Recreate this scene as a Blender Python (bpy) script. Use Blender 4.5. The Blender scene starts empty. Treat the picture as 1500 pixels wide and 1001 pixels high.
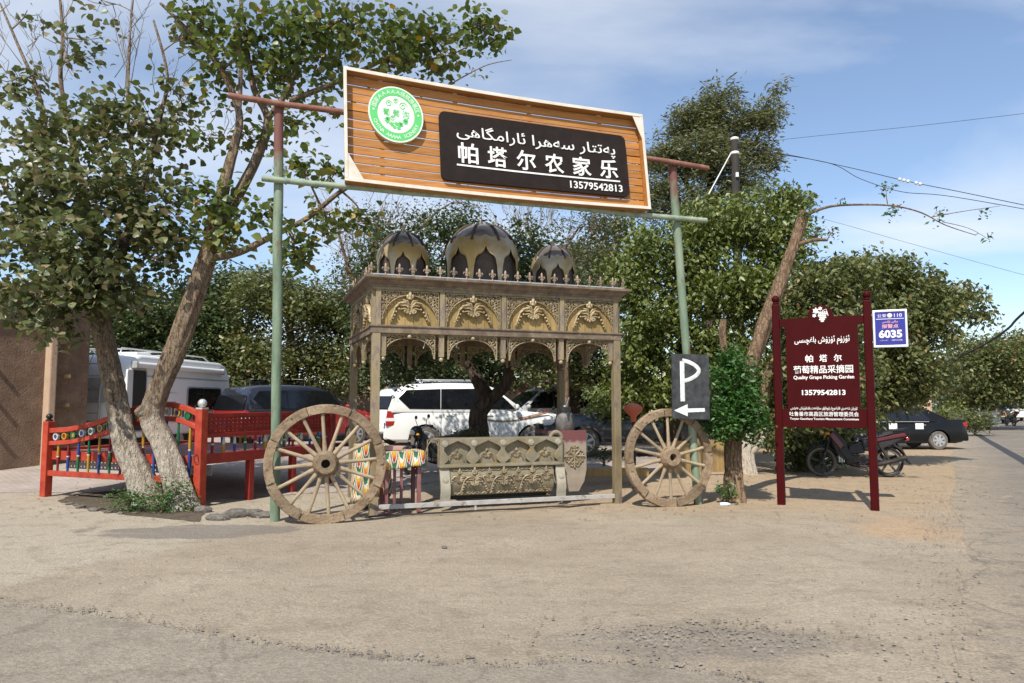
import bpy, bmesh, math, random
import numpy as np
from mathutils import Vector, Matrix, Euler
R = math.radians
rng = np.random.default_rng(11)
random.seed(5)
SC = bpy.context.scene
COL = SC.collection

# ------------------------------------------------------------------ camera, sky, sun, exposure
FPX, CAMH, HORIZON = 1083.0, 1.6, 590.0          # focal length in photo pixels, eye height, horizon row
PITCH = math.atan((HORIZON - 500.5) / FPX)
cam_d = bpy.data.cameras.new('camera'); cam_d.sensor_width = 36; cam_d.lens = FPX / 1500 * 36
cam_d.clip_start = 0.05; cam_d.clip_end = 3000
cam = bpy.data.objects.new('camera', cam_d); COL.objects.link(cam)
cam.location = (0, 0, CAMH); cam.rotation_euler = (R(90) + PITCH, 0, 0)
SC.camera = cam

SUN_EL, SUN_AZ = R(50), R(20)                    # sun behind the viewer's left shoulder
to_sun = Vector((-math.sin(SUN_AZ) * math.cos(SUN_EL), -math.cos(SUN_AZ) * math.cos(SUN_EL), math.sin(SUN_EL)))
sun_d = bpy.data.lights.new('sun', 'SUN'); sun_d.energy = 5.0; sun_d.angle = R(0.53); sun_d.color = (1.0, 0.945, 0.86)
sun = bpy.data.objects.new('sun', sun_d); COL.objects.link(sun)
sun.rotation_euler = to_sun.to_track_quat('Z', 'Y').to_euler()

W = bpy.data.worlds.new('World'); SC.world = W; W.use_nodes = True
nt = W.node_tree; nt.nodes.clear()
def N(tree, typ, **kw):
    n = tree.nodes.new(typ)
    for k, v in kw.items():
        if k == 'inp':
            for a, b in v.items(): n.inputs[a].default_value = b
        else: setattr(n, k, v)
    return n
out = N(nt, 'ShaderNodeOutputWorld'); bg = N(nt, 'ShaderNodeBackground', inp={'Strength': 0.15})
sky = N(nt, 'ShaderNodeTexSky', sky_type='NISHITA', sun_disc=False, sun_elevation=SUN_EL,
        sun_rotation=math.atan2(to_sun.x, to_sun.y), altitude=100, air_density=1.0, dust_density=0.25, ozone_density=3.0)
tc = N(nt, 'ShaderNodeTexCoord'); sp = N(nt, 'ShaderNodeSeparateXYZ')
nt.links.new(tc.outputs['Generated'], sp.inputs[0])
ad = N(nt, 'ShaderNodeMath', operation='ADD', inp={1: 0.16}); nt.links.new(sp.outputs['Z'], ad.inputs[0])
mx = N(nt, 'ShaderNodeMath', operation='MAXIMUM', inp={1: 0.05}); nt.links.new(ad.outputs[0], mx.inputs[0])
dx = N(nt, 'ShaderNodeMath', operation='DIVIDE'); dy = N(nt, 'ShaderNodeMath', operation='DIVIDE')
nt.links.new(sp.outputs['X'], dx.inputs[0]); nt.links.new(mx.outputs[0], dx.inputs[1])
nt.links.new(sp.outputs['Y'], dy.inputs[0]); nt.links.new(mx.outputs[0], dy.inputs[1])
cb = N(nt, 'ShaderNodeCombineXYZ'); nt.links.new(dx.outputs[0], cb.inputs[0]); nt.links.new(dy.outputs[0], cb.inputs[1])
mp = N(nt, 'ShaderNodeMapping', inp={'Scale': (0.55, 0.95, 1), 'Location': (9.9, 9.7, 0)}); nt.links.new(cb.outputs[0], mp.inputs[0])
cn = N(nt, 'ShaderNodeTexNoise', inp={'Scale': 1.0, 'Detail': 7, 'Roughness': 0.52, 'Distortion': 0.5}); nt.links.new(mp.outputs[0], cn.inputs['Vector'])
cr = N(nt, 'ShaderNodeValToRGB'); nt.links.new(cn.outputs['Fac'], cr.inputs[0])
cr.color_ramp.elements[0].position = 0.44; cr.color_ramp.elements[0].color = (0.07, 0.07, 0.07, 1)
cr.color_ramp.elements[1].position = 0.70; cr.color_ramp.elements[1].color = (0.80, 0.80, 0.80, 1)
cm = N(nt, 'ShaderNodeMixRGB', inp={'Color2': (5.6, 5.9, 6.3, 1)})
nt.links.new(cr.outputs[0], cm.inputs['Fac']); nt.links.new(sky.outputs[0], cm.inputs['Color1'])
nt.links.new(cm.outputs[0], bg.inputs['Color']); nt.links.new(bg.outputs[0], out.inputs[0])

vs = SC.view_settings
vs.view_transform = 'Standard'; vs.look = 'None'; vs.gamma = 1; vs.use_curve_mapping = False; vs.exposure = 0.20
SC.cycles.use_denoising = True
SC.cycles.max_bounces = 6; SC.cycles.transparent_max_bounces = 8

# ------------------------------------------------------------------ helpers
def at(px, py, Y):
    """World point at depth Y seen at a photo pixel (used only to take measurements off the photograph)."""
    x = (px - 750) / FPX; y = (500.5 - py) / FPX
    d = Vector((x, math.cos(PITCH) - y * math.sin(PITCH), math.sin(PITCH) + y * math.cos(PITCH)))
    return Vector((0, 0, CAMH)) + d * (Y / d.y)
def gr(px, py, z=0.0):
    x = (px - 750) / FPX; y = (500.5 - py) / FPX
    d = Vector((x, math.cos(PITCH) - y * math.sin(PITCH), math.sin(PITCH) + y * math.cos(PITCH)))
    return Vector((0, 0, CAMH)) + d * ((z - CAMH) / d.z)
def ss(a, b, x):
    t = np.clip((x - a) / (b - a), 0, 1); return t * t * (3 - 2 * t)
def zg(x, y):
    """Ground height: the courtyard lies a step above the street."""
    return 0.25 * ss(12.9, 17.0, y) * (1 - ss(3.8, 6.5, x))
def srgb(r, g, b):
    f = lambda c: (c / 255 / 12.92) if c / 255 <= 0.04045 else ((c / 255 + 0.055) / 1.055) ** 2.4
    return (f(r), f(g), f(b), 1)

class MB:
    """Collects shapes; build() links them as one mesh object."""
    def __init__(s): s.v = []; s.f = []
    def add(s, vs, fs, M=None):
        b = len(s.v)
        s.v += [tuple(M @ Vector(v)) for v in vs] if M is not None else [tuple(v) for v in vs]
        s.f += [tuple(b + i for i in f) for f in fs]; return s
    def box(s, c, d, M=None):
        x, y, z = c; a, b, h = d[0] / 2, d[1] / 2, d[2] / 2
        vs = [(x + i * a, y + j * b, z + k * h) for k in (-1, 1) for j in (-1, 1) for i in (-1, 1)]
        return s.add(vs, [(0, 2, 3, 1), (4, 5, 7, 6), (0, 1, 5, 4), (2, 6, 7, 3), (0, 4, 6, 2), (1, 3, 7, 5)], M)
    def bar(s, a, b, w, h, up=(0, 0, 1), w2=None, h2=None):
        a = Vector(a); b = Vector(b); d = (b - a).normalized(); sd = d.cross(Vector(up))
        if sd.length < 1e-4: sd = d.cross(Vector((1, 0, 0)))
        sd.normalize(); u = sd.cross(d); w2 = w if w2 is None else w2; h2 = h if h2 is None else h2
        vs = []
        for p, ww, hh in ((a, w, h), (b, w2, h2)):
            vs += [p + sd * (i * ww / 2) + u * (j * hh / 2) for i, j in ((-1, -1), (1, -1), (1, 1), (-1, 1))]
        return s.add(vs, [(3, 2, 1, 0), (4, 5, 6, 7), (0, 1, 5, 4), (1, 2, 6, 5), (2, 3, 7, 6), (3, 0, 4, 7)])
    def tube(s, pts, rad, n=8, closed=False, M=None, flat=1.0):
        pts = [Vector(p) for p in pts]; m = len(pts)
        if not hasattr(rad, '__len__'): rad = [rad] * m
        vs = []; fs = []; nrm = None
        for i in range(m):
            if closed: t = pts[(i + 1) % m] - pts[i - 1]
            else: t = pts[min(i + 1, m - 1)] - pts[max(i - 1, 0)]
            t.normalize()
            if nrm is None:
                nrm = t.cross(Vector((0, 0, 1)))
                if nrm.length < 0.05: nrm = t.cross(Vector((0, 1, 0)))
            else: nrm = nrm - t * nrm.dot(t)
            nrm.normalize(); bn = t.cross(nrm)
            for k in range(n):
                a = 2 * math.pi * k / n
                vs.append(pts[i] + (nrm * math.cos(a) + bn * math.sin(a) * flat) * rad[i])
        q = m if closed else m - 1
        for i in range(q):
            j = (i + 1) % m
            for k in range(n):
                l = (k + 1) % n
                fs.append((i * n + k, i * n + l, j * n + l, j * n + k))
        if not closed:
            fs.append(tuple(range(n))[::-1]); fs.append(tuple((m - 1) * n + k for k in range(n)))
        return s.add(vs, fs, M)
    def lathe(s, prof, n=16, M=None, cap=True):
        vs = []; fs = []; m = len(prof)
        for r, z in prof:
            vs += [(r * math.cos(2 * math.pi * k / n), r * math.sin(2 * math.pi * k / n), z) for k in range(n)]
        for i in range(m - 1):
            for k in range(n):
                l = (k + 1) % n
                fs.append((i * n + k, i * n + l, (i + 1) * n + l, (i + 1) * n + k))
        if cap:
            fs.append(tuple(range(n))[::-1]); fs.append(tuple((m - 1) * n + k for k in range(n)))
        return s.add(vs, fs, M)
    def ball(s, c, r, n=10, m=6, sc=(1, 1, 1)):
        c = Vector(c); vs = []; fs = []
        for i in range(1, m):
            a = math.pi * i / m
            for k in range(n):
                b = 2 * math.pi * k / n
                vs.append(c + Vector((r * sc[0] * math.sin(a) * math.cos(b), r * sc[1] * math.sin(a) * math.sin(b), r * sc[2] * math.cos(a))))
        top = len(vs); vs += [c + Vector((0, 0, r * sc[2])), c - Vector((0, 0, r * sc[2]))]
        for i in range(m - 2):
            for k in range(n):
                l = (k + 1) % n
                fs.append((i * n + k, (i + 1) * n + k, (i + 1) * n + l, i * n + l))
        for k in range(n):
            l = (k + 1) % n
            fs.append((top, k, l)); fs.append((top + 1, (m - 2) * n + l, (m - 2) * n + k))
        return s.add(vs, fs)
    def prism(s, poly, y0, y1, M=None):
        """Polygon in x,z (counter-clockwise seen from -y) extruded along y."""
        n = len(poly)
        vs = [(x, y0, z) for x, z in poly] + [(x, y1, z) for x, z in poly]
        fs = [tuple(range(n)), tuple(range(2 * n - 1, n - 1, -1))]
        fs += [(i, i + n, (i + 1) % n + n, (i + 1) % n) for i in range(n)]
        return s.add(vs, fs, M)
    def build(s, name, mat, parent=None, smooth=None, bev=0.0):
        me = bpy.data.meshes.new(name); me.from_pydata(s.v, [], s.f); me.validate()
        bm = bmesh.new(); bm.from_mesh(me); bmesh.ops.recalc_face_normals(bm, faces=bm.faces); bm.to_mesh(me); bm.free()
        return link(name, me, mat, parent, smooth, bev)
def link(name, me, mat, parent=None, smooth=None, bev=0.0):
    if mat is not None and not len(me.materials): me.materials.append(mat)
    if smooth is not None:
        me.shade_smooth()
        if smooth < 180: me.set_sharp_from_angle(angle=R(smooth))
    o = bpy.data.objects.new(name, me); COL.objects.link(o)
    if parent is not None: o.parent = parent
    if bev:
        b = o.modifiers.new('bevel', 'BEVEL'); b.width = bev; b.segments = 2; b.limit_method = 'ANGLE'; b.angle_limit = R(50)
    return o
def share(name, src, parent, loc=(0, 0, 0), rot=(0, 0, 0), scale=(1, 1, 1)):
    """Another object on the same mesh."""
    o = bpy.data.objects.new(name, src.data); COL.objects.link(o); o.parent = parent
    o.location = loc; o.rotation_euler = rot; o.scale = scale
    for m in src.modifiers:
        b = o.modifiers.new(m.name, m.type)
        if m.type == 'BEVEL': b.width = m.width; b.segments = m.segments; b.limit_method = m.limit_method; b.angle_limit = m.angle_limit
    return o
def tag(o, label, cat=None, group=None, kind=None):
    if label: o['label'] = label
    if cat: o['category'] = cat
    if group: o['group'] = group
    if kind: o['kind'] = kind
    return o
def thing(name, label, cat, loc=(0, 0, 0), rz=0.0, group=None):
    o = bpy.data.objects.new(name, None); COL.objects.link(o); o.empty_display_size = 0.2
    o.location = loc; o.rotation_euler = (0, 0, rz)
    return tag(o, label, cat, group)
def copy_tree(o, parent=None):
    c = o.copy(); COL.objects.link(c); c.parent = parent
    for ch in o.children: copy_tree(ch, c)
    return c
def curve_mesh(make):
    cu = make(); ob = bpy.data.objects.new('tmp', cu)
    me = bpy.data.meshes.new_from_object(ob)
    v = [tuple(p.co) for p in me.vertices]; f = [tuple(p.vertices) for p in me.polygons]
    bpy.data.objects.remove(ob); bpy.data.curves.remove(cu); bpy.data.meshes.remove(me)
    return v, f
def plate(outline, holes=(), thick=0.02, bevel=0.0):
    """Flat plate in x,z with holes; front at y=-thick/2."""
    def mk():
        cu = bpy.data.curves.new('tmp', 'CURVE'); cu.dimensions = '2D'; cu.fill_mode = 'BOTH'; cu.extrude = thick / 2; cu.bevel_depth = bevel
        for loop in [outline] + list(holes):
            sp_ = cu.splines.new('POLY'); sp_.points.add(len(loop) - 1); sp_.use_cyclic_u = True
            for p, (x, z) in zip(sp_.points, loop): p.co = (x, z, 0, 1)
        return cu
    v, f = curve_mesh(mk)
    return [(x, -z, y) for x, y, z in v], f
def text(body, size, thick=0.006, bold=0.0, align='CENTER', sx=1.0, spacing=1.0):
    """Lettering in x,z, centred on its own middle, front towards -y."""
    def mk():
        cu = bpy.data.curves.new('tmp', 'FONT'); cu.body = body; cu.size = size; cu.extrude = thick / 2
        cu.offset = bold * size; cu.align_x = 'LEFT'; cu.space_character = spacing; cu.resolution_u = 3
        return cu
    v, f = curve_mesh(mk)
    xs = [p[0] for p in v]; ys = [p[1] for p in v]
    cx = (min(xs) + max(xs)) / 2; cy = (min(ys) + max(ys)) / 2
    return [((x - cx) * sx, -z, y - cy) for x, y, z in v], f
def fit(vf, w, h=None):
    """Scale lettering to a given width (and height)."""
    v, f = vf; xs = [p[0] for p in v]; zs = [p[2] for p in v]
    k = w / (max(xs) - min(xs)); kz = k if h is None else h / (max(zs) - min(zs))
    return [(x * k, y, z * kz) for x, y, z in v], f
AR = {'ئ': (0xFE89, 0xFE8A, 0xFE8B, 0xFE8C), 'ا': (0xFE8D, 0xFE8E), 'ە': (0xFEE9, 0xFEEA), 'پ': (0xFB56, 0xFB57, 0xFB58, 0xFB59),
      'ت': (0xFE95, 0xFE96, 0xFE97, 0xFE98), 'ر': (0xFEAD, 0xFEAE), 'س': (0xFEB1, 0xFEB2, 0xFEB3, 0xFEB4), 'ھ': (0xFBAA, 0xFBAB, 0xFBAC, 0xFBAD),
      'گ': (0xFB92, 0xFB93, 0xFB94, 0xFB95), 'م': (0xFEE1, 0xFEE2, 0xFEE3, 0xFEE4), 'ى': (0xFEEF, 0xFEF0, 0xFBE8, 0xFBE9), 'ۇ': (0xFBD7, 0xFBD8),
      'ۈ': (0xFBDB, 0xFBDC), 'و': (0xFEED, 0xFEEE), 'ز': (0xFEAF, 0xFEB0), 'ش': (0xFEB5, 0xFEB6, 0xFEB7, 0xFEB8), 'ب': (0xFE8F, 0xFE90, 0xFE91, 0xFE92),
      'غ': (0xFECD, 0xFECE, 0xFECF, 0xFED0), 'چ': (0xFB7A, 0xFB7B, 0xFB7C, 0xFB7D), 'ن': (0xFEE5, 0xFEE6, 0xFEE7, 0xFEE8), 'ي': (0xFEF1, 0xFEF2, 0xFEF3, 0xFEF4),
      'ق': (0xFED5, 0xFED6, 0xFED7, 0xFED8), 'ل': (0xFEDD, 0xFEDE, 0xFEDF, 0xFEE0), 'ك': (0xFED9, 0xFEDA, 0xFEDB, 0xFEDC), 'خ': (0xFEA5, 0xFEA6, 0xFEA7, 0xFEA8)}
def uy(s):
    """Joined letter forms, written out from left to right."""
    r = []
    for i, c in enumerate(s):
        if c not in AR: r.append(c); continue
        f = AR[c]
        prev = i > 0 and s[i - 1] in AR and len(AR[s[i - 1]]) == 4
        nxt = len(f) == 4 and i + 1 < len(s) and s[i + 1] in AR
        r.append(chr(f[3] if prev and nxt else f[1] if prev else f[2] if nxt else f[0]))
    return ''.join(reversed(r))

# ------------------------------------------------------------------ materials
def mat(name, cols, rough=0.8, scale=6.0, bump=0.0, bscale=40.0, stretch=(1, 1, 1), metal=0.0, coat=0.0, detail=6, spots=None, pos=None, spec=0.4, world=False, bdist=0.02):
    m = bpy.data.materials.new(name); m.use_nodes = True; t = m.node_tree; b = t.nodes['Principled BSDF']
    b.inputs['Roughness'].default_value = rough; b.inputs['Metallic'].default_value = metal; b.inputs['Coat Weight'].default_value = coat
    b.inputs['Coat Roughness'].default_value = 0.08; b.inputs['Specular IOR Level'].default_value = spec
    cols = [c if len(c) == 4 else (*c, 1) for c in cols]
    if len(cols) == 1 and not bump: b.inputs['Base Color'].default_value = cols[0]; return m
    c = N(t, 'ShaderNodeTexCoord'); mp = N(t, 'ShaderNodeMapping', inp={'Scale': stretch})
    if world:
        g = N(t, 'ShaderNodeNewGeometry'); t.links.new(g.outputs['Position'], mp.inputs[0])
    else: t.links.new(c.outputs['Object'], mp.inputs[0])
    n = N(t, 'ShaderNodeTexNoise', inp={'Scale': scale, 'Detail': detail, 'Roughness': 0.62}); t.links.new(mp.outputs[0], n.inputs['Vector'])
    rp = N(t, 'ShaderNodeValToRGB'); t.links.new(n.outputs['Fac'], rp.inputs[0])
    e = rp.color_ramp.elements; k = len(cols)
    ps = pos or [0.33 + 0.34 * i / max(k - 1, 1) for i in range(k)]
    e[0].position = ps[0]; e[0].color = cols[0]
    if k == 1: e[1].position = 1; e[1].color = cols[0]
    for i in range(1, k):
        x = e[1] if i == 1 else e.new(ps[i]); x.position = ps[i]; x.color = cols[i]
    src = rp.outputs[0]
    if spots:                                   # (colour, scale, threshold): stains, chips and wear
        sn = N(t, 'ShaderNodeTexNoise', inp={'Scale': spots[1], 'Detail': 8, 'Roughness': 0.7}); t.links.new(mp.outputs[0], sn.inputs['Vector'])
        sr = N(t, 'ShaderNodeValToRGB'); t.links.new(sn.outputs['Fac'], sr.inputs[0])
        sr.color_ramp.elements[0].position = spots[2]; sr.color_ramp.elements[0].color = (0, 0, 0, 1)
        sr.color_ramp.elements[1].position = spots[2] + 0.07; sr.color_ramp.elements[1].color = (1, 1, 1, 1)
        mxx = N(t, 'ShaderNodeMixRGB', inp={'Color2': (*spots[0][:3], 1)}); t.links.new(sr.outputs[0], mxx.inputs['Fac']); t.links.new(src, mxx.inputs['Color1'])
        src = mxx.outputs[0]
    t.links.new(src, b.inputs['Base Color'])
    if bump:
        bn = N(t, 'ShaderNodeTexNoise', inp={'Scale': bscale, 'Detail': 5, 'Roughness': 0.65}); t.links.new(mp.outputs[0], bn.inputs['Vector'])
        bp = N(t, 'ShaderNodeBump', inp={'Strength': bump, 'Distance': bdist}); t.links.new(bn.outputs['Fac'], bp.inputs['Height']); t.links.new(bp.outputs[0], b.inputs['Normal'])
    m['src'] = 1
    return m
def base_link(m):
    b = m.node_tree.nodes['Principled BSDF']; return b, b.inputs['Base Color'].links[0].from_socket
def zmask(m, col2, z0, z1, noise=0.25, nscale=5.0, world=False):
    """A second paint or bare material above a height (object space), with a ragged border."""
    t = m.node_tree; b, src = base_link(m)
    if world: g = N(t, 'ShaderNodeNewGeometry'); vec = g.outputs['Position']
    else: c = N(t, 'ShaderNodeTexCoord'); vec = c.outputs['Object']
    s_ = N(t, 'ShaderNodeSeparateXYZ'); t.links.new(vec, s_.inputs[0])
    n = N(t, 'ShaderNodeTexNoise', inp={'Scale': nscale, 'Detail': 6}); t.links.new(vec, n.inputs['Vector'])
    a = N(t, 'ShaderNodeMath', operation='MULTIPLY_ADD', inp={1: noise * 4, 2: -noise * 2}); t.links.new(n.outputs['Fac'], a.inputs[0])
    ad = N(t, 'ShaderNodeMath', operation='ADD'); t.links.new(s_.outputs['Z'], ad.inputs[0]); t.links.new(a.outputs[0], ad.inputs[1])
    mr = N(t, 'ShaderNodeMapRange', inp={1: z0, 2: z1}); t.links.new(ad.outputs[0], mr.inputs[0])
    x = N(t, 'ShaderNodeMixRGB', inp={'Color2': (*col2[:3], 1)}); t.links.new(mr.outputs[0], x.inputs['Fac']); t.links.new(src, x.inputs['Color1'])
    t.links.new(x.outputs[0], b.inputs['Base Color']); return m
def leaf_mat(name, cols, rnd_obj=False, trans=0.26):
    m = bpy.data.materials.new(name); m.use_nodes = True; t = m.node_tree; t.nodes.clear()
    o = N(t, 'ShaderNodeOutputMaterial')
    rp = N(t, 'ShaderNodeValToRGB'); e = rp.color_ramp.elements
    for i, (p, c) in enumerate(cols):
        x = e[i] if i < 2 else e.new(p); x.position = p; x.color = (*c[:3], 1)
    if rnd_obj: r = N(t, 'ShaderNodeObjectInfo'); t.links.new(r.outputs['Random'], rp.inputs[0])
    else: r = N(t, 'ShaderNodeAttribute', attribute_name='rnd'); t.links.new(r.outputs['Fac'], rp.inputs[0])
    p = N(t, 'ShaderNodeBsdfPrincipled', inp={'Roughness': 0.42, 'Specular IOR Level': 0.55}); t.links.new(rp.outputs[0], p.inputs['Base Color'])
    tr = N(t, 'ShaderNodeBsdfTranslucent'); hs = N(t, 'ShaderNodeHueSaturation', inp={'Hue': 0.485, 'Saturation': 1.15, 'Value': 1.5})
    t.links.new(rp.outputs[0], hs.inputs['Color']); t.links.new(hs.outputs[0], tr.inputs['Color'])
    mxs = N(t, 'ShaderNodeMixShader', inp={'Fac': trans}); t.links.new(p.outputs[0], mxs.inputs[1]); t.links.new(tr.outputs[0], mxs.inputs[2])
    t.links.new(mxs.outputs[0], o.inputs['Surface']); return m

M = {}
M['pole'] = zmask(mat('faded_green_paint', [(.105, .155, .10), (.165, .225, .15), (.235, .285, .20)], .75, 5, .4, 30, (1, 1, .25), spots=((.16, .095, .058), 6, .55)), (.16, .066, .052), 4.9, 5.15, .18, 3)
M['rust'] = mat('rusty_pole', [(.14, .06, .045), (.22, .095, .065), (.28, .15, .11)], .85, 8, .3, 60)
M['slat'] = mat('orange_wood', [(.34, .135, .026), (.44, .185, .040), (.50, .235, .060)], .55, 5, .2, 25, (.35, 1, 4), spots=((.26, .125, .05), 5, .60))
M['cream'] = mat('cream_paint', [(.60, .54, .44), (.72, .67, .58)], .6, 6, .1, 40, spots=((.35, .29, .22), 10, .66))
M['brown_panel'] = mat('dark_brown_board', [(.018, .013, .0115), (.026, .019, .0165)], .7, 7, .05, 60, spec=.12)
M['white_letter'] = mat('white_lettering', [(.78, .77, .74), (.84, .83, .80)], .5, 20)
M['emb_green'] = mat('emblem_green', [(.10, .52, .14), (.12, .58, .17)], .4, 5)
M['emb_pale'] = mat('emblem_pale', [(.66, .80, .64), (.72, .84, .70)], .4, 8)
M['emb_edge'] = mat('emblem_edge', [(.62, .55, .38), (.70, .64, .46)], .5, 6)
M['olive'] = mat('weathered_ochre_paint', [(.175, .132, .070), (.26, .205, .115), (.32, .265, .165)], .8, 5, .3, 30, (1, 1, .3), spots=((.185, .14, .115), 5, .53))
M['mauve'] = mat('weathered_mauve_paint', [(.105, .074, .052), (.16, .117, .082), (.22, .170, .115)], .75, 7, .3, 30, spots=((.26, .20, .11), 9, .58))
M['gold_wood'] = mat('golden_boards', [(.25, .160, .050), (.34, .230, .082), (.39, .28, .12)], .7, 4, .2, 25, (6, 1, .5), spots=((.24, .17, .10), 7, .63))
M['gilt'] = mat('pale_gilt_relief', [(.25, .185, .092), (.39, .305, .170), (.50, .42, .28)], .42, 14, .2, 60, metal=.15, spots=((.17, .115, .07), 20, .57))
M['finial'] = mat('rusty_gilt', [(.20, .135, .095), (.31, .23, .165), (.42, .34, .25)], .65, 14, .2, 60, spots=((.13, .075, .05), 18, .55))
M['lace'] = mat('carved_lace', [(.19, .145, .08), (.29, .230, .135), (.36, .29, .19)], .55, 16, .2, 60, spots=((.12, .085, .06), 18, .56))
M['dome_sheet'] = mat('dull_brass_sheet', [(.32, .20, .055), (.37, .26, .105), (.43, .39, .31)], .38, 2.2, .1, 10, metal=.3)
M['dome_pane'] = mat('smoky_dome_pane', [(.085, .066, .052), (.135, .11, .09), (.25, .245, .24)], .22, 3, spec=.6)
M['dome_rib'] = mat('dark_dome_rib', [(.05, .036, .028), (.085, .06, .045)], .7, 8)
M['tin'] = mat('tin_sheet', [(.50, .52, .54), (.62, .63, .64)], .35, 5, metal=.6)
M['rail_white'] = mat('worn_white_tube', [(.34, .32, .29), (.46, .445, .41)], .6, 6, .1, 30, spots=((.22, .16, .11), 9, .56))
M['stone'] = mat('khaki_carved_board', [(.150, .128, .082), (.215, .184, .122), (.27, .235, .165)], .65, 5, .25, 40, spots=((.24, .175, .075), 4, .55))
M['stone_pale'] = mat('pale_khaki', [(.29, .26, .195), (.38, .345, .27)], .65, 7, .2, 40, spots=((.30, .24, .15), 6, .62))
M['maroon_fade'] = zmask(mat('khaki_end_board', [(.25, .20, .145), (.33, .275, .21)], .75, 6, .25, 40), (.16, .055, .055), .93, 1.0, .05, 8)
M['maroon_wood'] = mat('dull_maroon_wood', [(.16, .055, .055), (.23, .09, .085), (.28, .14, .13)], .75, 8, .2, 40, (1, 1, .4))
M['wheel'] = mat('dry_cart_wood', [(.155, .105, .062), (.24, .170, .105), (.32, .240, .155)], .9, 5, .9, 26, (1, 1, 1), spots=((.085, .055, .034), 15, .57))
M['spoke'] = mat('dry_spoke_wood', [(.22, .155, .095), (.31, .235, .150), (.38, .30, .20)], .9, 7, .6, 35, (.4, 2, 2), spots=((.11, .075, .048), 12, .60))
M['iron'] = mat('dark_iron', [(.03, .027, .025), (.06, .05, .043)], .7, 10, metal=.3)
M['red'] = mat('vermilion_paint', [(.28, .026, .013), (.37, .042, .018), (.41, .062, .030)], .68, 6, .1, 40, spots=((.26, .04, .025), 7, .64))
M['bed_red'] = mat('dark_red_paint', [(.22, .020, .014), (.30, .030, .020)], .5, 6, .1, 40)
for k, c in dict(yellow=(.42, .24, .02), blue=(.018, .06, .26), green=(.012, .13, .05), white=(.52, .51, .48), crimson=(.22, .016, .016), black=(.015, .015, .016)).items():
    M['p_' + k] = mat(k + '_paint', [tuple(x * .85 for x in c), c], .45, 9)
M['silver'] = mat('silver_ball', [(.52, .52, .50), (.62, .62, .60)], .4, 12, metal=.5)
M['sign_red'] = mat('deep_red_enamel', [(.042, .0022, .0028), (.054, .0030, .0036)], .55, 2.5, .04, 80, spec=.10, spots=((.075, .012, .012), 6, .74))
M['chalkboard'] = mat('worn_black_board', [(.022, .024, .026), (.040, .043, .046), (.075, .078, .08)], .85, 9, .1, 80, pos=[.35, .5, .75])
M['plate_blue'] = mat('police_blue', [(.022, .022, .21), (.03, .03, .27)], .35, 3, coat=.3)
M['plate_frame'] = mat('pale_alloy', [(.62, .63, .66), (.72, .73, .75)], .4, 8, metal=.3)
M['plate_pink'] = mat('pink_print', [(.72, .36, .42), (.76, .42, .48)], .5, 8)
M['plate_lilac'] = mat('lilac_print', [(.62, .58, .80), (.70, .66, .86)], .5, 8)
M['adobe'] = mat('adobe_plaster', [(.16, .10, .066), (.21, .135, .090), (.27, .18, .122)], .95, 2.2, 1.0, 22, spots=((.12, .075, .05), 7, .58), bdist=.05)
M['adobe_light'] = mat('smooth_adobe', [(.42, .29, .195), (.48, .345, .24)], .95, 4, .4, 30)
M['peach'] = mat('peach_plaster', [(.50, .33, .22), (.57, .39, .27)], .9, 3, .2, 20)
M['brick_red'] = mat('terracotta_wall', [(.24, .115, .075), (.32, .16, .105)], .9, 6, .3, 30)
M['caravan'] = mat('caravan_shell', [(.74, .74, .72), (.80, .80, .78)], .35, 2, .03, 20, coat=.2, spots=((.45, .42, .37), 3, .66))
M['caravan_grey'] = mat('caravan_trim', [(.30, .30, .30), (.38, .38, .38)], .5, 4)
M['glass'] = mat('dark_glass', [(.006, .007, .009), (.010, .011, .013)], .06, 2, spec=.7)
M['rubber'] = mat('tyre_rubber', [(.022, .021, .020), (.04, .037, .033)], .85, 12, .2, 60)
M['tyre_dust'] = mat('dusty_tyre', [(.10, .09, .08), (.16, .145, .125)], .9, 10, .2, 60)
M['alloy'] = mat('alloy_rim', [(.48, .48, .48), (.58, .58, .58)], .35, 6, metal=.6)
M['car_white'] = mat('white_car_paint', [(.66, .66, .63), (.73, .73, .70)], .3, 1.5, coat=.6)
M['car_black'] = mat('black_car_paint', [(.005, .005, .006), (.008, .008, .009)], .3, 2, coat=.15, spec=.25)
M['car_slate'] = mat('slate_car_paint', [(.030, .036, .044), (.05, .058, .066)], .3, 2, coat=.6)
M['car_red'] = mat('red_car_paint', [(.24, .016, .014), (.30, .022, .018)], .3, 2, coat=.6)
M['car_navy'] = mat('navy_car_paint', [(.012, .014, .024), (.02, .023, .036)], .22, 2, coat=.8)
M['car_silver'] = mat('silver_car_paint', [(.40, .41, .42), (.48, .49, .5)], .3, 2, coat=.6)
M['trim'] = mat('black_trim', [(.018, .018, .018), (.03, .03, .03)], .6, 9)
M['chrome'] = mat('chrome', [(.7, .7, .7), (.75, .75, .75)], .15, 5, metal=1)
M['tail'] = mat('tail_lamp', [(.30, .010, .012), (.38, .016, .016)], .15, 5, coat=.5)
M['lamp'] = mat('lamp_glass', [(.62, .62, .60), (.75, .75, .73)], .12, 5, coat=.5)
M['amber'] = mat('amber_plastic', [(.55, .28, .02), (.62, .34, .03)], .3, 5)
M['moto_red'] = mat('red_fairing', [(.09, .007, .010), (.13, .010, .013)], .3, 4, coat=.3)
M['seat'] = mat('black_vinyl', [(.016, .016, .017), (.03, .03, .03)], .5, 12)
M['paper'] = mat('white_paper', [(.72, .72, .70), (.8, .8, .78)], .7, 4)
M['gas'] = mat('worn_grey_cylinder', [(.07, .068, .062), (.13, .125, .115), (.19, .18, .165)], .6, 7, .1, 40, spots=((.08, .06, .05), 9, .6))
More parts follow.
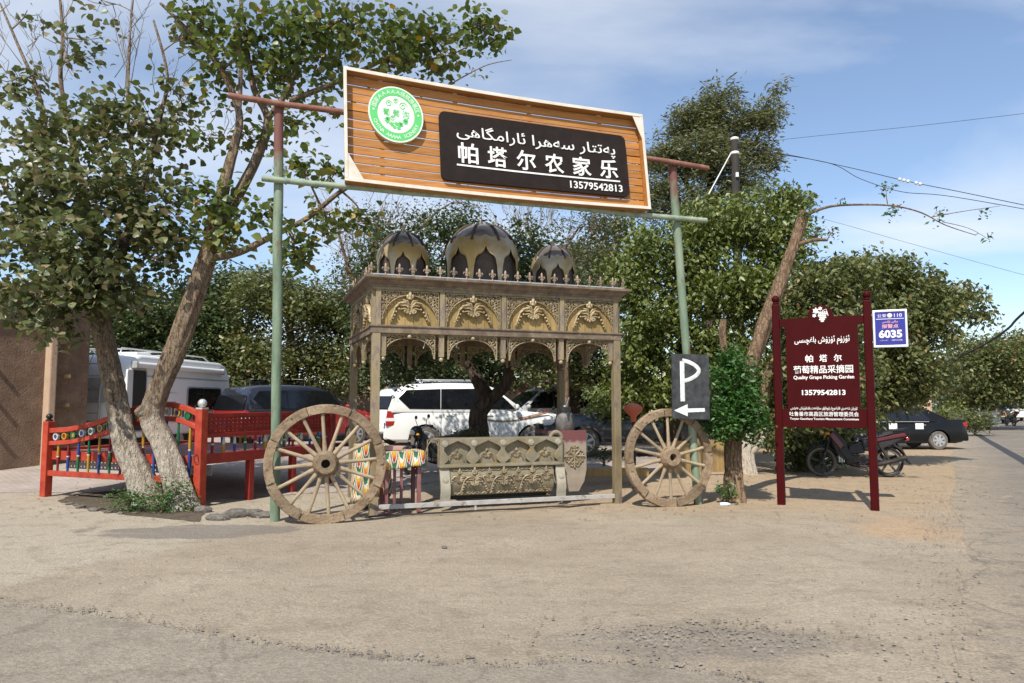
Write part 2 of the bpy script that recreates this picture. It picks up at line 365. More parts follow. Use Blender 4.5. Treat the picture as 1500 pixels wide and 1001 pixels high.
M['orange'] = mat('orange_plastic', [(.52, .12, .06), (.60, .17, .09)], .5, 6)
M['plank'] = mat('honey_planks', [(.30, .185, .07), (.40, .265, .11), (.44, .31, .15)], .8, 4, .3, 30, (3, 3, .4))
M['wire'] = mat('black_cable', [(.02, .02, .02), (.03, .03, .03)], .7, 5)
M['pole_dark'] = mat('tarred_pole', [(.035, .03, .026), (.06, .05, .043)], .9, 6, .3, 40, (1, 1, .2))
M['porcelain'] = mat('porcelain', [(.7, .7, .68), (.78, .78, .76)], .3, 8)
M['bark_pale'] = zmask(mat('pale_bark', [(.19, .125, .075), (.29, .20, .125), (.37, .27, .175)], .95, 7, 1.0, 16, (3, 3, .8), bdist=.03, spots=((.12, .075, .045), 4, .6), world=True), (.30, .21, .135), 9, 10)
M['bark_dark'] = mat('dark_bark', [(.045, .032, .022), (.085, .06, .042), (.13, .095, .065)], .95, 6, 1.0, 18, (2.5, 2.5, .7), bdist=.03)
M['bark_mid'] = mat('brown_bark', [(.17, .105, .06), (.26, .17, .10), (.34, .23, .145)], .95, 6, 1.0, 16, (3, 3, .6), bdist=.03)
def fissures(m, col, scale, world=True):
    """Long cracks and plates of bark: dark joints in the colour and in the relief."""
    t = m.node_tree; b, src = base_link(m); g = N(t, 'ShaderNodeNewGeometry'); mp = N(t, 'ShaderNodeMapping', inp={'Scale': (scale, scale, scale * .22)}); t.links.new(g.outputs['Position'], mp.inputs[0])
    n = N(t, 'ShaderNodeTexNoise', inp={'Scale': 3.0, 'Detail': 5}); t.links.new(mp.outputs[0], n.inputs['Vector']); ad = N(t, 'ShaderNodeMixRGB', blend_type='ADD', inp={'Fac': .9}); t.links.new(mp.outputs[0], ad.inputs['Color1']); t.links.new(n.outputs['Color'], ad.inputs['Color2'])
    v = N(t, 'ShaderNodeTexVoronoi', feature='DISTANCE_TO_EDGE', inp={'Scale': 1.0}); t.links.new(ad.outputs[0], v.inputs['Vector'])
    r = N(t, 'ShaderNodeMapRange', inp={1: .0, 2: .13, 3: .8, 4: 0.0}); t.links.new(v.outputs['Distance'], r.inputs[0])
    x = N(t, 'ShaderNodeMixRGB', inp={'Color2': (*col, 1)}); t.links.new(r.outputs[0], x.inputs['Fac']); t.links.new(src, x.inputs['Color1']); t.links.new(x.outputs[0], b.inputs['Base Color'])
    bp = N(t, 'ShaderNodeBump', inp={'Strength': 1.0, 'Distance': .05}); t.links.new(v.outputs['Distance'], bp.inputs['Height'])
    if b.inputs['Normal'].links: t.links.new(b.inputs['Normal'].links[0].from_socket, bp.inputs['Normal'])
    t.links.new(bp.outputs[0], b.inputs['Normal']); return m
fissures(M['bark_pale'], (.085, .055, .034), 15); fissures(M['bark_mid'], (.075, .045, .027), 13); fissures(M['bark_dark'], (.02, .014, .010), 13)
def whitewash(src, name, ztop, z2):
    """Lime wash on the lower trunk, up to a height."""
    m = M[src].copy(); m.name = name; t = m.node_tree; b, s_ = base_link(m)
    g = N(t, 'ShaderNodeNewGeometry'); sp_ = N(t, 'ShaderNodeSeparateXYZ'); t.links.new(g.outputs['Position'], sp_.inputs[0])
    n = N(t, 'ShaderNodeTexNoise', inp={'Scale': 9.0, 'Detail': 8, 'Roughness': .7}); t.links.new(g.outputs['Position'], n.inputs['Vector'])
    a = N(t, 'ShaderNodeMath', operation='MULTIPLY_ADD', inp={1: 3.4, 2: -1.7}); t.links.new(n.outputs['Fac'], a.inputs[0])
    ad = N(t, 'ShaderNodeMath', operation='ADD'); t.links.new(sp_.outputs['Z'], ad.inputs[0]); t.links.new(a.outputs[0], ad.inputs[1])
    mr = N(t, 'ShaderNodeMapRange', inp={1: ztop, 2: z2, 3: .86, 4: 0.0}); t.links.new(ad.outputs[0], mr.inputs[0])
    x = N(t, 'ShaderNodeMixRGB', inp={'Color2': (.60, .53, .43, 1)}); t.links.new(mr.outputs[0], x.inputs['Fac']); t.links.new(s_, x.inputs['Color1'])
    t.links.new(x.outputs[0], b.inputs['Base Color']); return m
M['bark_wash'] = whitewash('bark_pale', 'limewashed_bark', .95, 1.75)
M['bark_wash2'] = whitewash('bark_mid', 'limewashed_brown_bark', 1.1, 1.5)
fissures(M['bark_wash'], (.33, .265, .195), 17)
G = lambda *c: c
M['leaf_big'] = leaf_mat('broad_leaf', [(0, (0.053, 0.076, 0.022)), (.4, (0.104, 0.130, 0.045)), (.7, (0.165, 0.173, 0.074)), (.9, (0.236, 0.210, 0.109)), (1.0, (0.295, 0.230, 0.136))])
M['leaf_big_obj'] = leaf_mat('broad_leaf_single', [(0, (0.057, 0.080, 0.024)), (.4, (0.109, 0.136, 0.047)), (.7, (0.171, 0.179, 0.077)), (.9, (0.242, 0.215, 0.112)), (1.0, (0.295, 0.218, 0.124))], True)
M['leaf_big2'] = leaf_mat('broad_leaf_yellowing', [(0, (0.059, 0.097, 0.024)), (.5, (0.112, 0.156, 0.040)), (.85, (0.183, 0.203, 0.054)), (.95, (0.319, 0.254, 0.053)), (1.0, (0.413, 0.236, 0.047))])
M['leaf_big2_obj'] = leaf_mat('broad_leaf_yellowing_single', [(0, (0.061, 0.101, 0.025)), (.5, (0.116, 0.160, 0.041)), (.85, (0.189, 0.208, 0.055)), (.95, (0.330, 0.260, 0.054)), (1.0, (0.425, 0.248, 0.047))], True)
M['leaf_lime'] = leaf_mat('fresh_leaf', [(0, (0.055, 0.085, 0.017)), (.5, (0.133, 0.170, 0.039)), (.8, (0.207, 0.236, 0.067)), (1.0, (0.276, 0.270, 0.101))])
M['leaf_dark'] = leaf_mat('dark_leaf', [(0, (0.034, 0.057, 0.018)), (.5, (0.062, 0.090, 0.027)), (1.0, (0.117, 0.135, 0.048))], trans=.25)
M['leaf_mid'] = leaf_mat('mid_leaf', [(0, (0.053, 0.072, 0.021)), (.5, (0.122, 0.145, 0.044)), (.85, (0.193, 0.198, 0.074)), (.97, (0.287, 0.218, 0.090)), (1.0, (0.345, 0.207, 0.083))])
M['leaf_elm'] = leaf_mat('elm_leaf', [(0, (0.068, 0.083, 0.032)), (.5, (0.139, 0.155, 0.063)), (1.0, (0.269, 0.258, 0.123))], trans=.3)
M['leaf_olive'] = leaf_mat('olive_leaf', [(0, (0.066, 0.077, 0.031)), (.5, (0.105, 0.115, 0.050)), (.85, (0.171, 0.156, 0.081)), (1.0, (0.289, 0.175, 0.100))])
M['leaf_sprout'] = leaf_mat('sprout_leaf', [(0, (0.026, 0.079, 0.017)), (.5, (0.048, 0.126, 0.026)), (1.0, (0.086, 0.174, 0.041))])
M['dry_twig'] = mat('dry_twig', [(.16, .12, .085), (.26, .21, .16)], .95, 9)

def vary(m, lo, hi):
    """Each board or piece a little lighter or darker than the next."""
    t = m.node_tree; b, src = base_link(m); o = N(t, 'ShaderNodeObjectInfo'); r = N(t, 'ShaderNodeMapRange', inp={3: lo, 4: hi}); t.links.new(o.outputs['Random'], r.inputs[0])
    h = N(t, 'ShaderNodeHueSaturation'); t.links.new(r.outputs[0], h.inputs['Value']); t.links.new(src, h.inputs['Color']); t.links.new(h.outputs[0], b.inputs['Base Color'])
for k_, lo_v, hi_v in (('slat', .78, 1.12), ('gold_wood', .75, 1.12), ('wheel', .78, 1.15), ('spoke', .8, 1.15), ('finial', .7, 1.2), ('gilt', .85, 1.1), ('lace', .82, 1.1), ('olive', .82, 1.1), ('plank', .75, 1.15), ('red', .88, 1.08), ('maroon_wood', .8, 1.15)): vary(M[k_], lo_v, hi_v)

# ------------------------------------------------------------------ ground, road, paving
def vnoise(x, y, s, seed=0):
    """Smooth value noise on arrays."""
    r = np.random.default_rng(seed).random((64, 64)); x = np.asarray(x, float) * s; y = np.asarray(y, float) * s
    xi = np.floor(x).astype(int); yi = np.floor(y).astype(int); fx = x - xi; fy = y - yi
    fx = fx * fx * (3 - 2 * fx); fy = fy * fy * (3 - 2 * fy)
    g = lambda a, b: r[a % 64, b % 64]
    return (g(xi, yi) * (1 - fx) + g(xi + 1, yi) * fx) * (1 - fy) + (g(xi, yi + 1) * (1 - fx) + g(xi + 1, yi + 1) * fx) * fy
def relief(x, y):
    near = 1 - ss(16, 24, np.asarray(y, float))
    return near * (0.022 * (vnoise(x, y, .7, 1) - .5) + 0.010 * (vnoise(x, y, 2.6, 2) - .5) + 0.005 * (vnoise(x, y, 9, 3) - .5))
def ground_z(x, y): return zg(x, y) + relief(x, y)
def sheet(name, xs, ys, zf, m):
    X, Y = np.meshgrid(xs, ys); Z = zf(X, Y); nx, ny = len(xs), len(ys)
    v = np.stack([X, Y, Z], -1).reshape(-1, 3)
    i = np.arange(ny - 1)[:, None] * nx + np.arange(nx - 1)[None, :]
    f = np.stack([i, i + 1, i + nx + 1, i + nx], -1).reshape(-1, 4)
    me = bpy.data.meshes.new(name); me.from_pydata(v.tolist(), [], f.tolist()); me.shade_smooth()
    return link(name, me, m)
def poly_sheet(name, pts, dz, m, step=0.25, jag=0.0, thick=0.0):
    """A sheet over an outline in x,y that follows the ground dz above it, with a ragged rim."""
    out_ = []
    for a, b in zip(pts, pts[1:] + pts[:1]):
        L = math.hypot(b[0] - a[0], b[1] - a[1]); n = max(1, int(L / step))
        for k in range(n):
            x = a[0] + (b[0] - a[0]) * k / n; y = a[1] + (b[1] - a[1]) * k / n
            if jag and L < 60: x += random.uniform(-jag, jag); y += random.uniform(-jag, jag)
            out_.append((x, y))
    bm = bmesh.new(); vsx = [bm.verts.new((x, y, 0)) for x, y in out_]
    es = [bm.edges.new((vsx[i], vsx[(i + 1) % len(vsx)])) for i in range(len(vsx))]
    bmesh.ops.triangle_fill(bm, edges=es, use_beauty=True)
    for _ in range(6):
        lg = [e for e in bm.edges if e.calc_length() > max(step * 2.2, 0.06 * max(0, min(v.co.y for v in e.verts)))and min(v.co.y for v in e.verts) < 45]
        if not lg: break
        bmesh.ops.subdivide_edges(bm, edges=lg, cuts=1); bmesh.ops.triangulate(bm, faces=bm.faces)
    for v in bm.verts: v.co.z = float(ground_z(v.co.x, v.co.y)) + dz
    bmesh.ops.recalc_face_normals(bm, faces=bm.faces)
    if bm.faces and sum(f.normal.z for f in bm.faces) < 0: bmesh.ops.reverse_faces(bm, faces=bm.faces)
    if thick:
        ed = [e for e in bm.edges if e.is_boundary]
        r = bmesh.ops.extrude_edge_only(bm, edges=ed)
        for g in r['geom']:
            if isinstance(g, bmesh.types.BMVert): g.co.z -= thick
    me = bpy.data.meshes.new(name); bm.to_mesh(me); bm.free(); me.shade_smooth()
    if thick: me.set_sharp_from_angle(angle=R(40))
    return tag(link(name, me, m), None, kind='structure')
def ground_mat(name, a, b, c, grit, cracks=False, stain=False, apron=False):
    """Dusty ground: two broad tones, fine grit, optional second soil by place."""
    m = bpy.data.materials.new(name); m.use_nodes = True; t = m.node_tree; bs = t.nodes['Principled BSDF']; bs.inputs['Roughness'].default_value = .95
    bs.inputs['Specular IOR Level'].default_value = .15
    g = N(t, 'ShaderNodeNewGeometry'); pos = g.outputs['Position']
    def noise(sc, det=6, ro=.6): n = N(t, 'ShaderNodeTexNoise', inp={'Scale': sc, 'Detail': det, 'Roughness': ro}); t.links.new(pos, n.inputs['Vector']); return n.outputs['Fac']
    def ramp(src, p0, p1, c0=(0, 0, 0), c1=(1, 1, 1)):
        r = N(t, 'ShaderNodeValToRGB'); t.links.new(src, r.inputs[0]); e = r.color_ramp.elements
        e[0].position = p0; e[0].color = (*c0, 1); e[1].position = p1; e[1].color = (*c1, 1); return r.outputs[0]
    def mix(fac, c1, c2, blend='MIX'):
        x = N(t, 'ShaderNodeMixRGB', blend_type=blend)
        for s_, k in ((fac, 'Fac'), (c1, 'Color1'), (c2, 'Color2')):
            if isinstance(s_, (tuple, float)): x.inputs[k].default_value = s_ if not isinstance(s_, tuple) else (*s_[:3], 1)
            else: t.links.new(s_, x.inputs[k])
        return x.outputs[0]
    col = mix(ramp(noise(.55, 7), .36, .66), a, b)
    if name == 'grey_asphalt':                  # dust drifts in over the road's edge
        s_ = N(t, 'ShaderNodeSeparateXYZ'); t.links.new(pos, s_.inputs[0]); e1 = N(t, 'ShaderNodeMath', operation='MULTIPLY_ADD', inp={1: -.588}); t.links.new(s_.outputs['Y'], e1.inputs[0]); t.links.new(s_.outputs['X'], e1.inputs[2])
        e2 = N(t, 'ShaderNodeMath', operation='MULTIPLY_ADD', inp={1: 2.4}); t.links.new(noise(1.1, 8, .65), e2.inputs[0]); t.links.new(e1.outputs[0], e2.inputs[2])
        e3 = N(t, 'ShaderNodeMapRange', inp={1: 1.1, 2: 2.8, 3: 1.0, 4: 0.0}); t.links.new(e2.outputs[0], e3.inputs[0]); col = mix(e3.outputs[0], col, c)
    elif c:                                     # sandy soil beyond the hard standing and in a spill by the road
        s_ = N(t, 'ShaderNodeSeparateXYZ'); t.links.new(pos, s_.inputs[0])
        n = noise(.9, 6)
        w = N(t, 'ShaderNodeMath', operation='MULTIPLY_ADD', inp={1: 3.2, 2: -1.6}); t.links.new(n, w.inputs[0])
        y = N(t, 'ShaderNodeMath', operation='ADD'); t.links.new(s_.outputs['Y'], y.inputs[0]); t.links.new(w.outputs[0], y.inputs[1])
        k = N(t, 'ShaderNodeMapRange', inp={1: 10.3, 2: 11.6}); t.links.new(y.outputs[0], k.inputs[0])
        x = N(t, 'ShaderNodeMath', operation='ADD'); t.links.new(s_.outputs['X'], x.inputs[0]); t.links.new(w.outputs[0], x.inputs[1])
        kx = N(t, 'ShaderNodeMapRange', inp={1: -3.5, 2: 2.0}); t.links.new(x.outputs[0], kx.inputs[0])
        kk = N(t, 'ShaderNodeMath', operation='MULTIPLY'); t.links.new(k.outputs[0], kk.inputs[0]); t.links.new(kx.outputs[0], kk.inputs[1])
        col = mix(kk.outputs[0], col, c)
        # a warm sand spill in front of the red sign
        d = N(t, 'ShaderNodeVectorMath', operation='DISTANCE', inp={1: (5.15, 9.55, 0)}); mpv = N(t, 'ShaderNodeMapping', inp={'Scale': (1, .62, 1), 'Location': (0, 3.6, 0)})
        t.links.new(pos, mpv.inputs[0]); t.links.new(mpv.outputs[0], d.inputs[0])
        dd = N(t, 'ShaderNodeMath', operation='ADD'); t.links.new(d.outputs['Value'], dd.inputs[0]); t.links.new(w.outputs[0], dd.inputs[1])
        sp_ = N(t, 'ShaderNodeMapRange', inp={1: .9, 2: .1, 3: 0, 4: .75}); t.links.new(dd.outputs[0], sp_.inputs[0])
        col = mix(sp_.outputs[0], col, (.50, .335, .195))
    if apron:                                   # a skin of paler concrete at the left
        sa = N(t, 'ShaderNodeSeparateXYZ'); t.links.new(pos, sa.inputs[0]); a1 = N(t, 'ShaderNodeMath', operation='MULTIPLY_ADD', inp={1: .45, 2: -7.51}); t.links.new(sa.outputs['Y'], a1.inputs[0])
        a2 = N(t, 'ShaderNodeMath', operation='SUBTRACT'); t.links.new(a1.outputs[0], a2.inputs[0]); t.links.new(sa.outputs['X'], a2.inputs[1])
        a3 = N(t, 'ShaderNodeMath', operation='MULTIPLY_ADD', inp={1: 1.2}); t.links.new(noise(1.4, 8, .6), a3.inputs[0]); t.links.new(a2.outputs[0], a3.inputs[2])
        a4 = N(t, 'ShaderNodeMapRange', inp={1: .52, 2: .80, 3: 0.0, 4: .85}); t.links.new(a3.outputs[0], a4.inputs[0]); col = mix(a4.outputs[0], col, (.455, .395, .305))
    if stain:                                   # dark patch of worn, oily asphalt before the bed
        sx_ = N(t, 'ShaderNodeMapping', inp={'Location': (4.0 * .50, -9.35 * 1.35, 0), 'Scale': (.50, 1.35, 0)}); t.links.new(pos, sx_.inputs[0])
        ln = N(t, 'ShaderNodeVectorMath', operation='LENGTH'); t.links.new(sx_.outputs[0], ln.inputs[0])
        w2 = N(t, 'ShaderNodeMath', operation='MULTIPLY_ADD', inp={1: 1.5, 2: -.75}); t.links.new(noise(1.7, 8, .65), w2.inputs[0])
        l2 = N(t, 'ShaderNodeMath', operation='ADD'); t.links.new(ln.outputs['Value'], l2.inputs[0]); t.links.new(w2.outputs[0], l2.inputs[1])
        k2 = N(t, 'ShaderNodeMapRange', inp={1: .72, 2: .60, 3: 0, 4: .8}); t.links.new(l2.outputs[0], k2.inputs[0])
        col = mix(k2.outputs[0], col, (.215, .190, .165))
        px_ = N(t, 'ShaderNodeMapping', inp={'Location': (-1.25 * .8, -5.1 * 2.2, 0), 'Scale': (.8, 2.2, 0)}); t.links.new(pos, px_.inputs[0])   # broken surface of the pothole
        l5 = N(t, 'ShaderNodeVectorMath', operation='LENGTH'); t.links.new(px_.outputs[0], l5.inputs[0]); l6 = N(t, 'ShaderNodeMath', operation='ADD'); t.links.new(l5.outputs['Value'], l6.inputs[0]); t.links.new(w2.outputs[0], l6.inputs[1])
        k5 = N(t, 'ShaderNodeMapRange', inp={1: 1.0, 2: .55, 3: 0, 4: .6}); t.links.new(l6.outputs[0], k5.inputs[0])
        col = mix(k5.outputs[0], col, ramp(noise(26, 5, .8), .40, .62, (.13, .115, .10), (.31, .275, .23)))
    col = mix(ramp(noise(3.2, 8, .7), .50, .74), col, tuple(v * .80 for v in a))
    st = N(t, 'ShaderNodeMapping', inp={'Scale': (.35, 2.2, 1), 'Rotation': (0, 0, .25)}); t.links.new(pos, st.inputs[0])
    sn = N(t, 'ShaderNodeTexNoise', inp={'Scale': 1.6, 'Detail': 8, 'Roughness': .7}); t.links.new(st.outputs[0], sn.inputs['Vector'])
    col = mix(ramp(sn.outputs['Fac'], .54, .80, (0,) * 3, (.7,) * 3), col, tuple(min(1, v * 1.12) for v in b))
    col = mix(1.0, col, ramp(noise(19, 5, .7), .32, .68, (.87,) * 3, (1.07,) * 3), 'MULTIPLY')
    fine = noise(48, 3, .8)
    col = mix(1.0, col, ramp(fine, .34, .64, (1 - grit * 1.3,) * 3, (1.08,) * 3), 'MULTIPLY')
    vo = N(t, 'ShaderNodeTexVoronoi', inp={'Scale': 26.0}); t.links.new(pos, vo.inputs['Vector'])
    peb = ramp(vo.outputs['Distance'], .05, .10)
    pm = N(t, 'ShaderNodeMath', operation='MULTIPLY'); inv = N(t, 'ShaderNodeMath', operation='SUBTRACT', inp={0: 1.0}); t.links.new(peb, inv.inputs[1])
    t.links.new(inv.outputs[0], pm.inputs[0]); t.links.new(ramp(noise(1.3, 5), .50, .60), pm.inputs[1])
    col = mix(pm.outputs[0], col, tuple(v * .45 for v in a))
    if cracks:
        wv = N(t, 'ShaderNodeTexVoronoi', feature='DISTANCE_TO_EDGE', inp={'Scale': .42}); nd = N(t, 'ShaderNodeMixRGB', blend_type='ADD', inp={'Fac': .35})
        nz = N(t, 'ShaderNodeTexNoise', inp={'Scale': 2.2, 'Detail': 6}); t.links.new(pos, nz.inputs['Vector']); t.links.new(pos, nd.inputs['Color1']); t.links.new(nz.outputs['Color'], nd.inputs['Color2'])
        t.links.new(nd.outputs[0], wv.inputs['Vector'])
        col = mix(ramp(wv.outputs['Distance'], .002, .008, (.45,) * 3, (0,) * 3), col, tuple(v * .55 for v in a))
    t.links.new(col, bs.inputs['Base Color'])
    bp = N(t, 'ShaderNodeBump', inp={'Strength': .95, 'Distance': .018}); ba = N(t, 'ShaderNodeMath', operation='ADD')
    t.links.new(noise(38, 6, .7), ba.inputs[0]); t.links.new(noise(9, 5), ba.inputs[1]); t.links.new(ba.outputs[0], bp.inputs['Height']); t.links.new(bp.outputs[0], bs.inputs['Normal'])
    return m
M['ground'] = ground_mat('dusty_hardpan', (.345, .284, .208), (.430, .360, .268), (.435, .325, .212), .24, False, True, True)
M['road'] = ground_mat('grey_asphalt', (.225, .196, .160), (.285, .250, .206), (.395, .325, .238), .26, True)
M['old_asphalt'] = ground_mat('dust_filmed_asphalt', (.295, .252, .195), (.358, .308, .242), None, .22, True)
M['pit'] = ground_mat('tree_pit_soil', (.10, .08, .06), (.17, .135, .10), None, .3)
def paving_mat():
    m = bpy.data.materials.new('pinkish_paving'); m.use_nodes = True; t = m.node_tree; b = t.nodes['Principled BSDF']; b.inputs['Roughness'].default_value = .9
    g = N(t, 'ShaderNodeNewGeometry'); bt = N(t, 'ShaderNodeTexBrick', inp={'Scale': 3.2, 'Mortar Size': .03, 'Color1': (.40, .325, .28, 1), 'Color2': (.46, .39, .335, 1), 'Mortar': (.30, .26, .22, 1)})
    t.links.new(g.outputs['Position'], bt.inputs['Vector']); n = N(t, 'ShaderNodeTexNoise', inp={'Scale': 1.5, 'Detail': 7}); t.links.new(g.outputs['Position'], n.inputs['Vector'])
    r = N(t, 'ShaderNodeValToRGB'); t.links.new(n.outputs['Fac'], r.inputs[0]); r.color_ramp.elements[0].position = .35; r.color_ramp.elements[0].color = (.78, .78, .76, 1); r.color_ramp.elements[1].position = .65
    x = N(t, 'ShaderNodeMixRGB', blend_type='MULTIPLY', inp={'Fac': 1}); t.links.new(bt.outputs['Color'], x.inputs['Color1']); t.links.new(r.outputs[0], x.inputs['Color2'])
    t.links.new(x.outputs[0], b.inputs['Base Color']); return m
M['paving'] = paving_mat()

xs = np.concatenate([np.array([-900, -400, -200, -110, -70, -48, -36, -28, -22, -18]), np.arange(-15, 15.01, .14), np.array([18, 22, 28, 36, 48, 70, 110, 200, 400, 900])])
ys = np.concatenate([np.array([-60, -30, -14, -6, -2, 0, 1.2]), np.arange(2, 20.01, .14), np.array([21, 23, 26, 30, 36, 44, 56, 72, 95, 140, 220, 400, 900, 1800])])
tag(sheet('ground', xs, ys, ground_z, M['ground']), None, kind='structure')
# street running away on the right
edge = [(0.588 * y + 0.10 * math.sin(y * .9) + .05, y) for y in (-8, -4, 0, 2, 3, 4, 5, 6, 7, 8, 9, 10, 11, 12, 13.5, 15, 17, 20, 24, 30, 38, 50, 70, 110, 170)]
poly_sheet('road', edge + [(125, 170), (70, 80), (44, 40), (30, 20), (18, 0), (14, -8)], .004, M['road'], .3, .05)
# older asphalt in the foreground, broken along its edge
oe = [tuple(gr(px, py)[:2]) for px, py in ((-60, 884), (60, 897), (180, 912), (330, 938), (430, 955), (500, 962), (560, 972), (640, 980), (760, 985), (860, 978), (1000, 985), (1120, 1010))]
poly_sheet('street_asphalt', [(-14, 5.6)] + oe + [(2.2, 2.5), (2.2, -6), (-14, -6)], .018, M['old_asphalt'], .16, .025, .03)
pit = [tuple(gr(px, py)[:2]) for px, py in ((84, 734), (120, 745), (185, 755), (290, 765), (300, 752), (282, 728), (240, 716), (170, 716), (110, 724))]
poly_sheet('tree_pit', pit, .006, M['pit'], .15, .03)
poly_sheet('courtyard_paving', [(-40, 13.6), (-8.5, 13.3), (-4.5, 12.6), (-1.0, 14.6), (2.6, 15.2), (4.6, 17.5), (5.0, 40), (-40, 40)], .006, M['paving'], .5, .08)
# kerb stones around the tree pit and stones before the bed
rock_src = []
for k in range(5):
    bm = bmesh.new(); bmesh.ops.create_icosphere(bm, subdivisions=2, radius=1)
    for v in bm.verts:
        n_ = v.co.normalized(); v.co *= .72 + .42 * float(vnoise(n_.x * 1.7 + k * 3, n_.y * 1.7 + n_.z * 2.1, 1.3, 20 + k)); v.co.z *= .62
    me = bpy.data.meshes.new('stone'); bm.to_mesh(me); bm.free(); rock_src.append(me)
M['rock'] = mat('grey_stone', [(.09, .078, .066), (.15, .133, .112), (.21, .188, .16)], .95, 3, .6, 9)
for me in rock_src: me.materials.append(M['rock'])
def stone(x, y, s, label, group, sx=1.0):
    o = bpy.data.objects.new('stone', random.choice(rock_src)); COL.objects.link(o)
    o.location = (x, y, float(ground_z(x, y)) + s * .3); o.scale = (s * sx, s * .8, s); o.rotation_euler = (0, 0, random.uniform(0, 6))
    return tag(o, label, 'stone', group)
for px, py, s in ((102, 741, .05), (118, 745, .06), (136, 749, .065), (158, 752, .05), (176, 754, .045), (112, 742, .04), (147, 747, .045)):
    p = gr(px, py); stone(p.x, p.y, s, 'rough grey stone edging the tree pit beside the red bed', 'stones edging the tree pit', 1.5)
for px, py, s in ((318, 762, .10), (345, 758, .14), (368, 756, .12), (385, 758, .10), (430, 758, .09)):
    p = gr(px, py); stone(p.x, p.y, s, 'broken stone on the earth before the red bed, left of the left cart wheel', 'broken stones before the red bed', 1.7)
stone(*gr(297, 752)[:2], .12, 'squared grey stone at the foot of the red bed post', None, 1.2)
stone(*gr(651, 805)[:2], .035, 'small dark stone lying alone on the open ground before the carved bench', None, 1.3)
# loose grit: crumbled edge, rubble patch, scattered pebbles
def gravel(name, pts, smin, smax, m, label, cat='gravel'):
    n = len(pts); me = bpy.data.meshes.new(name)
    src = np.array([(-1, -.8, -.3), (1, -.9, -.3), (.9, .8, -.3), (-.8, 1, -.3), (-.3, -.5, .75), (.6, -.2, .6), (.3, .6, .8), (-.6, .4, .5)])
    fc = np.array([(0, 1, 5, 4), (1, 2, 6, 5), (2, 3, 7, 6), (3, 0, 4, 7), (4, 5, 6, 7)])
    s = smin * (smax / smin) ** (rng.random(n) ** 1.8); a = rng.random(n) * 6.28
    P = src[None] * (s[:, None, None] * rng.uniform(.6, 1.2, (n, 1, 3))) * np.array([1, 1, .8])
    P = P + rng.normal(0, .12, P.shape) * s[:, None, None]
    c, sn = np.cos(a)[:, None], np.sin(a)[:, None]
    X = P[..., 0] * c - P[..., 1] * sn + pts[:, :1]; Y = P[..., 0] * sn + P[..., 1] * c + pts[:, 1:2]
    Z = P[..., 2] + ground_z(pts[:, 0], pts[:, 1])[:, None] + .016
    V = np.stack([X, Y, Z], -1).reshape(-1, 3); Fc = (fc[None] + 8 * np.arange(n)[:, None, None]).reshape(-1, 4)
    me.from_pydata(V.tolist(), [], Fc.tolist()); o = link(name, me, m)
    return tag(o, label, cat, kind='stuff')
M['grit'] = mat('grit', [(.13, .112, .092), (.22, .19, .155), (.32, .28, .23)], .95, 2.2, world=True)
M['grit_dark'] = mat('dark_grit', [(.085, .078, .07), (.155, .14, .125), (.30, .265, .22)], .95, 2.8, world=True)
ea = np.array(oe); seg = rng.integers(0, len(ea) - 1, 2600); tt = rng.random(2600)[:, None]
pe = ea[seg] * (1 - tt) + ea[seg + 1] * tt + np.stack([rng.normal(0, .05, 2600), np.abs(rng.normal(0, .10, 2600)) - .03], -1)
gravel('crumbled_edge', pe, .0025, .015, M['grit'], 'crumbled grit along the broken edge of the street asphalt')
cx, cy = gr(1010, 930)[:2]; u = rng.normal(0, 1, (1300, 2)); rr = np.stack([cx + u[:, 0] * .55, cy + u[:, 1] * .20 + .06 * np.sin(u[:, 0] * 3)], -1)
gravel('rubble_patch', rr, .002, .014, M['grit'], 'dark rubble and grit in the shallow pothole in the foreground')
q = rng.random((9000, 2)); pp = np.stack([-9 + 17 * q[:, 0], 3.6 + 10 * q[:, 1] ** 1.4], -1); pp = pp[vnoise(pp[:, 0], pp[:, 1], .8, 9) > .42]
gravel('scattered_pebbles', pp, .002, .009, M['grit_dark'], 'pebbles scattered thinly over the dusty ground')
q = rng.random((1500, 2)); y_ = 4 + 9 * q[:, 0]; pr = np.stack([.59 * y_ + rng.normal(-.2, .22, 1500), y_], -1)
gravel('road_edge_grit', pr, .0025, .014, M['grit'], 'grit and crumbs along the edge of the grey road')
# a narrow dark strip laid across the road
M['strip_dark'] = mat('dark_strip_mat', [(.03, .03, .03), (.05, .048, .045)], .7, 6)
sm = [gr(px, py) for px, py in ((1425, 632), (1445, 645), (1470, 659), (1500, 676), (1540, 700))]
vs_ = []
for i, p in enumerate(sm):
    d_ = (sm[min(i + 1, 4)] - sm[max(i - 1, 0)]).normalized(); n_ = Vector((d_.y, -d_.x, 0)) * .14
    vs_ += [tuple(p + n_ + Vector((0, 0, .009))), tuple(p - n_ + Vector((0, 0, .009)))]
o = MB().add(vs_, [(2 * i, 2 * i + 1, 2 * i + 3, 2 * i + 2) for i in range(4)]).build('dark_strip', M['strip_dark']); tag(o, None, kind='structure')

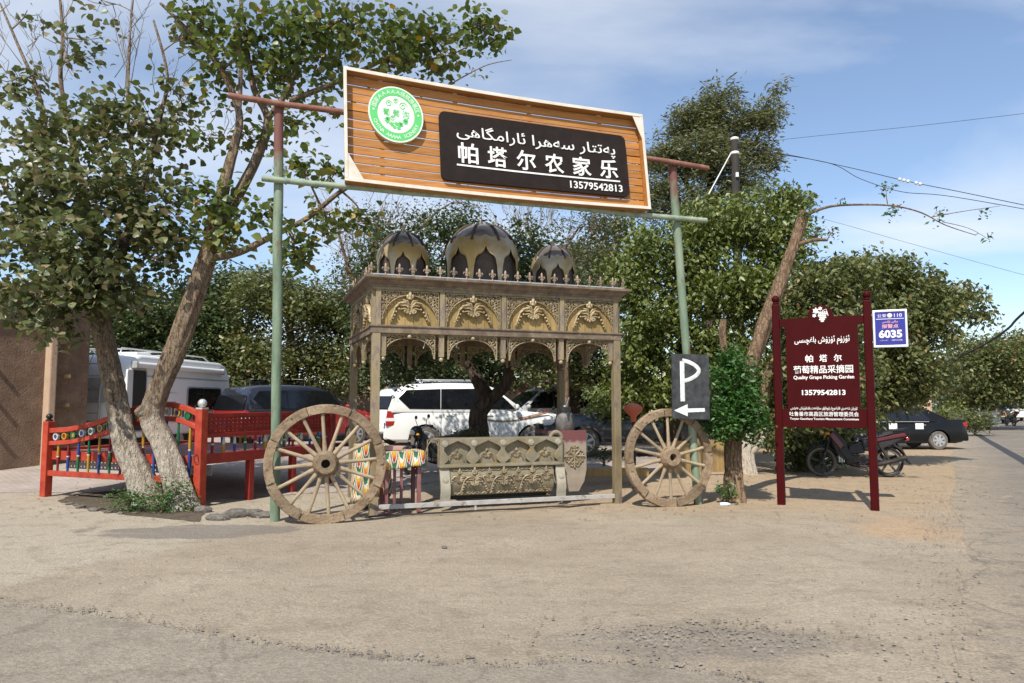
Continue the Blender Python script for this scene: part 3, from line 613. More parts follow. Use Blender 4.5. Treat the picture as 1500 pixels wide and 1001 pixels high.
# ------------------------------------------------------------------ gate of poles
GA, GB = Vector((-3.18, 10.07, 0)), Vector((2.96, 11.73, 0))
gdir = (GB - GA).normalized(); gn = Vector((gdir.y, -gdir.x, 0))          # gate direction, and outwards to the street
gate = thing('entrance_gate', 'tall gate of green and rusty pipes holding up the slatted sign', 'gate', GA)
def seg(a, b, k): return [Vector(a).lerp(Vector(b), i / k) for i in range(k + 1)]
def wob(pts, s):
    return [p + Vector((random.uniform(-s, s), random.uniform(-s, s), random.uniform(-s, s))) if 0 < i < len(pts) - 1 else p for i, p in enumerate(pts)]
off = -gn * .10
for a, b, r in ((GA, Vector((-3.27, 10.05, 5.84)), .066), (GB, Vector((2.63, 11.64, 5.44)), .066)):
    mb = MB(); mb.tube([p + off - GA + Vector((0, 0, -.02)) for p in wob(seg(a, b, 9), .006)], r, 14)
    mb.build('post', M['pole'], gate, 60)
mb = MB(); mb.tube([p - GA for p in wob(seg((-3.91, 9.88, 5.82), (3.2, 11.79, 5.41), 10), .012)], .042, 10); mb.build('upper_pole', M['rust'], gate, 60)
M['pole2'] = mat('green_pole_paint', [(.17, .22, .15), (.26, .32, .23), (.34, .38, .28)], .7, 6, .2, 30, spots=((.22, .14, .09), 8, .6))
mb = MB(); mb.tube([p - GA for p in wob(seg((-3.46, 10.0, 4.69), (3.15, 11.78, 4.54), 10), .012)], .042, 10); mb.build('lower_pole', M['pole2'], gate, 60)

# ------------------------------------------------------------------ slatted sign board on the gate
SL, SH = 4.6, 1.55
c4 = [Vector(c) + gn * .07 for c in ((-2.38, 10.29, 4.69), (2.10, 11.50, 4.60), (1.98, 11.46, 6.09), (-2.43, 10.28, 6.32))]
S0 = (c4[0] + c4[1]) / 2
def smap(u, w, v):
    a, b = u / SL, v / SH
    P = c4[0] * (1 - a) * (1 - b) + c4[1] * a * (1 - b) + c4[2] * a * b + c4[3] * (1 - a) * b
    P = P - Vector((0, 0, .035)) * math.sin(a * math.pi)                  # a slight sag
    return P + gn * w - S0
def sbuild(mb, name, m, parent, **k):
    mb.v = [tuple(smap(x, -y, z)) for x, y, z in mb.v]; return mb.build(name, m, parent, **k)
board = thing('sign_board', 'long orange slatted sign board with green emblem and dark lettered panel hung across the gate', 'sign', S0)
def sbox(mb, u0, u1, v0, v1, w0, w1):
    n = max(1, int((u1 - u0) / .5))
    for i in range(n):
        a, b = u0 + (u1 - u0) * i / n, u0 + (u1 - u0) * (i + 1) / n
        mb.box(((a + b) / 2, -(w0 + w1) / 2, (v0 + v1) / 2), (b - a, w1 - w0, v1 - v0))
    return mb
def sstrip(name, m, u0, u1, v0, v1, w0, w1, bev=.003):
    """One board along u as a single closed strip."""
    n = max(1, int((u1 - u0) / .4)); mb = MB(); vs = []; fs = []
    for i in range(n + 1):
        u = u0 + (u1 - u0) * i / n
        vs += [(u, -w0, v0), (u, -w1, v0), (u, -w1, v1), (u, -w0, v1)]
    for i in range(n):
        a, b = 4 * i, 4 * i + 4
        fs += [(a + k, a + (k + 1) % 4, b + (k + 1) % 4, b + k) for k in range(4)]
    fs += [(0, 1, 2, 3), (4 * n + 3, 4 * n + 2, 4 * n + 1, 4 * n)]
    mb.add(vs, fs); return sbuild(mb, name, m, board, bev=bev)
for i in range(12):
    v0 = .055 + i * .1205 + random.uniform(-.004, .004); sstrip('slat', M['slat'], .04, SL - .04, v0, v0 + .106, .0, .022 + random.uniform(0, .006))
for u in (.5, 1.6, 2.75, 3.9): sstrip('batten', M['cream'], u, u + .06, .03, SH - .03, -.045, -.003)
for nm, a in (('frame_board', (0, SL, 0, .032)), ('frame_board', (0, SL, SH - .032, SH)), ('frame_board', (0, .034, .034, SH - .034)), ('frame_board', (SL - .034, SL, .034, SH - .034))):
    o = sstrip(nm, M['slat'], *a, -.05, .145)
    sstrip('edge_trim', M['cream'], a[0] - .006, a[1] + .006, a[2] - .006, a[3] + .010, .147, .158)
for tri in ([(.03, .03), (.26, .03), (.03, .40)], [(SL - .03, SH - .03), (SL - .17, SH - .03), (SL - .03, SH - .42)]):
    if tri[0][0] > 1: tri = [tri[0], tri[1], tri[2]]
    mb = MB(); mb.prism(tri, -.150, -.138); sbuild(mb, 'corner_bracket', M['cream'], board)
def rrect(x0, x1, z0, z1, r, n=6):
    p = []
    for cx, cz, a0 in ((x1 - r, z0 + r, -90), (x1 - r, z1 - r, 0), (x0 + r, z1 - r, 90), (x0 + r, z0 + r, 180)):
        p += [(cx + r * math.cos(R(a0 + 90 * k / n)), cz + r * math.sin(R(a0 + 90 * k / n))) for k in range(n + 1)]
    return p
U0, U1, V0, V1 = 1.36, 4.30, .19, 1.19
mb = MB(); mb.prism(rrect(U0, U1, V0, V1, .09), -.085, -.035); panel = sbuild(mb, 'name_panel', M['brown_panel'], board)
def slet(vf, cu, cv, m, w=.092, parent=None, name='lettering'):
    v, f = vf; mb = MB(); mb.add([(x + cu, y - w, z + cv) for x, y, z in v], f); return sbuild(mb, name, m, parent or panel)
pw, ph = U1 - U0, V1 - V0
slet(fit(text(uy('پەتتار سەھرا ئارامگاھى'), .3, .012, .002), pw * .85, .25), U0 + pw * .51, V1 - ph * .275, M['white_letter'])
for i, ch in enumerate('帕塔尔农家乐'):
    slet(fit(text(ch, .33, .014, .016), .30, .30), U0 + pw * (.14 + i * .1502), V1 - ph * .575, M['white_letter'])
sstrip('underline', M['white_letter'], U0 + pw * .08, U0 + pw * .95, V1 - ph * .772, V1 - ph * .748, .086, .094, 0).parent = panel
slet(fit(text('13579542813', .14, .01, .012), pw * .29, .115), U0 + pw * .815, V1 - ph * .875, M['white_letter'])
# the round emblem
EU, EV, ER = .73, 1.02, .395
def disc(r0, r1, w0, w1, m, name, parent, n=48):
    mb = MB()
    if r0 <= 0: mb.prism([(EU + r1 * math.cos(2 * math.pi * k / n), EV + r1 * math.sin(2 * math.pi * k / n)) for k in range(n)], -w1, -w0)
    else:
        vs = []; fs = []
        for k in range(n):
            a = 2 * math.pi * k / n
            vs += [(EU + r * math.cos(a), -w, EV + r * math.sin(a)) for r, w in ((r0, w0), (r0, w1), (r1, w1), (r1, w0))]
        for k in range(n):
            b, c = 4 * k, 4 * ((k + 1) % n)
            fs += [(b + j, b + (j + 1) % 4, c + (j + 1) % 4, c + j) for j in range(4)]
        mb.add(vs, fs)
    return sbuild(mb, name, m, parent)
emb = disc(0, ER, .03, .105, M['emb_edge'], 'emblem', board)
disc(ER - .022, ER - .002, .106, .112, M['emb_pale'], 'rim', emb); disc(.268, ER - .024, .106, .110, M['emb_green'], 'ring', emb); disc(0, .262, .106, .109, M['emb_pale'], 'centre', emb)
def arc_text(s, r, a0, a1, size, inward):
    for i, ch in enumerate(s):
        if ch == ' ': continue
        a = R(a0 + (a1 - a0) * i / max(len(s) - 1, 1)); v, f = text(ch, size, .004, .006)
        t_ = a - math.pi / 2 if not inward else a + math.pi / 2
        v = [(x * math.cos(t_) - z * math.sin(t_) + r * math.cos(a), y, x * math.sin(t_) + z * math.cos(t_) + r * math.sin(a)) for x, y, z in v]
        slet((v, f), EU, EV, M['emb_pale'], .112, emb)
arc_text('国家AAAAA级旅游景区', .32, 162, 18, .075, False)
arc_text('CHINA AAAAA SCENERY', .32, 203, 337, .07, True)
for k in (-1, 1):
    v, f = text('•', .12, .004); slet((v, f), EU + .32 * k, EV + .03, M['emb_pale'], .112, emb)
for i, ch in enumerate('葡萄沟'): slet(fit(text(ch, .1, .004, .0), .095), EU - .14 + .14 * i, EV + .02, M['emb_green'], .112, emb)
random.seed(8)
for k in range(11):                                                        # vine leaves and grapes of the emblem
    a = R(200 + 14 * k); x = .17 * math.cos(a) * random.uniform(.6, 1.1); z = .17 * math.sin(a) * random.uniform(.7, 1.1) - .01
    n = 10; mb = MB(); r0 = random.uniform(.03, .045)
    mb.prism([(EU + x + r0 * (1 if j % 2 else .6) * math.cos(2 * math.pi * j / n), EV + z + r0 * (1 if j % 2 else .6) * math.sin(2 * math.pi * j / n)) for j in range(n)], -.114, -.1095)
    sbuild(mb, 'vine_leaf', M['emb_green'], emb)
def spiral(cx, cz, r, turns, n, y=0.0, a0=0.0, sgn=1):
    return [(cx + sgn * r * (1 - .8 * i / n) * math.cos(a0 + turns * 2 * math.pi * i / n), y, cz + r * (1 - .8 * i / n) * math.sin(a0 + turns * 2 * math.pi * i / n)) for i in range(n + 1)]
for cx, cz, r in ((.10, .13, .06), (-.10, .14, .05), (0, .19, .04), (-.05, -.06, .04)):
    mb = MB(); mb.tube(spiral(EU + cx, EV + cz, r, 1.6, 18, -.112), .004, 4); sbuild(mb, 'tendril', M['emb_green'], emb)

# ------------------------------------------------------------------ carved pavilion
PW, PD, PZ = 3.87, 2.2, 3.43
PAV = Vector((-1.96, 10.61, 0)); PROT = R(20)
pav = thing('carved_pavilion', 'ochre carved pavilion with lace arches, gilt reliefs and three tattered metal domes', 'pavilion', PAV, PROT)
SIDES = [((0, 0, 0), 0, PW, 4), ((0, PD, 0), -90, PD, 2), ((PW, 0, 0), 90, PD, 2), ((PW, PD, 0), 180, PW, 4)]
def side_m(k): return Matrix.Translation(SIDES[k][0]) @ Matrix.Rotation(R(SIDES[k][1]), 4, 'Z')
mb = MB(); mb.box((0, 0, 1.30), (.118, .118, 2.62)); post0 = mb.build('post', M['olive'], pav, bev=.008)
for x, y in ((PW, 0), (0, PD), (PW, PD)): share('post', post0, pav, (x, y, 0))
for k, (o_, a, L, nb) in enumerate(SIDES):
    mb = MB(); mb.box((L / 2, 0, 2.655), (L + (.16 if k in (0, 3) else -.13), .13, .11), side_m(k)); mb.box((L / 2, 0, 2.705), (L + (.19 if k in (0, 3) else -.16), .165, .028), side_m(k))
    mb.build('beam', M['mauve'], pav, bev=.006)
    mb = MB(); mb.box((L / 2, 0, 3.255), (L + (.13 if k in (0, 3) else -.13), .125, .05), side_m(k)); mb.build('top_rail', M['olive'], pav, bev=.005)
def ring_profile(prof, x0, x1, y0, y1):
    mb = MB(); vs = []; n = len(prof); fs = []
    for o_, z in prof: vs += [(x0 - o_, y0 - o_, z), (x1 + o_, y0 - o_, z), (x1 + o_, y1 + o_, z), (x0 - o_, y1 + o_, z)]
    for i in range(n - 1):
        for j in range(4):
            a, b = 4 * i + j, 4 * i + (j + 1) % 4
            fs.append((a, b, b + 4, a + 4))
    fs.append((4 * (n - 1), 4 * (n - 1) + 1, 4 * (n - 1) + 2, 4 * (n - 1) + 3)); fs.append((3, 2, 1, 0))
    return mb.add(vs, fs)
ring_profile([(.06, 3.27), (.075, 3.275), (.075, 3.30), (.10, 3.315), (.13, 3.345), (.135, 3.362), (.165, 3.37), (.185, 3.39), (.185, 3.425), (.17, 3.43)], 0, PW, 0, PD).build('cornice', M['mauve'], pav)
def arch(x, w, h, p=2.0): return h * max(0.0, 1 - abs(2 * x / w) ** p) ** (1 / p)
def lace_panel(w, h, aw, ah, z0, p, seed, step=.044):
    """Open scrollwork between a square top and an arch below: rings and curls, an arch band, edge strips."""
    rd = random.Random(seed); mb = MB()
    n = 28
    mb.tube([(aw * (i / n - .5), 0, z0 + arch(aw * (i / n - .5), aw, ah, p)) for i in range(n + 1)], .011, 5, flat=.8)
    mb.box((0, 0, h - .008), (w, .02, .016))
    for s in (-1, 1): mb.box((s * (w / 2 - .007), 0, (h + z0) / 2), (.014, .02, h - z0))
    nx, nz = int(w / step), int((h - z0) / step)
    for i in range(nx):
        for j in range(nz + 1):
            x = -w / 2 + (i + .5) * w / nx; z = z0 + (j + .5 * (i % 2)) * step + .01
            lim = z0 + arch(x, aw, ah, p) if abs(x) < aw / 2 else z0
            if z < lim + .008 or z > h - .015: continue
            r = step * rd.uniform(.40, .52); a0 = rd.uniform(0, 6.28); m_ = 7
            mb.tube([(x + r * math.cos(a0 + 5.2 * q / m_), rd.uniform(-.004, .004), z + r * math.sin(a0 + 5.2 * q / m_)) for q in range(m_ + 1)], [.0095 - .0006 * q for q in range(m_ + 1)], 4)
            if rd.random() < .4: mb.ball((x, -.006, z), .0125, 5, 4)
    return mb
def acanthus(mb, k=1.0, y=-.02, cx=0.0, cz=0.0):
    """Raised gilt relief: a flame bud over fanned, curling leaves."""
    P = lambda x, z, dy=0: (cx + x * k, y + dy, cz + z * k)
    mb.ball(P(0, .36), 1, 8, 6, (.040 * k, .026 * k, .105 * k)); mb.ball(P(0, .285), 1, 8, 5, (.055 * k, .024 * k, .035 * k))
    for s in (-1, 1):
        mb.ball(P(s * .05, .315), 1, 7, 5, (.024 * k, .018 * k, .055 * k))
        mb.tube([P(s * .015, .02), P(s * .04, .14), P(s * .10, .205, -.012), P(s * .20, .185, -.012), P(s * .275, .10), P(s * .31, -.02), P(s * .345, -.13)], [.02 * k, .026 * k, .03 * k, .03 * k, .027 * k, .022 * k, .016 * k], 6)
        for (a, b, c, r) in (((.02, .16), (.06, .235), (.14, .255), .017), ((.02, .10), (.09, .15), (.18, .135), .018), ((.02, .06), (.10, .09), (.20, .07), .015)):
            mb.tube([P(s * a[0], a[1]), P(s * b[0], b[1], -.015), P(s * c[0], c[1], -.012)], [r * k, r * 1.25 * k, r * .5 * k], 5)
        mb.tube([(cx + s * k * (.075 + .048 * (1 - .75 * i / 12) * math.cos(4.5 - .9 * i)) , y - .012, cz + k * (.035 + .048 * (1 - .75 * i / 12) * math.sin(4.5 - .9 * i))) for i in range(13)], .015 * k, 5)
        for x, z, r in ((.205, .075, .026), (.255, .02, .026), (.285, -.05, .024), (.31, -.11, .022)): mb.ball(P(s * x, z, -.006), r * k, 6, 4)
        mb.tube([P(s * .335, -.10), P(s * .37, -.15), P(s * .33, -.165), P(s * .345, -.135)], .016 * k, 5)
    mb.ball(P(0, -.01), .03 * k, 7, 5)
    return mb
bays = {}
for L, nb in ((PW, 4), (PD, 2)):
    w = L / nb
    b = {}
    b['lace_hi'] = lace_panel(w - .10, .50, w - .13, .44, .0, 2.0, 3)
    b['lace_lo'] = lace_panel(w - .19, .0, w - .22, .30, -.36, 2.2, 4)
    bays[L] = (w, b)
orn0 = acanthus(MB(), 1.0); first = {}
def place(key, mb, name, m, k, x, y, z, smooth=60):
    T = side_m(k)
    p = T @ Vector((x, y, z)); rz = R(SIDES[k][1])
    if key not in first:
        o = mb.build(name, m, pav, smooth); first[key] = o; o.location = p; o.rotation_euler = (0, 0, rz); return o
    return share(name, first[key], pav, p, (0, 0, rz))
stile_hi = MB().box((0, 0, 0), (.072, .10, .51)); stile_lo = MB().box((0, 0, -.16), (.075, .06, .34)); knob = MB().ball((0, 0, 0), .036, 10, 7)
plank_w = {}
for k, (o_, a, L, nb) in enumerate(SIDES):
    w, b = bays[L]
    for i in range(nb):
        cx = (i + .5) * w
        pn = 7; pwid = (w - .07) / pn
        for j in range(pn):
            key = ('plank', L)
            if key not in plank_w: plank_w[key] = MB().box((0, 0, 0), (pwid - .004, .018, .51))
            place(key, plank_w[key], 'plank', M['gold_wood'], k, cx - (w - .07) / 2 + (j + .5) * pwid, .012 + random.uniform(-.003, .003), 2.975, None)
        tag(place(('hi', L), b['lace_hi'], 'lace_spandrel', M['lace'], k, cx, -.035, 2.725), None, kind='stuff')
        tag(place(('lo', L), b['lace_lo'], 'lace_bracket', M['lace'], k, cx, -.005, 2.60), None, kind='stuff')
        s_ = place(('orn', 0), orn0, 'gilt_relief', M['gilt'], k, cx, -.012, 2.90)
        s_.scale = (.80, 1.3, .76)
        place(('knob', 0), knob, 'knob', M['gilt'], k, cx, -.02, 2.565)
    for i in range(nb + 1):
        x = i * w
        place(('shi', 0), stile_hi, 'stile', M['olive'], k, min(max(x, .02), L - .02), -.012 - (.004 if k in (1, 2) else 0), 2.975, None)
        xx = .105 if i == 0 else L - .105 if i == nb else x
        place(('slo', 0), stile_lo, 'pendant', M['olive'], k, xx, 0, 2.60, None)
        place(('knob', 0), knob, 'knob', M['gilt'], k, xx, 0, 2.235)
MB().box((PW / 2, PD / 2, 3.445), (PW + .2, PD + .2, .02)).build('roof_deck', M['tin'], pav)
MB().box((PW / 2, PD / 2, 3.20), (PW - .16, PD - .16, .02)).build('ceiling', M['olive'], pav)
# fleur-de-lis cresting, each its own piece
fm = MB(); fm.lathe([(.020, 0), (.022, .012), (.010, .022), (.012, .05), (.022, .058), (.010, .068)], 8)
fm.ball((0, 0, .122), 1, 8, 6, (.019, .014, .062)); fm.box((0, 0, .075), (.052, .018, .012))
for s in (-1, 1): fm.tube([(s * .006, 0, .070), (s * .020, 0, .105), (s * .040, 0, .118), (s * .050, 0, .100), (s * .042, 0, .086)], [.008, .010, .009, .008, .005], 6)
fin0 = None; e_ = .10
for k, (o_, a, L, nb) in enumerate(SIDES):
    n = 20 if L == PW else 11
    for i in range(n):
        p = side_m(k) @ Vector((-e_ + (L + 2 * e_) * (i + .02) / n, -e_, 3.432))
        if fin0 is None: fin0 = fm.build('finial', M['finial'], pav, 60); o = fin0
        else: o = share('finial', fin0, pav)
        o.location = p; o.rotation_euler = (random.uniform(-.05, .05), random.uniform(-.06, .06), R(a))
def dome(cx, cy, z0, r, h):
    """Sheet-metal dome: cut-out arcade, eight ribs, panes between them, a pointed tip."""
    seg_, per = 8, 18; zt = z0 + h * .70
    zc = z0 + h * .44; hc = h * .955 - h * .44
    def prof(z):
        if z <= zc: return r
        q = (z - zc) / hc; return r * math.sqrt(max(0, 1 - q ** 2.1)) if q < 1 else 0
    mb = MB(); vs = []; fs = []; rows = 6; N_ = seg_ * per
    for i in range(N_):
        a = 2 * math.pi * i / N_ + .2; u = abs(((i % per) / per) - .5) * 2
        lo = z0 + h * (.42 * (max(0, 1 - (u / .84) ** 7)) ** .5 + .13 * math.exp(-u / .16)) if u < .84 else z0
        up = zt + h * .016 * math.cos(u * 2 * math.pi)
        for j in range(rows + 1):
            z = lo + (up - lo) * j / rows; rr = prof(z) + .004
            vs.append((cx + rr * math.cos(a), cy + rr * math.sin(a), z))
    for i in range(N_):
        i2 = (i + 1) % N_
        for j in range(rows): fs.append((i * (rows + 1) + j, i2 * (rows + 1) + j, i2 * (rows + 1) + j + 1, i * (rows + 1) + j + 1))
    o = mb.add(vs, fs).build('arcade_sheet', M['dome_sheet'], pav, 180)
    sd = o.modifiers.new('solid', 'SOLIDIFY'); sd.thickness = .004
    MB().lathe([(r * .90, z0), (r * .90, z0 + h * .44), (r * .82, z0 + h * .62), (r * .62, z0 + h * .74)], 32, Matrix.Translation((cx, cy, 0))).build('added_dark_shell', M['dome_rib'], pav, 60)  # dark shell added inside the dome so the arcade openings look black
    mb = MB(); mb.lathe([(r + .02, 0), (r + .03, .015), (r + .03, .03), (r + .005, .045), (r - .03, .045), (r - .03, 0)], 40, Matrix.Translation((cx, cy, z0 - .005)), False); mb.build('base_ring', M['tin'], pav, 40)
    for k in range(seg_):
        a0 = 2 * math.pi * k / seg_ + .2; da = 2 * math.pi / seg_; vs = []; fs = []; m_, q_ = 8, 7
        for i in range(m_ + 1):
            for j in range(q_ + 1):
                z = zt - h * .05 + (z0 + h * .945 - zt + h * .05) * (1 - (1 - j / q_) ** 1.6); rr = prof(z) - .012; a = a0 + da * i / m_
                vs.append((cx + rr * math.cos(a), cy + rr * math.sin(a), z))
        for i in range(m_):
            for j in range(q_): b0 = i * (q_ + 1) + j; fs.append((b0, b0 + q_ + 1, b0 + q_ + 2, b0 + 1))
        MB().add(vs, fs).build('pane', M['dome_pane'], pav, 180)
        pts = [(cx + (prof(z) + .004) * math.cos(a0), cy + (prof(z) + .004) * math.sin(a0), z) for z in [zt - h * .06 + (z0 + h * .93 - zt + h * .06) * (1 - (1 - j / 12) ** 1.5) for j in range(13)]]
        MB().tube(pts, .019 * (r / .5), 6).build('rib', M['dome_rib'], pav, 60)
    MB().lathe([(.07, 0), (.075, .02), (.04, .045), (.022, .09), (.012, .15), (.002, .19)], 12, Matrix.Translation((cx, cy, z0 + h * .90))).build('dome_tip', M['dome_rib'], pav, 60)
dome(1.94, 1.1, 3.46, .615, 1.20)
dome(.60, 1.1, 3.46, .42, .94)
dome(3.25, 1.1, 3.46, .39, .92)
mb = MB(); mb.box((PW / 2, -.02, .125), (PW - .13, .05, .065)); mb.build('foot_rail', M['rail_white'], pav, bev=.004)
mb = MB(); mb.box((1.5, -.02, .05), (.03, .03, .10)); mb.build('rail_stay', M['rail_white'], pav)
for i, (x, dz) in enumerate(((1.15, .22), (1.22, .18), (2.02, .24), (.72, .20))):
    MB().tube([(x, .05, 2.6), (x + .02, .05, 2.6 - dz * .5), (x - .01, .05, 2.6 - dz)], .006, 4).build('loose_strip', M['paper'], pav)

o = MB().tube([(-.15 + .28 * i, -.17 - .05 * math.sin(i * 1.9), .022 + .012 * (i % 3 == 1)) for i in range(14)], .013, 6).build('black_hose', M['rubber'], None, 60)
o.location = PAV; o.rotation_euler = (0, 0, PROT); tag(o, 'thin black hose lying on the ground along the pavilion foot rail', 'hose')
# ------------------------------------------------------------------ cart wheels
def cart_wheel(label, c, nsp, r, yaw, lean, spin):
    w = thing('cart_wheel', label, 'wheel', (c[0], c[1], float(ground_z(c[0], c[1])) - .015), yaw, 'old wooden cart wheels leaning at the gate')
    w.rotation_euler = (lean, 0, yaw)
    rw, dp = .125, .095; nf = 8; T0 = Matrix.Translation((0, 0, r))
    for k in range(nf):
        m_ = 9; gap = .0025; a0 = 2 * math.pi * k / nf + spin + gap; a1 = 2 * math.pi * (k + 1) / nf + spin - gap; vs = []; fs = []
        jr = random.uniform(-.006, .006); jd = random.uniform(-.006, .006)
        for i in range(m_ + 1):
            a = a0 + (a1 - a0) * i / m_
            for rr, y in ((r - rw + random.uniform(-.004, .004), -dp / 2 + jd), (r + jr - .006, -dp / 2 + jd), (r + jr, -dp / 2 + .012 + jd), (r + jr, dp / 2), (r - rw, dp / 2)):
                vs.append((rr * math.cos(a), y, rr * math.sin(a)))
        for i in range(m_):
            fs += [(5 * i + j, 5 * i + (j + 1) % 5, 5 * i + 5 + (j + 1) % 5, 5 * i + 5 + j) for j in range(5)]
        fs += [(4, 3, 2, 1, 0), tuple(5 * m_ + j for j in range(5))]
        MB().add(vs, fs, T0).build('felloe', M['wheel'], w, 40, .006)
        a = a0 - gap; MB().bar((T0 @ Vector(((r - rw * .75) * math.cos(a), -dp / 2 - .002, (r - rw * .75) * math.sin(a)))), (T0 @ Vector(((r - .02) * math.cos(a), -dp / 2 - .002, (r - .02) * math.sin(a)))), .006, .012, (0, 1, 0)).build('joint_cleat', M['iron'], w)
    hub = MB(); hub.lathe([(.070, -.13), (.125, -.135), (.150, -.11), (.165, -.03), (.175, .02), (.165, .08), (.13, .13), (.06, .13), (.055, -.02), (.058, -.10), (.070, -.13)], 26, T0 @ Matrix.Rotation(R(-90), 4, 'X') @ Matrix.Scale(-1, 4, (0, 0, 1)), False)
    hub.build('hub', M['wheel'], w, 50)
    b = MB(); b.lathe([(.062, 0), (.062, .02)], 20, T0 @ Matrix.Translation((0, .03, 0)) @ Matrix.Rotation(R(-90), 4, 'X')); b.build('axle_hole', M['iron'], w)
    sp0 = None
    for k in range(nsp):
        a = 2 * math.pi * k / nsp + spin + .12
        if sp0 is None:
            L = r - rw + .02
            vs = []; fs = []; prof = [(.12, .032, .030), (.19, .034, .030), (.32, .026, .022), (L - .10, .024, .021), (L, .030, .022)]
            n = 8
            for x, aa, bb in prof: vs += [(x, bb * math.sin(2 * math.pi * j / n), aa * math.cos(2 * math.pi * j / n)) for j in range(n)]
            for i in range(len(prof) - 1): fs += [(i * n + j, i * n + (j + 1) % n, (i + 1) * n + (j + 1) % n, (i + 1) * n + j) for j in range(n)]
            fs += [tuple(range(n))[::-1], tuple((len(prof) - 1) * n + j for j in range(n))]
            sp0 = MB().add(vs, fs).build('spoke', M['spoke'], w, 60); o = sp0
        else: o = share('spoke', sp0, w)
        o.location = (0, .0, r); o.rotation_euler = (0, -a, random.uniform(-.01, .01))
    return w
gyaw = math.atan2(gdir.y, gdir.x)
cart_wheel('larger wooden cart wheel with worn spokes, standing before the left green gate post', (-2.50, 10.02), 16, .80, gyaw - .02, -.05, .35)
cart_wheel('wooden cart wheel between the pavilion and the right gate post, under the parking board', (2.46, 11.55), 14, .76, gyaw + .06, -.07, .1)

# ------------------------------------------------------------------ carved bench inside the front of the pavilion
def pavp(x, y, z=0): return PAV + Matrix.Rotation(PROT, 3, 'Z') @ Vector((x, y, z))
bench = thing('carved_bench', 'khaki carved bench with ogee arches and rosettes behind the pavilion foot rail', 'bench', pavp(1.02, .25), PROT)
BW = 2.0
def ogee(cx, z0, w, h, n=22):
    """Recess outline: ogee point, broad shoulders, a waist, and flared feet."""
    T_ = [0, .06, .14, .24, .34, .44, .56, .70, .82, .92, 1]; W_ = [.004, .10, .26, .42, .485, .48, .40, .325, .33, .42, .50]
    q = [(cx + w * float(np.interp(i / n, T_, W_)), z0 + h * (1 - i / n)) for i in range(n + 1)]
    return [(2 * cx - x, z) for x, z in reversed(q)] [:-1] + q
holes = [ogee(.275 + i * .4835, .672, .445, .355) for i in range(4)]
v, f = plate([(0, .64), (BW, .64), (BW, 1.05), (0, 1.05)], holes, .05, .004)
MB().add([(x, y, z) for x, y, z in v], f).build('arcade_board', M['stone'], bench)
MB().box((BW / 2, .062, .845), (BW, .03, .40)).build('recess_board', M['stone'], bench)
MB().box((BW / 2, -.02, .642), (BW + .03, .10, .035)).build('ledge', M['stone'], bench, bev=.006)
MB().box((BW / 2, .28, 1.035), (BW, .48, .03)).build('seat_top', M['stone'], bench, bev=.005)
for i in range(5):
    x = .075 + i * .4625
    mb = MB(); T = Matrix.Translation((x, -.028, .985)) @ Matrix.Rotation(R(90), 4, 'X')
    mb.lathe([(.020, .018), (.026, .020), (.030, .012), (.034, .010), (.046, .014), (.050, .006), (.050, 0)], 18, T); mb.ball((x, -.034, .985), .012, 8, 5); mb.build('rosette', M['stone_pale'], bench, 60)
for i in range(4): acanthus(MB(), .34, .040, .275 + i * .4835, .765).build('relief_flower', M['lace'], bench, 60)
vs = []; lo = [(.02, .62, .0), (.03, .5, -.02), (.05, .38, -.02), (.10, .27, .02), (.16, .21, .06)]
for y, z, _ in [(-.01, .622, 0), (-.045, .52, 0), (-.055, .40, 0), (-.03, .29, 0), (.03, .20, 0)]: vs += [(.16, y, z), (BW - .16, y, z)]
MB().add(vs + [(x, y + .04, z) for x, y, z in vs], [(2 * i, 2 * i + 1, 2 * i + 3, 2 * i + 2) for i in range(4)] + [(10 + 2 * i, 12 + 2 * i, 13 + 2 * i, 11 + 2 * i) for i in range(4)] + [(0, 10, 11, 1), (8, 9, 19, 18)] + [(2 * i, 2 * i + 2, 12 + 2 * i, 10 + 2 * i) for i in range(4)] + [(2 * i + 1, 11 + 2 * i, 13 + 2 * i, 3 + 2 * i) for i in range(4)]).build('bowed_panel', M['stone'], bench, 50)
for i in range(7):
    x = .30 + i * .235
    if i % 2: acanthus(MB(), .60, -.060, x, .36).build('relief_palmette', M['lace'], bench, 60)
    else: acanthus(MB(), .44, -.058, x, .41).build('relief_palmette', M['lace'], bench, 60)
for z, y in ((.585, -.03), (.235, .005)):
    mb = MB(); mb.tube([(.18 + (BW - .36) * i / 90, y - .006, z + .016 * math.sin(i * .9)) for i in range(91)], .011, 5); mb.tube([(.18 + (BW - .36) * i / 90, y - .004, z - .016 * math.sin(i * .9)) for i in range(91)], .009, 5)
    mb.build('rope_border', M['lace'], bench, 60)
for x in (.075, BW - .045):
    pts = [(-.005, .64), (-.04, .58), (-.065, .48), (-.10, .38), (-.115, .28), (-.095, .20), (-.09, .14), (-.105, .06)]
    vs = []; n = len(pts)
    for (y, z) in pts: vs += [(x - .075, y, z), (x + .075, y, z), (x + .075, y + .05, z), (x - .075, y + .05, z)]
    fs = [(4 * i + j, 4 * i + (j + 1) % 4, 4 * i + 4 + (j + 1) % 4, 4 * i + 4 + j) for i in range(n - 1) for j in range(4)] + [(3, 2, 1, 0), (4 * n - 4, 4 * n - 3, 4 * n - 2, 4 * n - 1)]
    leg = MB().add(vs, fs).build('scroll_leg', M['stone_pale'], bench, 40, .006)
    mb = MB(); T = Matrix.Translation((x, -.082, .45)) @ Matrix.Rotation(R(80), 4, 'X'); mb.lathe([(.018, .016), (.028, .016), (.032, .008), (.044, .010), (.048, 0)], 16, T); mb.build('rosette', M['stone_pale'], leg, 60)
MB().box((BW / 2, .30, .36), (BW - .3, .04, .5)).build('back_board', M['trim'], bench)
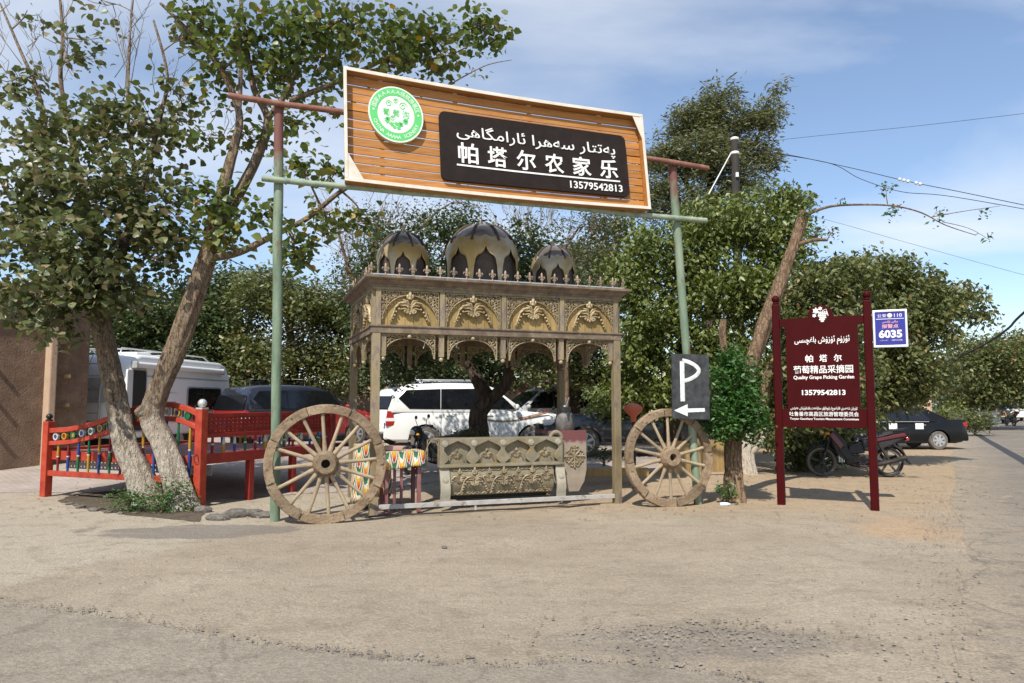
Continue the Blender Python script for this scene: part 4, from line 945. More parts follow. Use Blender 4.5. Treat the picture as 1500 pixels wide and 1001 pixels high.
lp = lace_panel(.18, .42, .26, .40, 0, 2.0, 9, .05); lo_ = lp.build('lace_end', M['lace'], bench, 60); lo_.location = (-.10, .02, .63); tag(lo_, None, kind='stuff')
# the end of the next bench, standing at right angles
be = thing('bench_end', 'carved bench end with a dark red top and snowflake relief beside the carved bench', 'bench', pavp(3.04, .30), PROT)
prof = [(0, .45), (.05, .30), (.12, .18), (.30, .18), (.40, .34), (.44, .52), (.44, 1.15), (0, 1.15)]
MB().prism(prof, 0, .07).build('end_board', M['maroon_fade'], be, bev=.006)
MB().box((.20, .62, 1.10), (.36, 1.1, .05)).build('seat_top', M['maroon_wood'], be)
MB().box((.22, .62, .70), (.32, 1.08, .55)).build('seat_box', M['stone'], be)
mb = MB()
for k in range(8):
    a = 2 * math.pi * k / 8; r_ = .17 if k % 2 == 0 else .14; cx, cz = .22, .74
    mb.tube([(cx, -.01, cz), (cx + r_ * math.cos(a), -.012, cz + r_ * math.sin(a))], [.014, .018], 5)
    for rr in (.08, .13):
        for s in (-1, 1): b_ = a + s * .35; mb.tube([(cx + rr * math.cos(a), -.012, cz + rr * math.sin(a)), (cx + (rr + .04) * math.cos(b_), -.012, cz + (rr + .04) * math.sin(b_))], .010, 5)
    mb.ball((cx + r_ * math.cos(a), -.012, cz + r_ * math.sin(a)), .02, 6, 4)
mb.build('snowflake_relief', M['lace'], be, 60)
mb = MB(); mb.tube([(-.09 + .10 * math.cos(R(a)), .02, 1.03 + .10 * math.sin(R(a))) for a in range(0, 181, 18)], .035, 8); mb.build('arm_scroll', M['stone'], be, 60)
# gas cylinder on the bench end
gc = thing('gas_cylinder', 'squat grey gas cylinder with a collar standing on the carved bench end', 'gas cylinder', pavp(3.30, .75, 1.125), PROT)
MB().lathe([(.13, 0), (.155, .02), (.158, .20), (.145, .27), (.10, .32), (.05, .34), (.05, .36)], 24).build('tank', M['gas'], gc, 60)
MB().lathe([(.095, .33), (.10, .335), (.10, .40), (.093, .40), (.093, .33)], 20, None, False).build('collar', M['gas'], gc, 60)
MB().lathe([(.022, .34), (.022, .40), (.035, .405), (.035, .43)], 10).build('valve', M['chrome'], gc, 60)
MB().tube([(.02, 0, .40), (.05, 0, .50), (.075, 0, .56)], .013, 6).build('hose_end', M['paper'], gc, 60)

# ------------------------------------------------------------------ maroon stool, ikat cloths, pink block
def ikat_mat(name):
    m = bpy.data.materials.new(name); m.use_nodes = True; t = m.node_tree; b = t.nodes['Principled BSDF']; b.inputs['Roughness'].default_value = .8
    c = N(t, 'ShaderNodeTexCoord'); n = N(t, 'ShaderNodeTexNoise', inp={'Scale': 26, 'Detail': 4}); s_ = N(t, 'ShaderNodeSeparateXYZ')
    t.links.new(c.outputs['UV'], n.inputs['Vector']); t.links.new(c.outputs['UV'], s_.inputs[0])
    mt = lambda op, a, b_=None: (lambda k: ([t.links.new(v, k.inputs[i]) if not isinstance(v, (int, float)) else setattr(k.inputs[i], 'default_value', v) for i, v in enumerate((a, b_)) if v is not None], k.outputs[0])[1])(N(t, 'ShaderNodeMath', operation=op))
    u = mt('MULTIPLY', s_.outputs['X'], 1 / .105); fr = mt('SUBTRACT', mt('FRACT', u), .5); k = mt('MODULO', mt('FLOOR', u), 2)
    jit = mt('MULTIPLY', mt('SUBTRACT', n.outputs['Fac'], .5), .35)
    q = mt('MULTIPLY', mt('MULTIPLY', fr, fr), 3.0)
    vv = mt('ADD', mt('MULTIPLY', s_.outputs['Y'], 3.1), mt('ADD', jit, mt('MULTIPLY', k, .5)))
    val = mt('FRACT', mt('SUBTRACT', vv, mt('MULTIPLY', q, 1.3)))
    val = mt('ADD', mt('MULTIPLY', val, .74), mt('MULTIPLY', mt('ABSOLUTE', fr), .5))
    r = N(t, 'ShaderNodeValToRGB'); r.color_ramp.interpolation = 'CONSTANT'; t.links.new(val, r.inputs[0]); e = r.color_ramp.elements
    cs = [(0, (.42, .02, .02)), (.14, (.58, .16, .015)), (.26, (.60, .38, .03)), (.38, (.62, .60, .53)), (.52, (.02, .16, .07)), (.66, (.05, .08, .05)), (.74, (.66, .64, .58)), (.90, (.50, .10, .03))]
    for i, (p, col) in enumerate(cs):
        x = e[i] if i < 2 else e.new(p); x.position = p; x.color = (*col, 1)
    t.links.new(r.outputs[0], b.inputs['Base Color']); return m
M['ikat'] = ikat_mat('ikat_silk')
def cloth(name, label, loc, rz, w, d, top, drop, folds, cat='cloth', extra=None):
    """Draped cloth over a table top: flat top, hanging sides with soft folds (solid sheet)."""
    nu, nv = 44, 16; vs = []; fs = []; uv = []
    per = [(-w / 2, -d / 2), (w / 2, -d / 2), (w / 2, d / 2), (-w / 2, d / 2)]
    L = [w, d, w, d]; tot = sum(L); rows = 7
    for i in range(nu * 2):
        s = tot * i / (nu * 2); k = 0; q = s
        while q > L[k]: q -= L[k]; k += 1
        a, b_ = per[k], per[(k + 1) % 4]; t_ = q / L[k]; x = a[0] + (b_[0] - a[0]) * t_; y = a[1] + (b_[1] - a[1]) * t_
        nx, ny = ((0, -1), (1, 0), (0, 1), (-1, 0))[k]
        for j in range(rows + 1):
            h = j / rows; dr = drop * (1 + .10 * math.sin(s * 7 + 1)); o_ = .012 + h * (.02 + folds * (.5 + .5 * math.sin(s * 28)) )
            vs.append((x + nx * o_, y + ny * o_, top - dr * h)); uv.append((s, -dr * h))
    n2 = nu * 2
    for i in range(n2):
        i2 = (i + 1) % n2
        for j in range(rows): fs.append((i * (rows + 1) + j, i * (rows + 1) + j + 1, i2 * (rows + 1) + j + 1, i2 * (rows + 1) + j))
    fs.append(tuple(i * (rows + 1) for i in range(n2)))
    me = bpy.data.meshes.new(name); me.from_pydata(vs, [], fs); ul = me.uv_layers.new(name='UVMap')
    for p in me.polygons:
        for li in p.loop_indices:
            vi = me.loops[li].vertex_index; u_ = uv[vi]
            if len(p.vertices) > 4: u_ = (vs[vi][0], vs[vi][1])
            elif u_[0] < .01 and any(uv[x][0] > tot * .5 for x in p.vertices): u_ = (tot, u_[1])
            ul.data[li].uv = u_
    o = link(name, me, M['ikat'], None, 50); sd = o.modifiers.new('solid', 'SOLIDIFY'); sd.thickness = .004
    o.location = loc; o.rotation_euler = (0, 0, rz); return tag(o, label, cat, None)
SP = pavp(.44, .32)
st = thing('stool_table', 'dull maroon wooden stand with close upright bars under the bright ikat cloth', 'stand', SP, PROT)
for x, y in ((-.24, -.2), (.24, -.2), (-.24, .2), (.24, .2)): MB().box((x, y, .43), (.055, .055, .86)).build('leg', M['maroon_wood'], st, bev=.004)
for x in (-.12, -.02): MB().box((x, -.2, .42), (.04, .03, .76)).build('upright', M['maroon_wood'], st, bev=.003)
for z, y in ((.80, -.2), (.80, .2)): MB().box((0, y, z), (.43, .04, .06)).build('rail', M['maroon_wood'], st)
MB().box((0, 0, .875), (.56, .48, .03)).build('top', M['maroon_wood'], st)
cloth('ikat_cloth', 'white ikat cloth with red, yellow and green flames over the maroon stand', SP, PROT, .60, .52, .895, .235, .02)
o = MB().box((0, 0, 0), (.30, .12, .06)).build('pink_block', M['maroon_fade'], None, bev=.006); o.location = SP + Vector((-.12, -.05, .93)); o.rotation_euler = (0, 0, PROT)
o.data.materials[0] = mat('pink_block', [(.42, .24, .19), (.50, .30, .25)], .9, 8, .3, 40); tag(o, 'pinkish block lying on the ikat cloth over the maroon stand', 'block')
P2 = Vector((-2.18, 11.55, 0))
st2 = thing('folding_chair', 'chair hidden beneath the patterned cloth seen through the left cart wheel', 'chair', P2, .25)
for x, y in ((-.2, -.2), (.2, -.2), (-.2, .2), (.2, .2)): MB().box((x, y, .46), (.035, .035, .92)).build('leg', M['maroon_wood'], st2)
MB().box((0, 0, .93), (.46, .46, .03)).build('seat', M['maroon_wood'], st2)
cloth('ikat_cloth', 'long green ikat cloth hanging over the chair seen through the left cart wheel', P2, .25, .50, .50, .955, .80, .03)

# ------------------------------------------------------------------ parking board on the right gate post
pb = thing('parking_board', 'black parking board with a chalky white P and arrow on the right gate post', 'sign', (2.76, 11.46, 1.36), gyaw - .10)
mb = MB(); v, f = plate([(-.30, 0), (.30, -.02), (.305, .98), (-.295, .99)], [], .03, .003); mb.add(v, f); o = mb.build('board', M['chalkboard'], pb)
def lett(parent, vf, x, y, z, m, name='lettering'):
    v, f = vf; return MB().add([(a + x, b + y, c + z) for a, b, c in v], f).build(name, m, parent)
Mw = mat('brushed_white_paint', [(.45, .45, .44), (.70, .70, .68), (.76, .76, .74)], .8, 18, .2, 60)
mb = MB(); pts = [(-.135, -.022, .26 + .62 * i / 8) for i in range(9)]; mb.tube(pts, .036, 6)
lp_ = [(-.135, .89), (-.02, .90), (.09, .87), (.145, .78), (.13, .67), (.05, .60), (-.06, .575), (-.135, .57)]
mb2 = MB(); mb2.tube([(x, -.022, z) for x, z in [(-.135 + .0 + .27 * (math.sin(min(1, i / 20) * math.pi) ** .7) * 1.0, .895 - .325 * i / 20) for i in range(21)]], .034, 6); mb.v = [(x, -.018 + (y + .022) * .2, z) for x, y, z in mb.v]; mb2.v = [(x, -.018 + (y + .022) * .2, z) for x, y, z in mb2.v]
mb.add(mb2.v, mb2.f); mb.build('letter_p', Mw, o)
MB().prism([(-.28, .12), (-.06, .03), (-.06, .09), (.22, .10), (.22, .155), (-.06, .15), (-.06, .215)], -.021, -.0165).build('arrow', Mw, o)
MB().box((0, .03, .8), (.30, .03, .03)).build('bracket', M['iron'], pb); MB().box((0, .03, .25), (.30, .03, .03)).build('bracket', M['iron'], pb)

# ------------------------------------------------------------------ red garden sign
RA, RB = Vector((4.24, 11.80, 0)), Vector((5.39, 11.14, 0)); ryaw = math.atan2(RB.y - RA.y, RB.x - RA.x); RL = (RB - RA).length
rs = thing('garden_sign', 'deep red enamelled sign with round-topped posts and white lettering', 'sign', RA, ryaw)
for x, h in ((0, 3.17), (RL, 3.15)):
    p_ = MB().box((x, 0, h / 2 - .1), (.115, .115, h + .2)).build('post', M['sign_red'], rs, bev=.018)
    MB().lathe([(.03, 0), (.055, .012), (.04, .03), (.035, .045)], 14, Matrix.Translation((x, 0, h))).build('collar', M['sign_red'], rs, 60); MB().ball((x, 0, h + .085), .062, 16, 10).build('ball', M['sign_red'], rs, 180)
cxr = RL / 2; ol = [(.058, 1.22), (RL - .058, 1.22), (RL - .058, 1.50), (RL - .145, 1.50), (RL - .145, 2.80), (RL - .058, 2.80), (RL - .058, 2.92)]
ol += [(cxr + .185 * math.cos(R(a)), 2.93 + .185 * math.sin(R(a))) for a in range(0, 181, 12)]
ol += [(.058, 2.92), (.058, 2.80), (.145, 2.80), (.145, 1.50), (.058, 1.50)]
v, f = plate(ol, [], .055, .004); MB().add(v, f).build('panel', M['sign_red'], rs)
yl = -.036
def rt(s, w, h, x, z, bold, m='white_letter'): return lett(rs, fit(text(s, .1, .006, bold), w, h), x, yl, z, M[m])
rt(uy('ئۈزۈم ئۈزۈش باغچىسى'), .80, .14, cxr + .01, 2.56, .014)
for i, ch in enumerate('帕塔尔'): lett(rs, fit(text(ch, .1, .006, .018), .115, .115), cxr - .19 + .205 * i + .01, yl, 2.285, M['white_letter'])
rt('葡萄精品采摘园', .86, .125, cxr + .01, 2.115, .012)
rt('Quality Grape Picking Garden', .87, .072, cxr + .015, 1.985, .022)
rt('13579542813', .625, .082, cxr + .01, 1.755, .028)
rt(uy('تۇرپان شەھىرى قاراخوجا رايونلۇق ساياھەت باشقۇرۇش ھەيئىتى'), .96, .062, cxr, 1.505, .01)
rt('吐鲁番市高昌区旅游管理委员会', .99, .070, cxr, 1.425, .006)
rt('Turpan Gaochang Tourism Management Committee', .985, .042, cxr, 1.345, .018)
mb = MB(); random.seed(3)
for k in range(34):                                                        # grape bunch emblem
    row = k // 6; x = (k % 6 - 2.5) * .026 * (1 - row * .13) + row % 2 * .012; mb.ball((cxr + .025 + x, -.032, 3.00 - row * .028), .0135, 7, 5, (1, .5, 1))
mb.build('grape_emblem', M['white_letter'], rs, 180)
for x, z, r in ((-.06, 3.03, .055), (-.085, 2.955, .035), (.005, 3.06, .035)):
    MB().prism([(cxr + x + r * (1 if j % 2 else .55) * math.cos(2 * math.pi * j / 12), z + r * (1 if j % 2 else .55) * math.sin(2 * math.pi * j / 12)) for j in range(12)], -.038, -.031).build('leaf_emblem', M['white_letter'], rs)
MB().tube([(cxr + .03, -.034, 3.02), (cxr + .09, -.034, 3.045), (cxr + .10, -.034, 3.00), (cxr + .115, -.034, 2.94)], .006, 5).build('vine_emblem', M['white_letter'], rs)

# ------------------------------------------------------------------ blue police plate strapped to the sign post
bp_ = thing('police_plate', 'blue numbered plate in a pale frame strapped to the right post of the red sign', 'sign', RA + Matrix.Rotation(ryaw, 3, 'Z') @ Vector((RL + .30, -.03, 2.42)), ryaw + .10)
MB().box((0, 0, .28), (.40, .014, .50)).build('face', M['plate_blue'], bp_)
for c, d in (((0, -.004, .015), (.46, .03, .03)), ((0, -.004, .545), (.46, .03, .03)), ((-.215, -.004, .28), (.03, .03, .50)), ((.215, -.004, .28), (.03, .03, .50))): MB().box(c, d).build('frame', M['plate_frame'], bp_, bev=.004)
MB().box((0, -.0095, .425), (.37, .004, .010)).build('rule', M['plate_lilac'], bp_)
def bt(s, w, h, x, z, bold, m): return lett(bp_, fit(text(s, .1, .003, bold), w, h), x, -.010, z, M[m])
bt('公', .055, .052, -.138, .475, .012, 'plate_lilac'); bt('安', .055, .052, -.073, .475, .012, 'plate_lilac'); bt('110', .105, .052, .11, .475, .02, 'plate_lilac')
MB().lathe([(.034, 0), (.034, .004), (.022, .006)], 18, Matrix.Translation((0, -.008, .475)) @ Matrix.Rotation(R(90), 4, 'X')).build('badge', M['cream'], bp_)
bt(uy('ساقچى نۇقتىسى'), .21, .045, 0, .378, .02, 'plate_pink'); bt('报警点', .22, .06, 0, .315, .012, 'plate_pink')
bt('6035', .31, .12, 0, .20, .04, 'white_letter'); bt('吐鲁番市公安局', .14, .024, .085, .105, .01, 'plate_lilac'); bt(uy('تۇرپان'), .11, .02, -.09, .105, .0, 'plate_lilac')
for z in (.50, .09): MB().box((-.27, .05, z), (.22, .012, .022)).build('strap', M['plate_frame'], bp_)

# ------------------------------------------------------------------ red platform bed
BA, BB = Vector((-7.98, 12.82, 0)), Vector((-4.77, 11.43, 0)); byaw = math.atan2(BB.y - BA.y, BB.x - BA.x); BL_, BD_ = (BB - BA).length, 3.2
bed = thing('platform_bed', 'large red platform bed with curved railings and coloured spindles by the limewashed trees', 'bed', BA, byaw)
hts = {(0, 0): 1.28, (1, 0): 1.50, (0, 1): 1.42, (1, 1): 1.42}
for (i, j), h in hts.items():
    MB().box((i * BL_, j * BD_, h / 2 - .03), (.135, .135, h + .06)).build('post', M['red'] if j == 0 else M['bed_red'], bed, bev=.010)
    if (i, j) == (1, 0):
        MB().box((BL_, 0, h + .012), (.13, .13, .024)).build('post_cap', M['silver'], bed); MB().ball((BL_, 0, h + .088), .068, 16, 10).build('ball_finial', M['silver'], bed, 180)
    else: MB().lathe([(.055, 0), (.06, .02), (.03, .04), (.05, .06), (.055, .09), (.03, .125), (.005, .135)], 12, Matrix.Translation((i * BL_, j * BD_, h))).build('finial', M['p_black'], bed, 60)
def crest(t_): return float(np.interp(t_, [0, .15, .30, .45, .60, .72, .84, .94, 1], [1.12, 1.15, 1.235, 1.36, 1.50, 1.565, 1.565, 1.50, 1.42]))
def rail_path(z_off, y): return [(.06 + (BL_ - .12) * i / 24, y, crest(i / 24) + z_off) for i in range(25)]
def ribbon(pts, w, h):
    vs = []; n = len(pts)
    for x, y, z in pts: vs += [(x, y - w / 2, z - h / 2), (x, y + w / 2, z - h / 2), (x, y + w / 2, z + h / 2), (x, y - w / 2, z + h / 2)]
    fs = [(4 * i + k, 4 * i + (k + 1) % 4, 4 * i + 4 + (k + 1) % 4, 4 * i + 4 + k) for i in range(n - 1) for k in range(4)] + [(3, 2, 1, 0), (4 * n - 4, 4 * n - 3, 4 * n - 2, 4 * n - 1)]
    return MB().add(vs, fs)
ribbon(rail_path(0, 0), .075, .085).build('top_rail', M['red'], bed, 50, .008); ribbon(rail_path(-.215, 0), .07, .075).build('middle_rail', M['red'], bed, 50, .008)
MB().box((BL_ / 2, 0, .40), (BL_ - .13, .07, .09)).build('bottom_rail', M['red'], bed, bev=.006)
COLS = ['yellow', 'crimson', 'blue', 'green', 'yellow', 'crimson', 'blue', 'green']; COLS2 = ['crimson', 'blue', 'green', 'yellow', 'blue', 'green', 'crimson', 'yellow']
def spindle(x, y, z0, z1, c1, c2, r=.022):
    h = z1 - z0; zm = z0 + h * .52
    a = MB().lathe([(r * .9, z0), (r * .9, z0 + h * .30), (r * 1.15, z0 + h * .36), (r * .85, zm)], 10, Matrix.Translation((x, y, 0))).build('spindle', M['p_' + c2], bed, 50)
    MB().lathe([(r * .85, zm + .022), (r * 1.1, zm + h * .1), (r * .8, z1 - .03), (r * .8, z1)], 10, Matrix.Translation((x, y, 0))).build('spindle_top', M['p_' + c1], a, 50)
    MB().lathe([(r * 1.05, zm), (r * 1.15, zm + .011), (r * 1.05, zm + .022)], 10, Matrix.Translation((x, y, 0))).build('spindle_ring', M['p_white'], a, 50)
for i in range(13):
    x = .27 + i * .25
    if x > BL_ - .12: break
    spindle(x, 0, .445, crest((x - .06) / (BL_ - .12)) - .25, COLS[i % 8], COLS2[i % 8])
for i in range(15):
    x = .20 + i * .215
    if x > BL_ - .12: break
    z = crest((x - .06) / (BL_ - .12)) - .108; T = Matrix.Translation((x, 0, z)) @ Matrix.Rotation(R(90), 4, 'X'); r = .062
    md = MB().lathe([(r * .62, -.02), (r, -.02), (r, .02), (r * .62, .02), (r * .62, -.02)], 18, T, False).build('medallion', M['p_' + ('white', 'yellow', 'green', 'white')[i % 4]], bed, 40)
    MB().lathe([(r * .52, -.014), (r * .52, .014)], 14, T).build('medallion_eye', M['p_' + ('blue', 'crimson', 'yellow', 'blue', 'green')[i % 5]], md, 40)
    MB().box((x + .108, 0, z), (.02, .015, .12)).build('scroll_bar', M['p_black'], md)
# platform
for x0, x1, y0, y1, m in ((.0675, BL_ - .0675, -.03, .03, 'red'), (.0675, BL_ - .0675, BD_ - .03, BD_ + .03, 'red')):
    MB().box(((x0 + x1) / 2, (y0 + y1) / 2 + (.06 if y0 < 1 else 0), .70), (x1 - x0, .06, .15)).build('platform_beam', M[m], bed, bev=.006)
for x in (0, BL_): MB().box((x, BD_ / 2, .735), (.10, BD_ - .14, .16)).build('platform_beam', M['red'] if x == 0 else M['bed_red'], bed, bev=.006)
for k in range(15): MB().box((BL_ / 2, .18 + k * .205, .755), (BL_ - .11, .196, .022)).build('deck_board', M['maroon_wood'], bed)
def lattice(L, h, nx, nz, m, name, T, thick=.025):
    """Pierced board with rows of lozenge openings."""
    hs = []; dx = L / nx; dz = h / nz
    for i in range(nx):
        for j in range(nz):
            cx, cz = (i + .5) * dx, (j + .5) * dz; a, b = dx * .34, dz * (.34 if j % 2 == 0 else .24)
            hs.append([(cx - a, cz), (cx, cz - b), (cx + a, cz), (cx, cz + b)])
    v, f = plate([(0, 0), (L, 0), (L, h), (0, h)], hs, thick); return MB().add(v, f, T).build(name, m, bed)
TS = Matrix.Translation((BL_, .0675, 0)) @ Matrix.Rotation(R(90), 4, 'Z'); SLn = BD_ - .135
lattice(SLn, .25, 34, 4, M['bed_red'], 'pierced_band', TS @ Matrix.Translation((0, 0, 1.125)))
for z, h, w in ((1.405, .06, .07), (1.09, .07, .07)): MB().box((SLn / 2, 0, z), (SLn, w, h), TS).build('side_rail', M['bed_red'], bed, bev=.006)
for i in range(13):
    p = TS @ Vector((.16 + i * .235, 0, 0)); spindle(p.x, p.y, .815, 1.055, ('crimson', 'white', 'white', 'green')[i % 4], ('crimson', 'yellow', 'blue', 'green')[i % 4], .024)
TBk = Matrix.Translation((.0675, BD_, 0))
for z, h, w in ((1.36, .06, .07), (1.08, .06, .06)): MB().box(((BL_ - .135) / 2, 0, z), (BL_ - .135, w, h), TBk).build('back_rail', M['red'], bed, bev=.006)
for i in range(13): spindle(.25 + i * .25, BD_, .775, 1.05, COLS2[i % 8], COLS[i % 8], .024)
lattice(BL_ - .14, .16, 40, 2, M['caravan_grey'], 'grey_lattice', Matrix.Translation((.07, .30, .46)), .012)
for x in (BL_ * .5,): MB().box((x, BD_ * .5, .34), (.12, .12, .68)).build('leg', M['bed_red'], bed)
MB().box((BL_, BD_ * .33, .33), (.10, .10, .66)).build('leg', M['bed_red'], bed); MB().box((BL_, BD_ * .66, .33), (.10, .10, .66)).build('leg', M['bed_red'], bed)
MB().tube([(BL_ + .02, -.075, .80), (BL_ + .05, -.09, .70), (BL_ - .02, -.09, .68), (BL_ - .06, -.085, .78), (BL_ + .01, -.08, .82)], .006, 5).build('tie_wire', M['wire'], bed)

# ------------------------------------------------------------------ adobe building at the left
A1 = Vector((-9.80, 17.15, 0)); A0 = A1 - Vector((.5, .866, 0)) * 6.5; AD = A1 - A0; ayaw = math.atan2(AD.y, AD.x); AL = AD.length
ad = thing('adobe_building', 'brown mud-plastered building with a pale pilaster and projecting beam ends', 'building', A0, ayaw)
MB().box((AL / 2, 3.0, 1.95), (AL, 6.0, 4.1)).build('wall', M['adobe'], ad, bev=.05)
MB().box((AL / 2, 2.95, 4.06), (AL + .16, 6.2, .14)).build('roof_edge', M['adobe_light'], ad, bev=.03)
MB().box((AL - .92, -.10, 1.9), (.16, .24, 3.95)).build('pilaster', M['adobe_light'], ad, bev=.03)
for x in (.55,):
    for z in (1.55, 2.2, 2.85): MB().tube([(AL - x, .2, z), (AL - x, -.16, z - .01)], .045, 9).build('beam_end', M['plank'], ad, 60)
for z in (1.55, 2.2, 2.85): MB().tube([(AL - 2.4, .2, z), (AL - 2.4, -.16, z - .01)], .045, 9).build('beam_end', M['plank'], ad, 60)
# low buildings and walls behind the car park
pw_ = thing('courtyard_wall', 'peach plaster wall with a saw-toothed crest behind the parked cars', 'wall', (-11.0, 33.0, .25), .02)
MB().box((5.5, 0, .85), (11.5, .35, 1.9)).build('wall', M['peach'], pw_); MB().box((5.5, 0, 1.83), (11.6, .45, .12)).build('coping', M['peach'], pw_)
v, f = plate([(0, 0), (.30, 0), (.30, .12), (.15, .38), (0, .12)], [], .2); mer = None
for i in range(36):
    if mer is None: mer = MB().add(v, f).build('merlon', M['peach'], pw_); o = mer
    else: o = share('merlon', mer, pw_)
    o.location = (.0 + i * .315, 0, 1.89)
tb = thing('terracotta_building', 'long brick-red low building with a slatted parapet behind the white off-roader', 'building', (-1.5, 36, .25), .03)
MB().box((4.5, 2.0, 1.2), (11, 4, 2.4)).build('wall', M['brick_red'], tb); MB().box((4.5, -.15, 2.42), (11.3, .5, .16)).build('cornice', M['peach'], tb)
for i in range(30): MB().box((-.75 + i * .36, -.02, 2.0), (.05, .08, .62)).build('parapet_slat', M['maroon_wood'], tb)
for x in (-.9, 2.8, 6.4): MB().box((x, -.1, 1.4), (.5, .5, 2.9)).build('pier', M['peach'], tb)
for x in (1.0, 4.5, 8.0): MB().box((x, -.03, 1.0), (1.1, .1, 1.1)).build('window', M['glass'], tb)
fb = thing('pink_house', 'low pinkish mud-plastered house behind the black saloon', 'building', (17.0, 34, 0), -.1)
MB().box((1.0, 2, 1.3), (2.3, 4, 2.6)).build('wall', M['peach'], fb, bev=.06); MB().box((1.2, -.02, 1.1), (.95, .1, 2.1)).build('door', M['maroon_wood'], fb)
MB().ball((-.2, -1.0, 1.65), .85, 16, 10, (1, 1, .75)).build('oven_dome', M['adobe_light'], fb, 180)
MB().box((-.2, -1.0, .75), (1.9, 1.9, 1.5)).build('oven_base', M['adobe_light'], fb, bev=.05)
hg = thing('far_house', 'pale low house closing the far end of the street', 'building', (58, 120, 0), .3)
MB().box((0, 3, 2.4), (26, 6, 4.8)).build('wall', M['adobe_light'], hg); MB().box((0, 3, 4.95), (26.6, 6.6, .3)).build('roof', M['brick_red'], hg)
for i in range(6): MB().box((-10 + i * 4, -.02, 2.0), (1.4, .1, 1.6)).build('window', M['glass'], hg)
# honey-coloured plank fence behind the right wheel, low beam in the yard
fn_a, fn_b = Vector((3.10, 15.1, 0)), Vector((5.2, 15.9, 0)); fy = math.atan2(.8, 2.1)
fe = thing('plank_fence', 'low honey-coloured plank fence behind the right cart wheel', 'fence', fn_a, fy)
for i in range(13):
    h = .78 + random.uniform(-.03, .05); MB().box((i * .165, random.uniform(-.01, .01), h / 2 + .02), (.155, .025, h)).build('plank', M['plank'], fe)
for z in (.25, .62): MB().box((1.0, .03, z), (2.2, .04, .07)).build('rail', M['plank'], fe)
yb = MB().box((0, 0, .0), (1.9, .14, .16)).build('timber_beam', M['plank'], None, bev=.01); yb.location = (1.65, 14.2, .28); yb.rotation_euler = (0, 0, .06); tag(yb, 'yellowish timber beam lying in the yard between bench end and right cart wheel', 'beam')
for i, (x, y) in enumerate(((1.0, 14.2), (2.3, 14.28))):
    pass
kp = thing('capped_post', 'thin post with a flared orange-red cap behind the right cart wheel', 'post', (2.22, 13.6, .05))
MB().tube([(0, 0, 0), (.01, 0, 1.35)], .035, 8).build('shaft', M['iron'], kp, 60); MB().lathe([(.05, 1.20), (.06, 1.30), (.13, 1.36), (.18, 1.42), (.17, 1.47), (.10, 1.52), (.02, 1.54)], 14).build('cap', M['orange'], kp, 60)

# ------------------------------------------------------------------ caravan
cv = thing('caravan', 'white touring caravan with open door, awning roll and rear ladder behind the trees', 'caravan', (-9.35, 17.9, .25), R(84))
CLn, CWd, CH = 5.4, 2.25, 2.55                   # local x along the side away from the viewer, y to the left
def cv_profile():
    return [(0.02, .48), (0.0, .62), (.06, 1.6), (.16, 2.2), (.34, 2.46), (.62, 2.55), (4.6, 2.55), (4.95, 2.44), (5.2, 2.15), (5.4, 1.3), (5.42, .70), (5.30, .48)]
pr = cv_profile()[::-1]
MB().prism(pr[::-1], 0, CWd).build('shell', M['caravan'], cv, 40, .07)
MB().box((2.7, CWd / 2, .40), (5.0, 1.9, .2)).build('chassis', M['trim'], cv)
def side_rect(x0, x1, z0, z1, r, m, name, y0=-.012, y1=.02, parent=None): return MB().prism(rrect(x0, x1, z0, z1, r, 4), y0, y1).build(name, m, parent or cv)
wn = side_rect(2.75, 4.70, 1.12, 1.80, .10, M['caravan_grey'], 'window', -.014); side_rect(2.82, 4.63, 1.16, 1.76, .09, M['glass'], 'pane', -.024, -.006, wn); MB().box((3.6, -.028, 1.46), (.03, .01, .6)).build('window_bar', M['trim'], wn)
dr = side_rect(.20, .86, .62, 2.20, .10, M['caravan_grey'], 'door_frame', -.014); side_rect(.25, .81, .66, 2.15, .09, M['p_black'], 'door_opening', -.022, -.006, dr)
MB().prism(rrect(-.62, 0, .66, 2.14, .08, 4), -.02, .02, Matrix.Translation((.22, -.03, 0)) @ Matrix.Rotation(R(22), 4, 'Z')).build('door_leaf', M['caravan'], cv)
MB().tube([(.25, -.07, 2.28), (4.6, -.07, 2.28)], .075, 12).build('awning_roll', M['caravan'], cv, 60)
for x in (.25, 4.6): MB().box((x, -.06, 2.28), (.06, .17, .18)).build('awning_bracket', M['caravan_grey'], cv, bev=.02)
MB().box((2.9, -.008, 2.02), (4.3, .02, .03)).build('stripe', M['caravan_grey'], cv); MB().box((3.2, -.008, .86), (4.2, .02, .05)).build('stripe', M['caravan_grey'], cv)
v, f = fit(text('Amore', .2, .004), .55); MB().add([(x + 1.95, y - .012, z + 1.36) for x, y, z in v], f).build('lettering', M['caravan_grey'], cv)
MB().prism([(1.6, 1.26), (2.3, 1.14), (1.72, 1.30)], -.016, -.010).build('swoosh', M['caravan_grey'], cv)
MB().prism([(1.4, 1.62), (2.4, 1.60), (1.42, 1.65)], -.016, -.010).build('swoosh', M['caravan_grey'], cv)
for y in (.5, 1.7): MB().tube([(.5, y, 2.58), (.55, y, 2.72), (4.5, y, 2.72), (4.8, y, 2.60)], .022, 6).build('roof_rail', M['alloy'], cv, 60)
for x in (.9, 2.2, 3.6): MB().tube([(x, .5, 2.72), (x, 1.7, 2.72)], .02, 6).build('roof_bar', M['alloy'], cv, 60)
MB().box((1.9, 1.1, 2.62), (.7, .7, .14)).build('roof_hatch', M['caravan'], cv, bev=.04)
for y in (.62, 1.02): MB().tube([(-.06, y, .7), (-.05, y, 1.6), (.05, y, 2.2), (.22, y, 2.52), (.5, y, 2.68)], .018, 6).build('ladder_rail', M['alloy'], cv, 60)
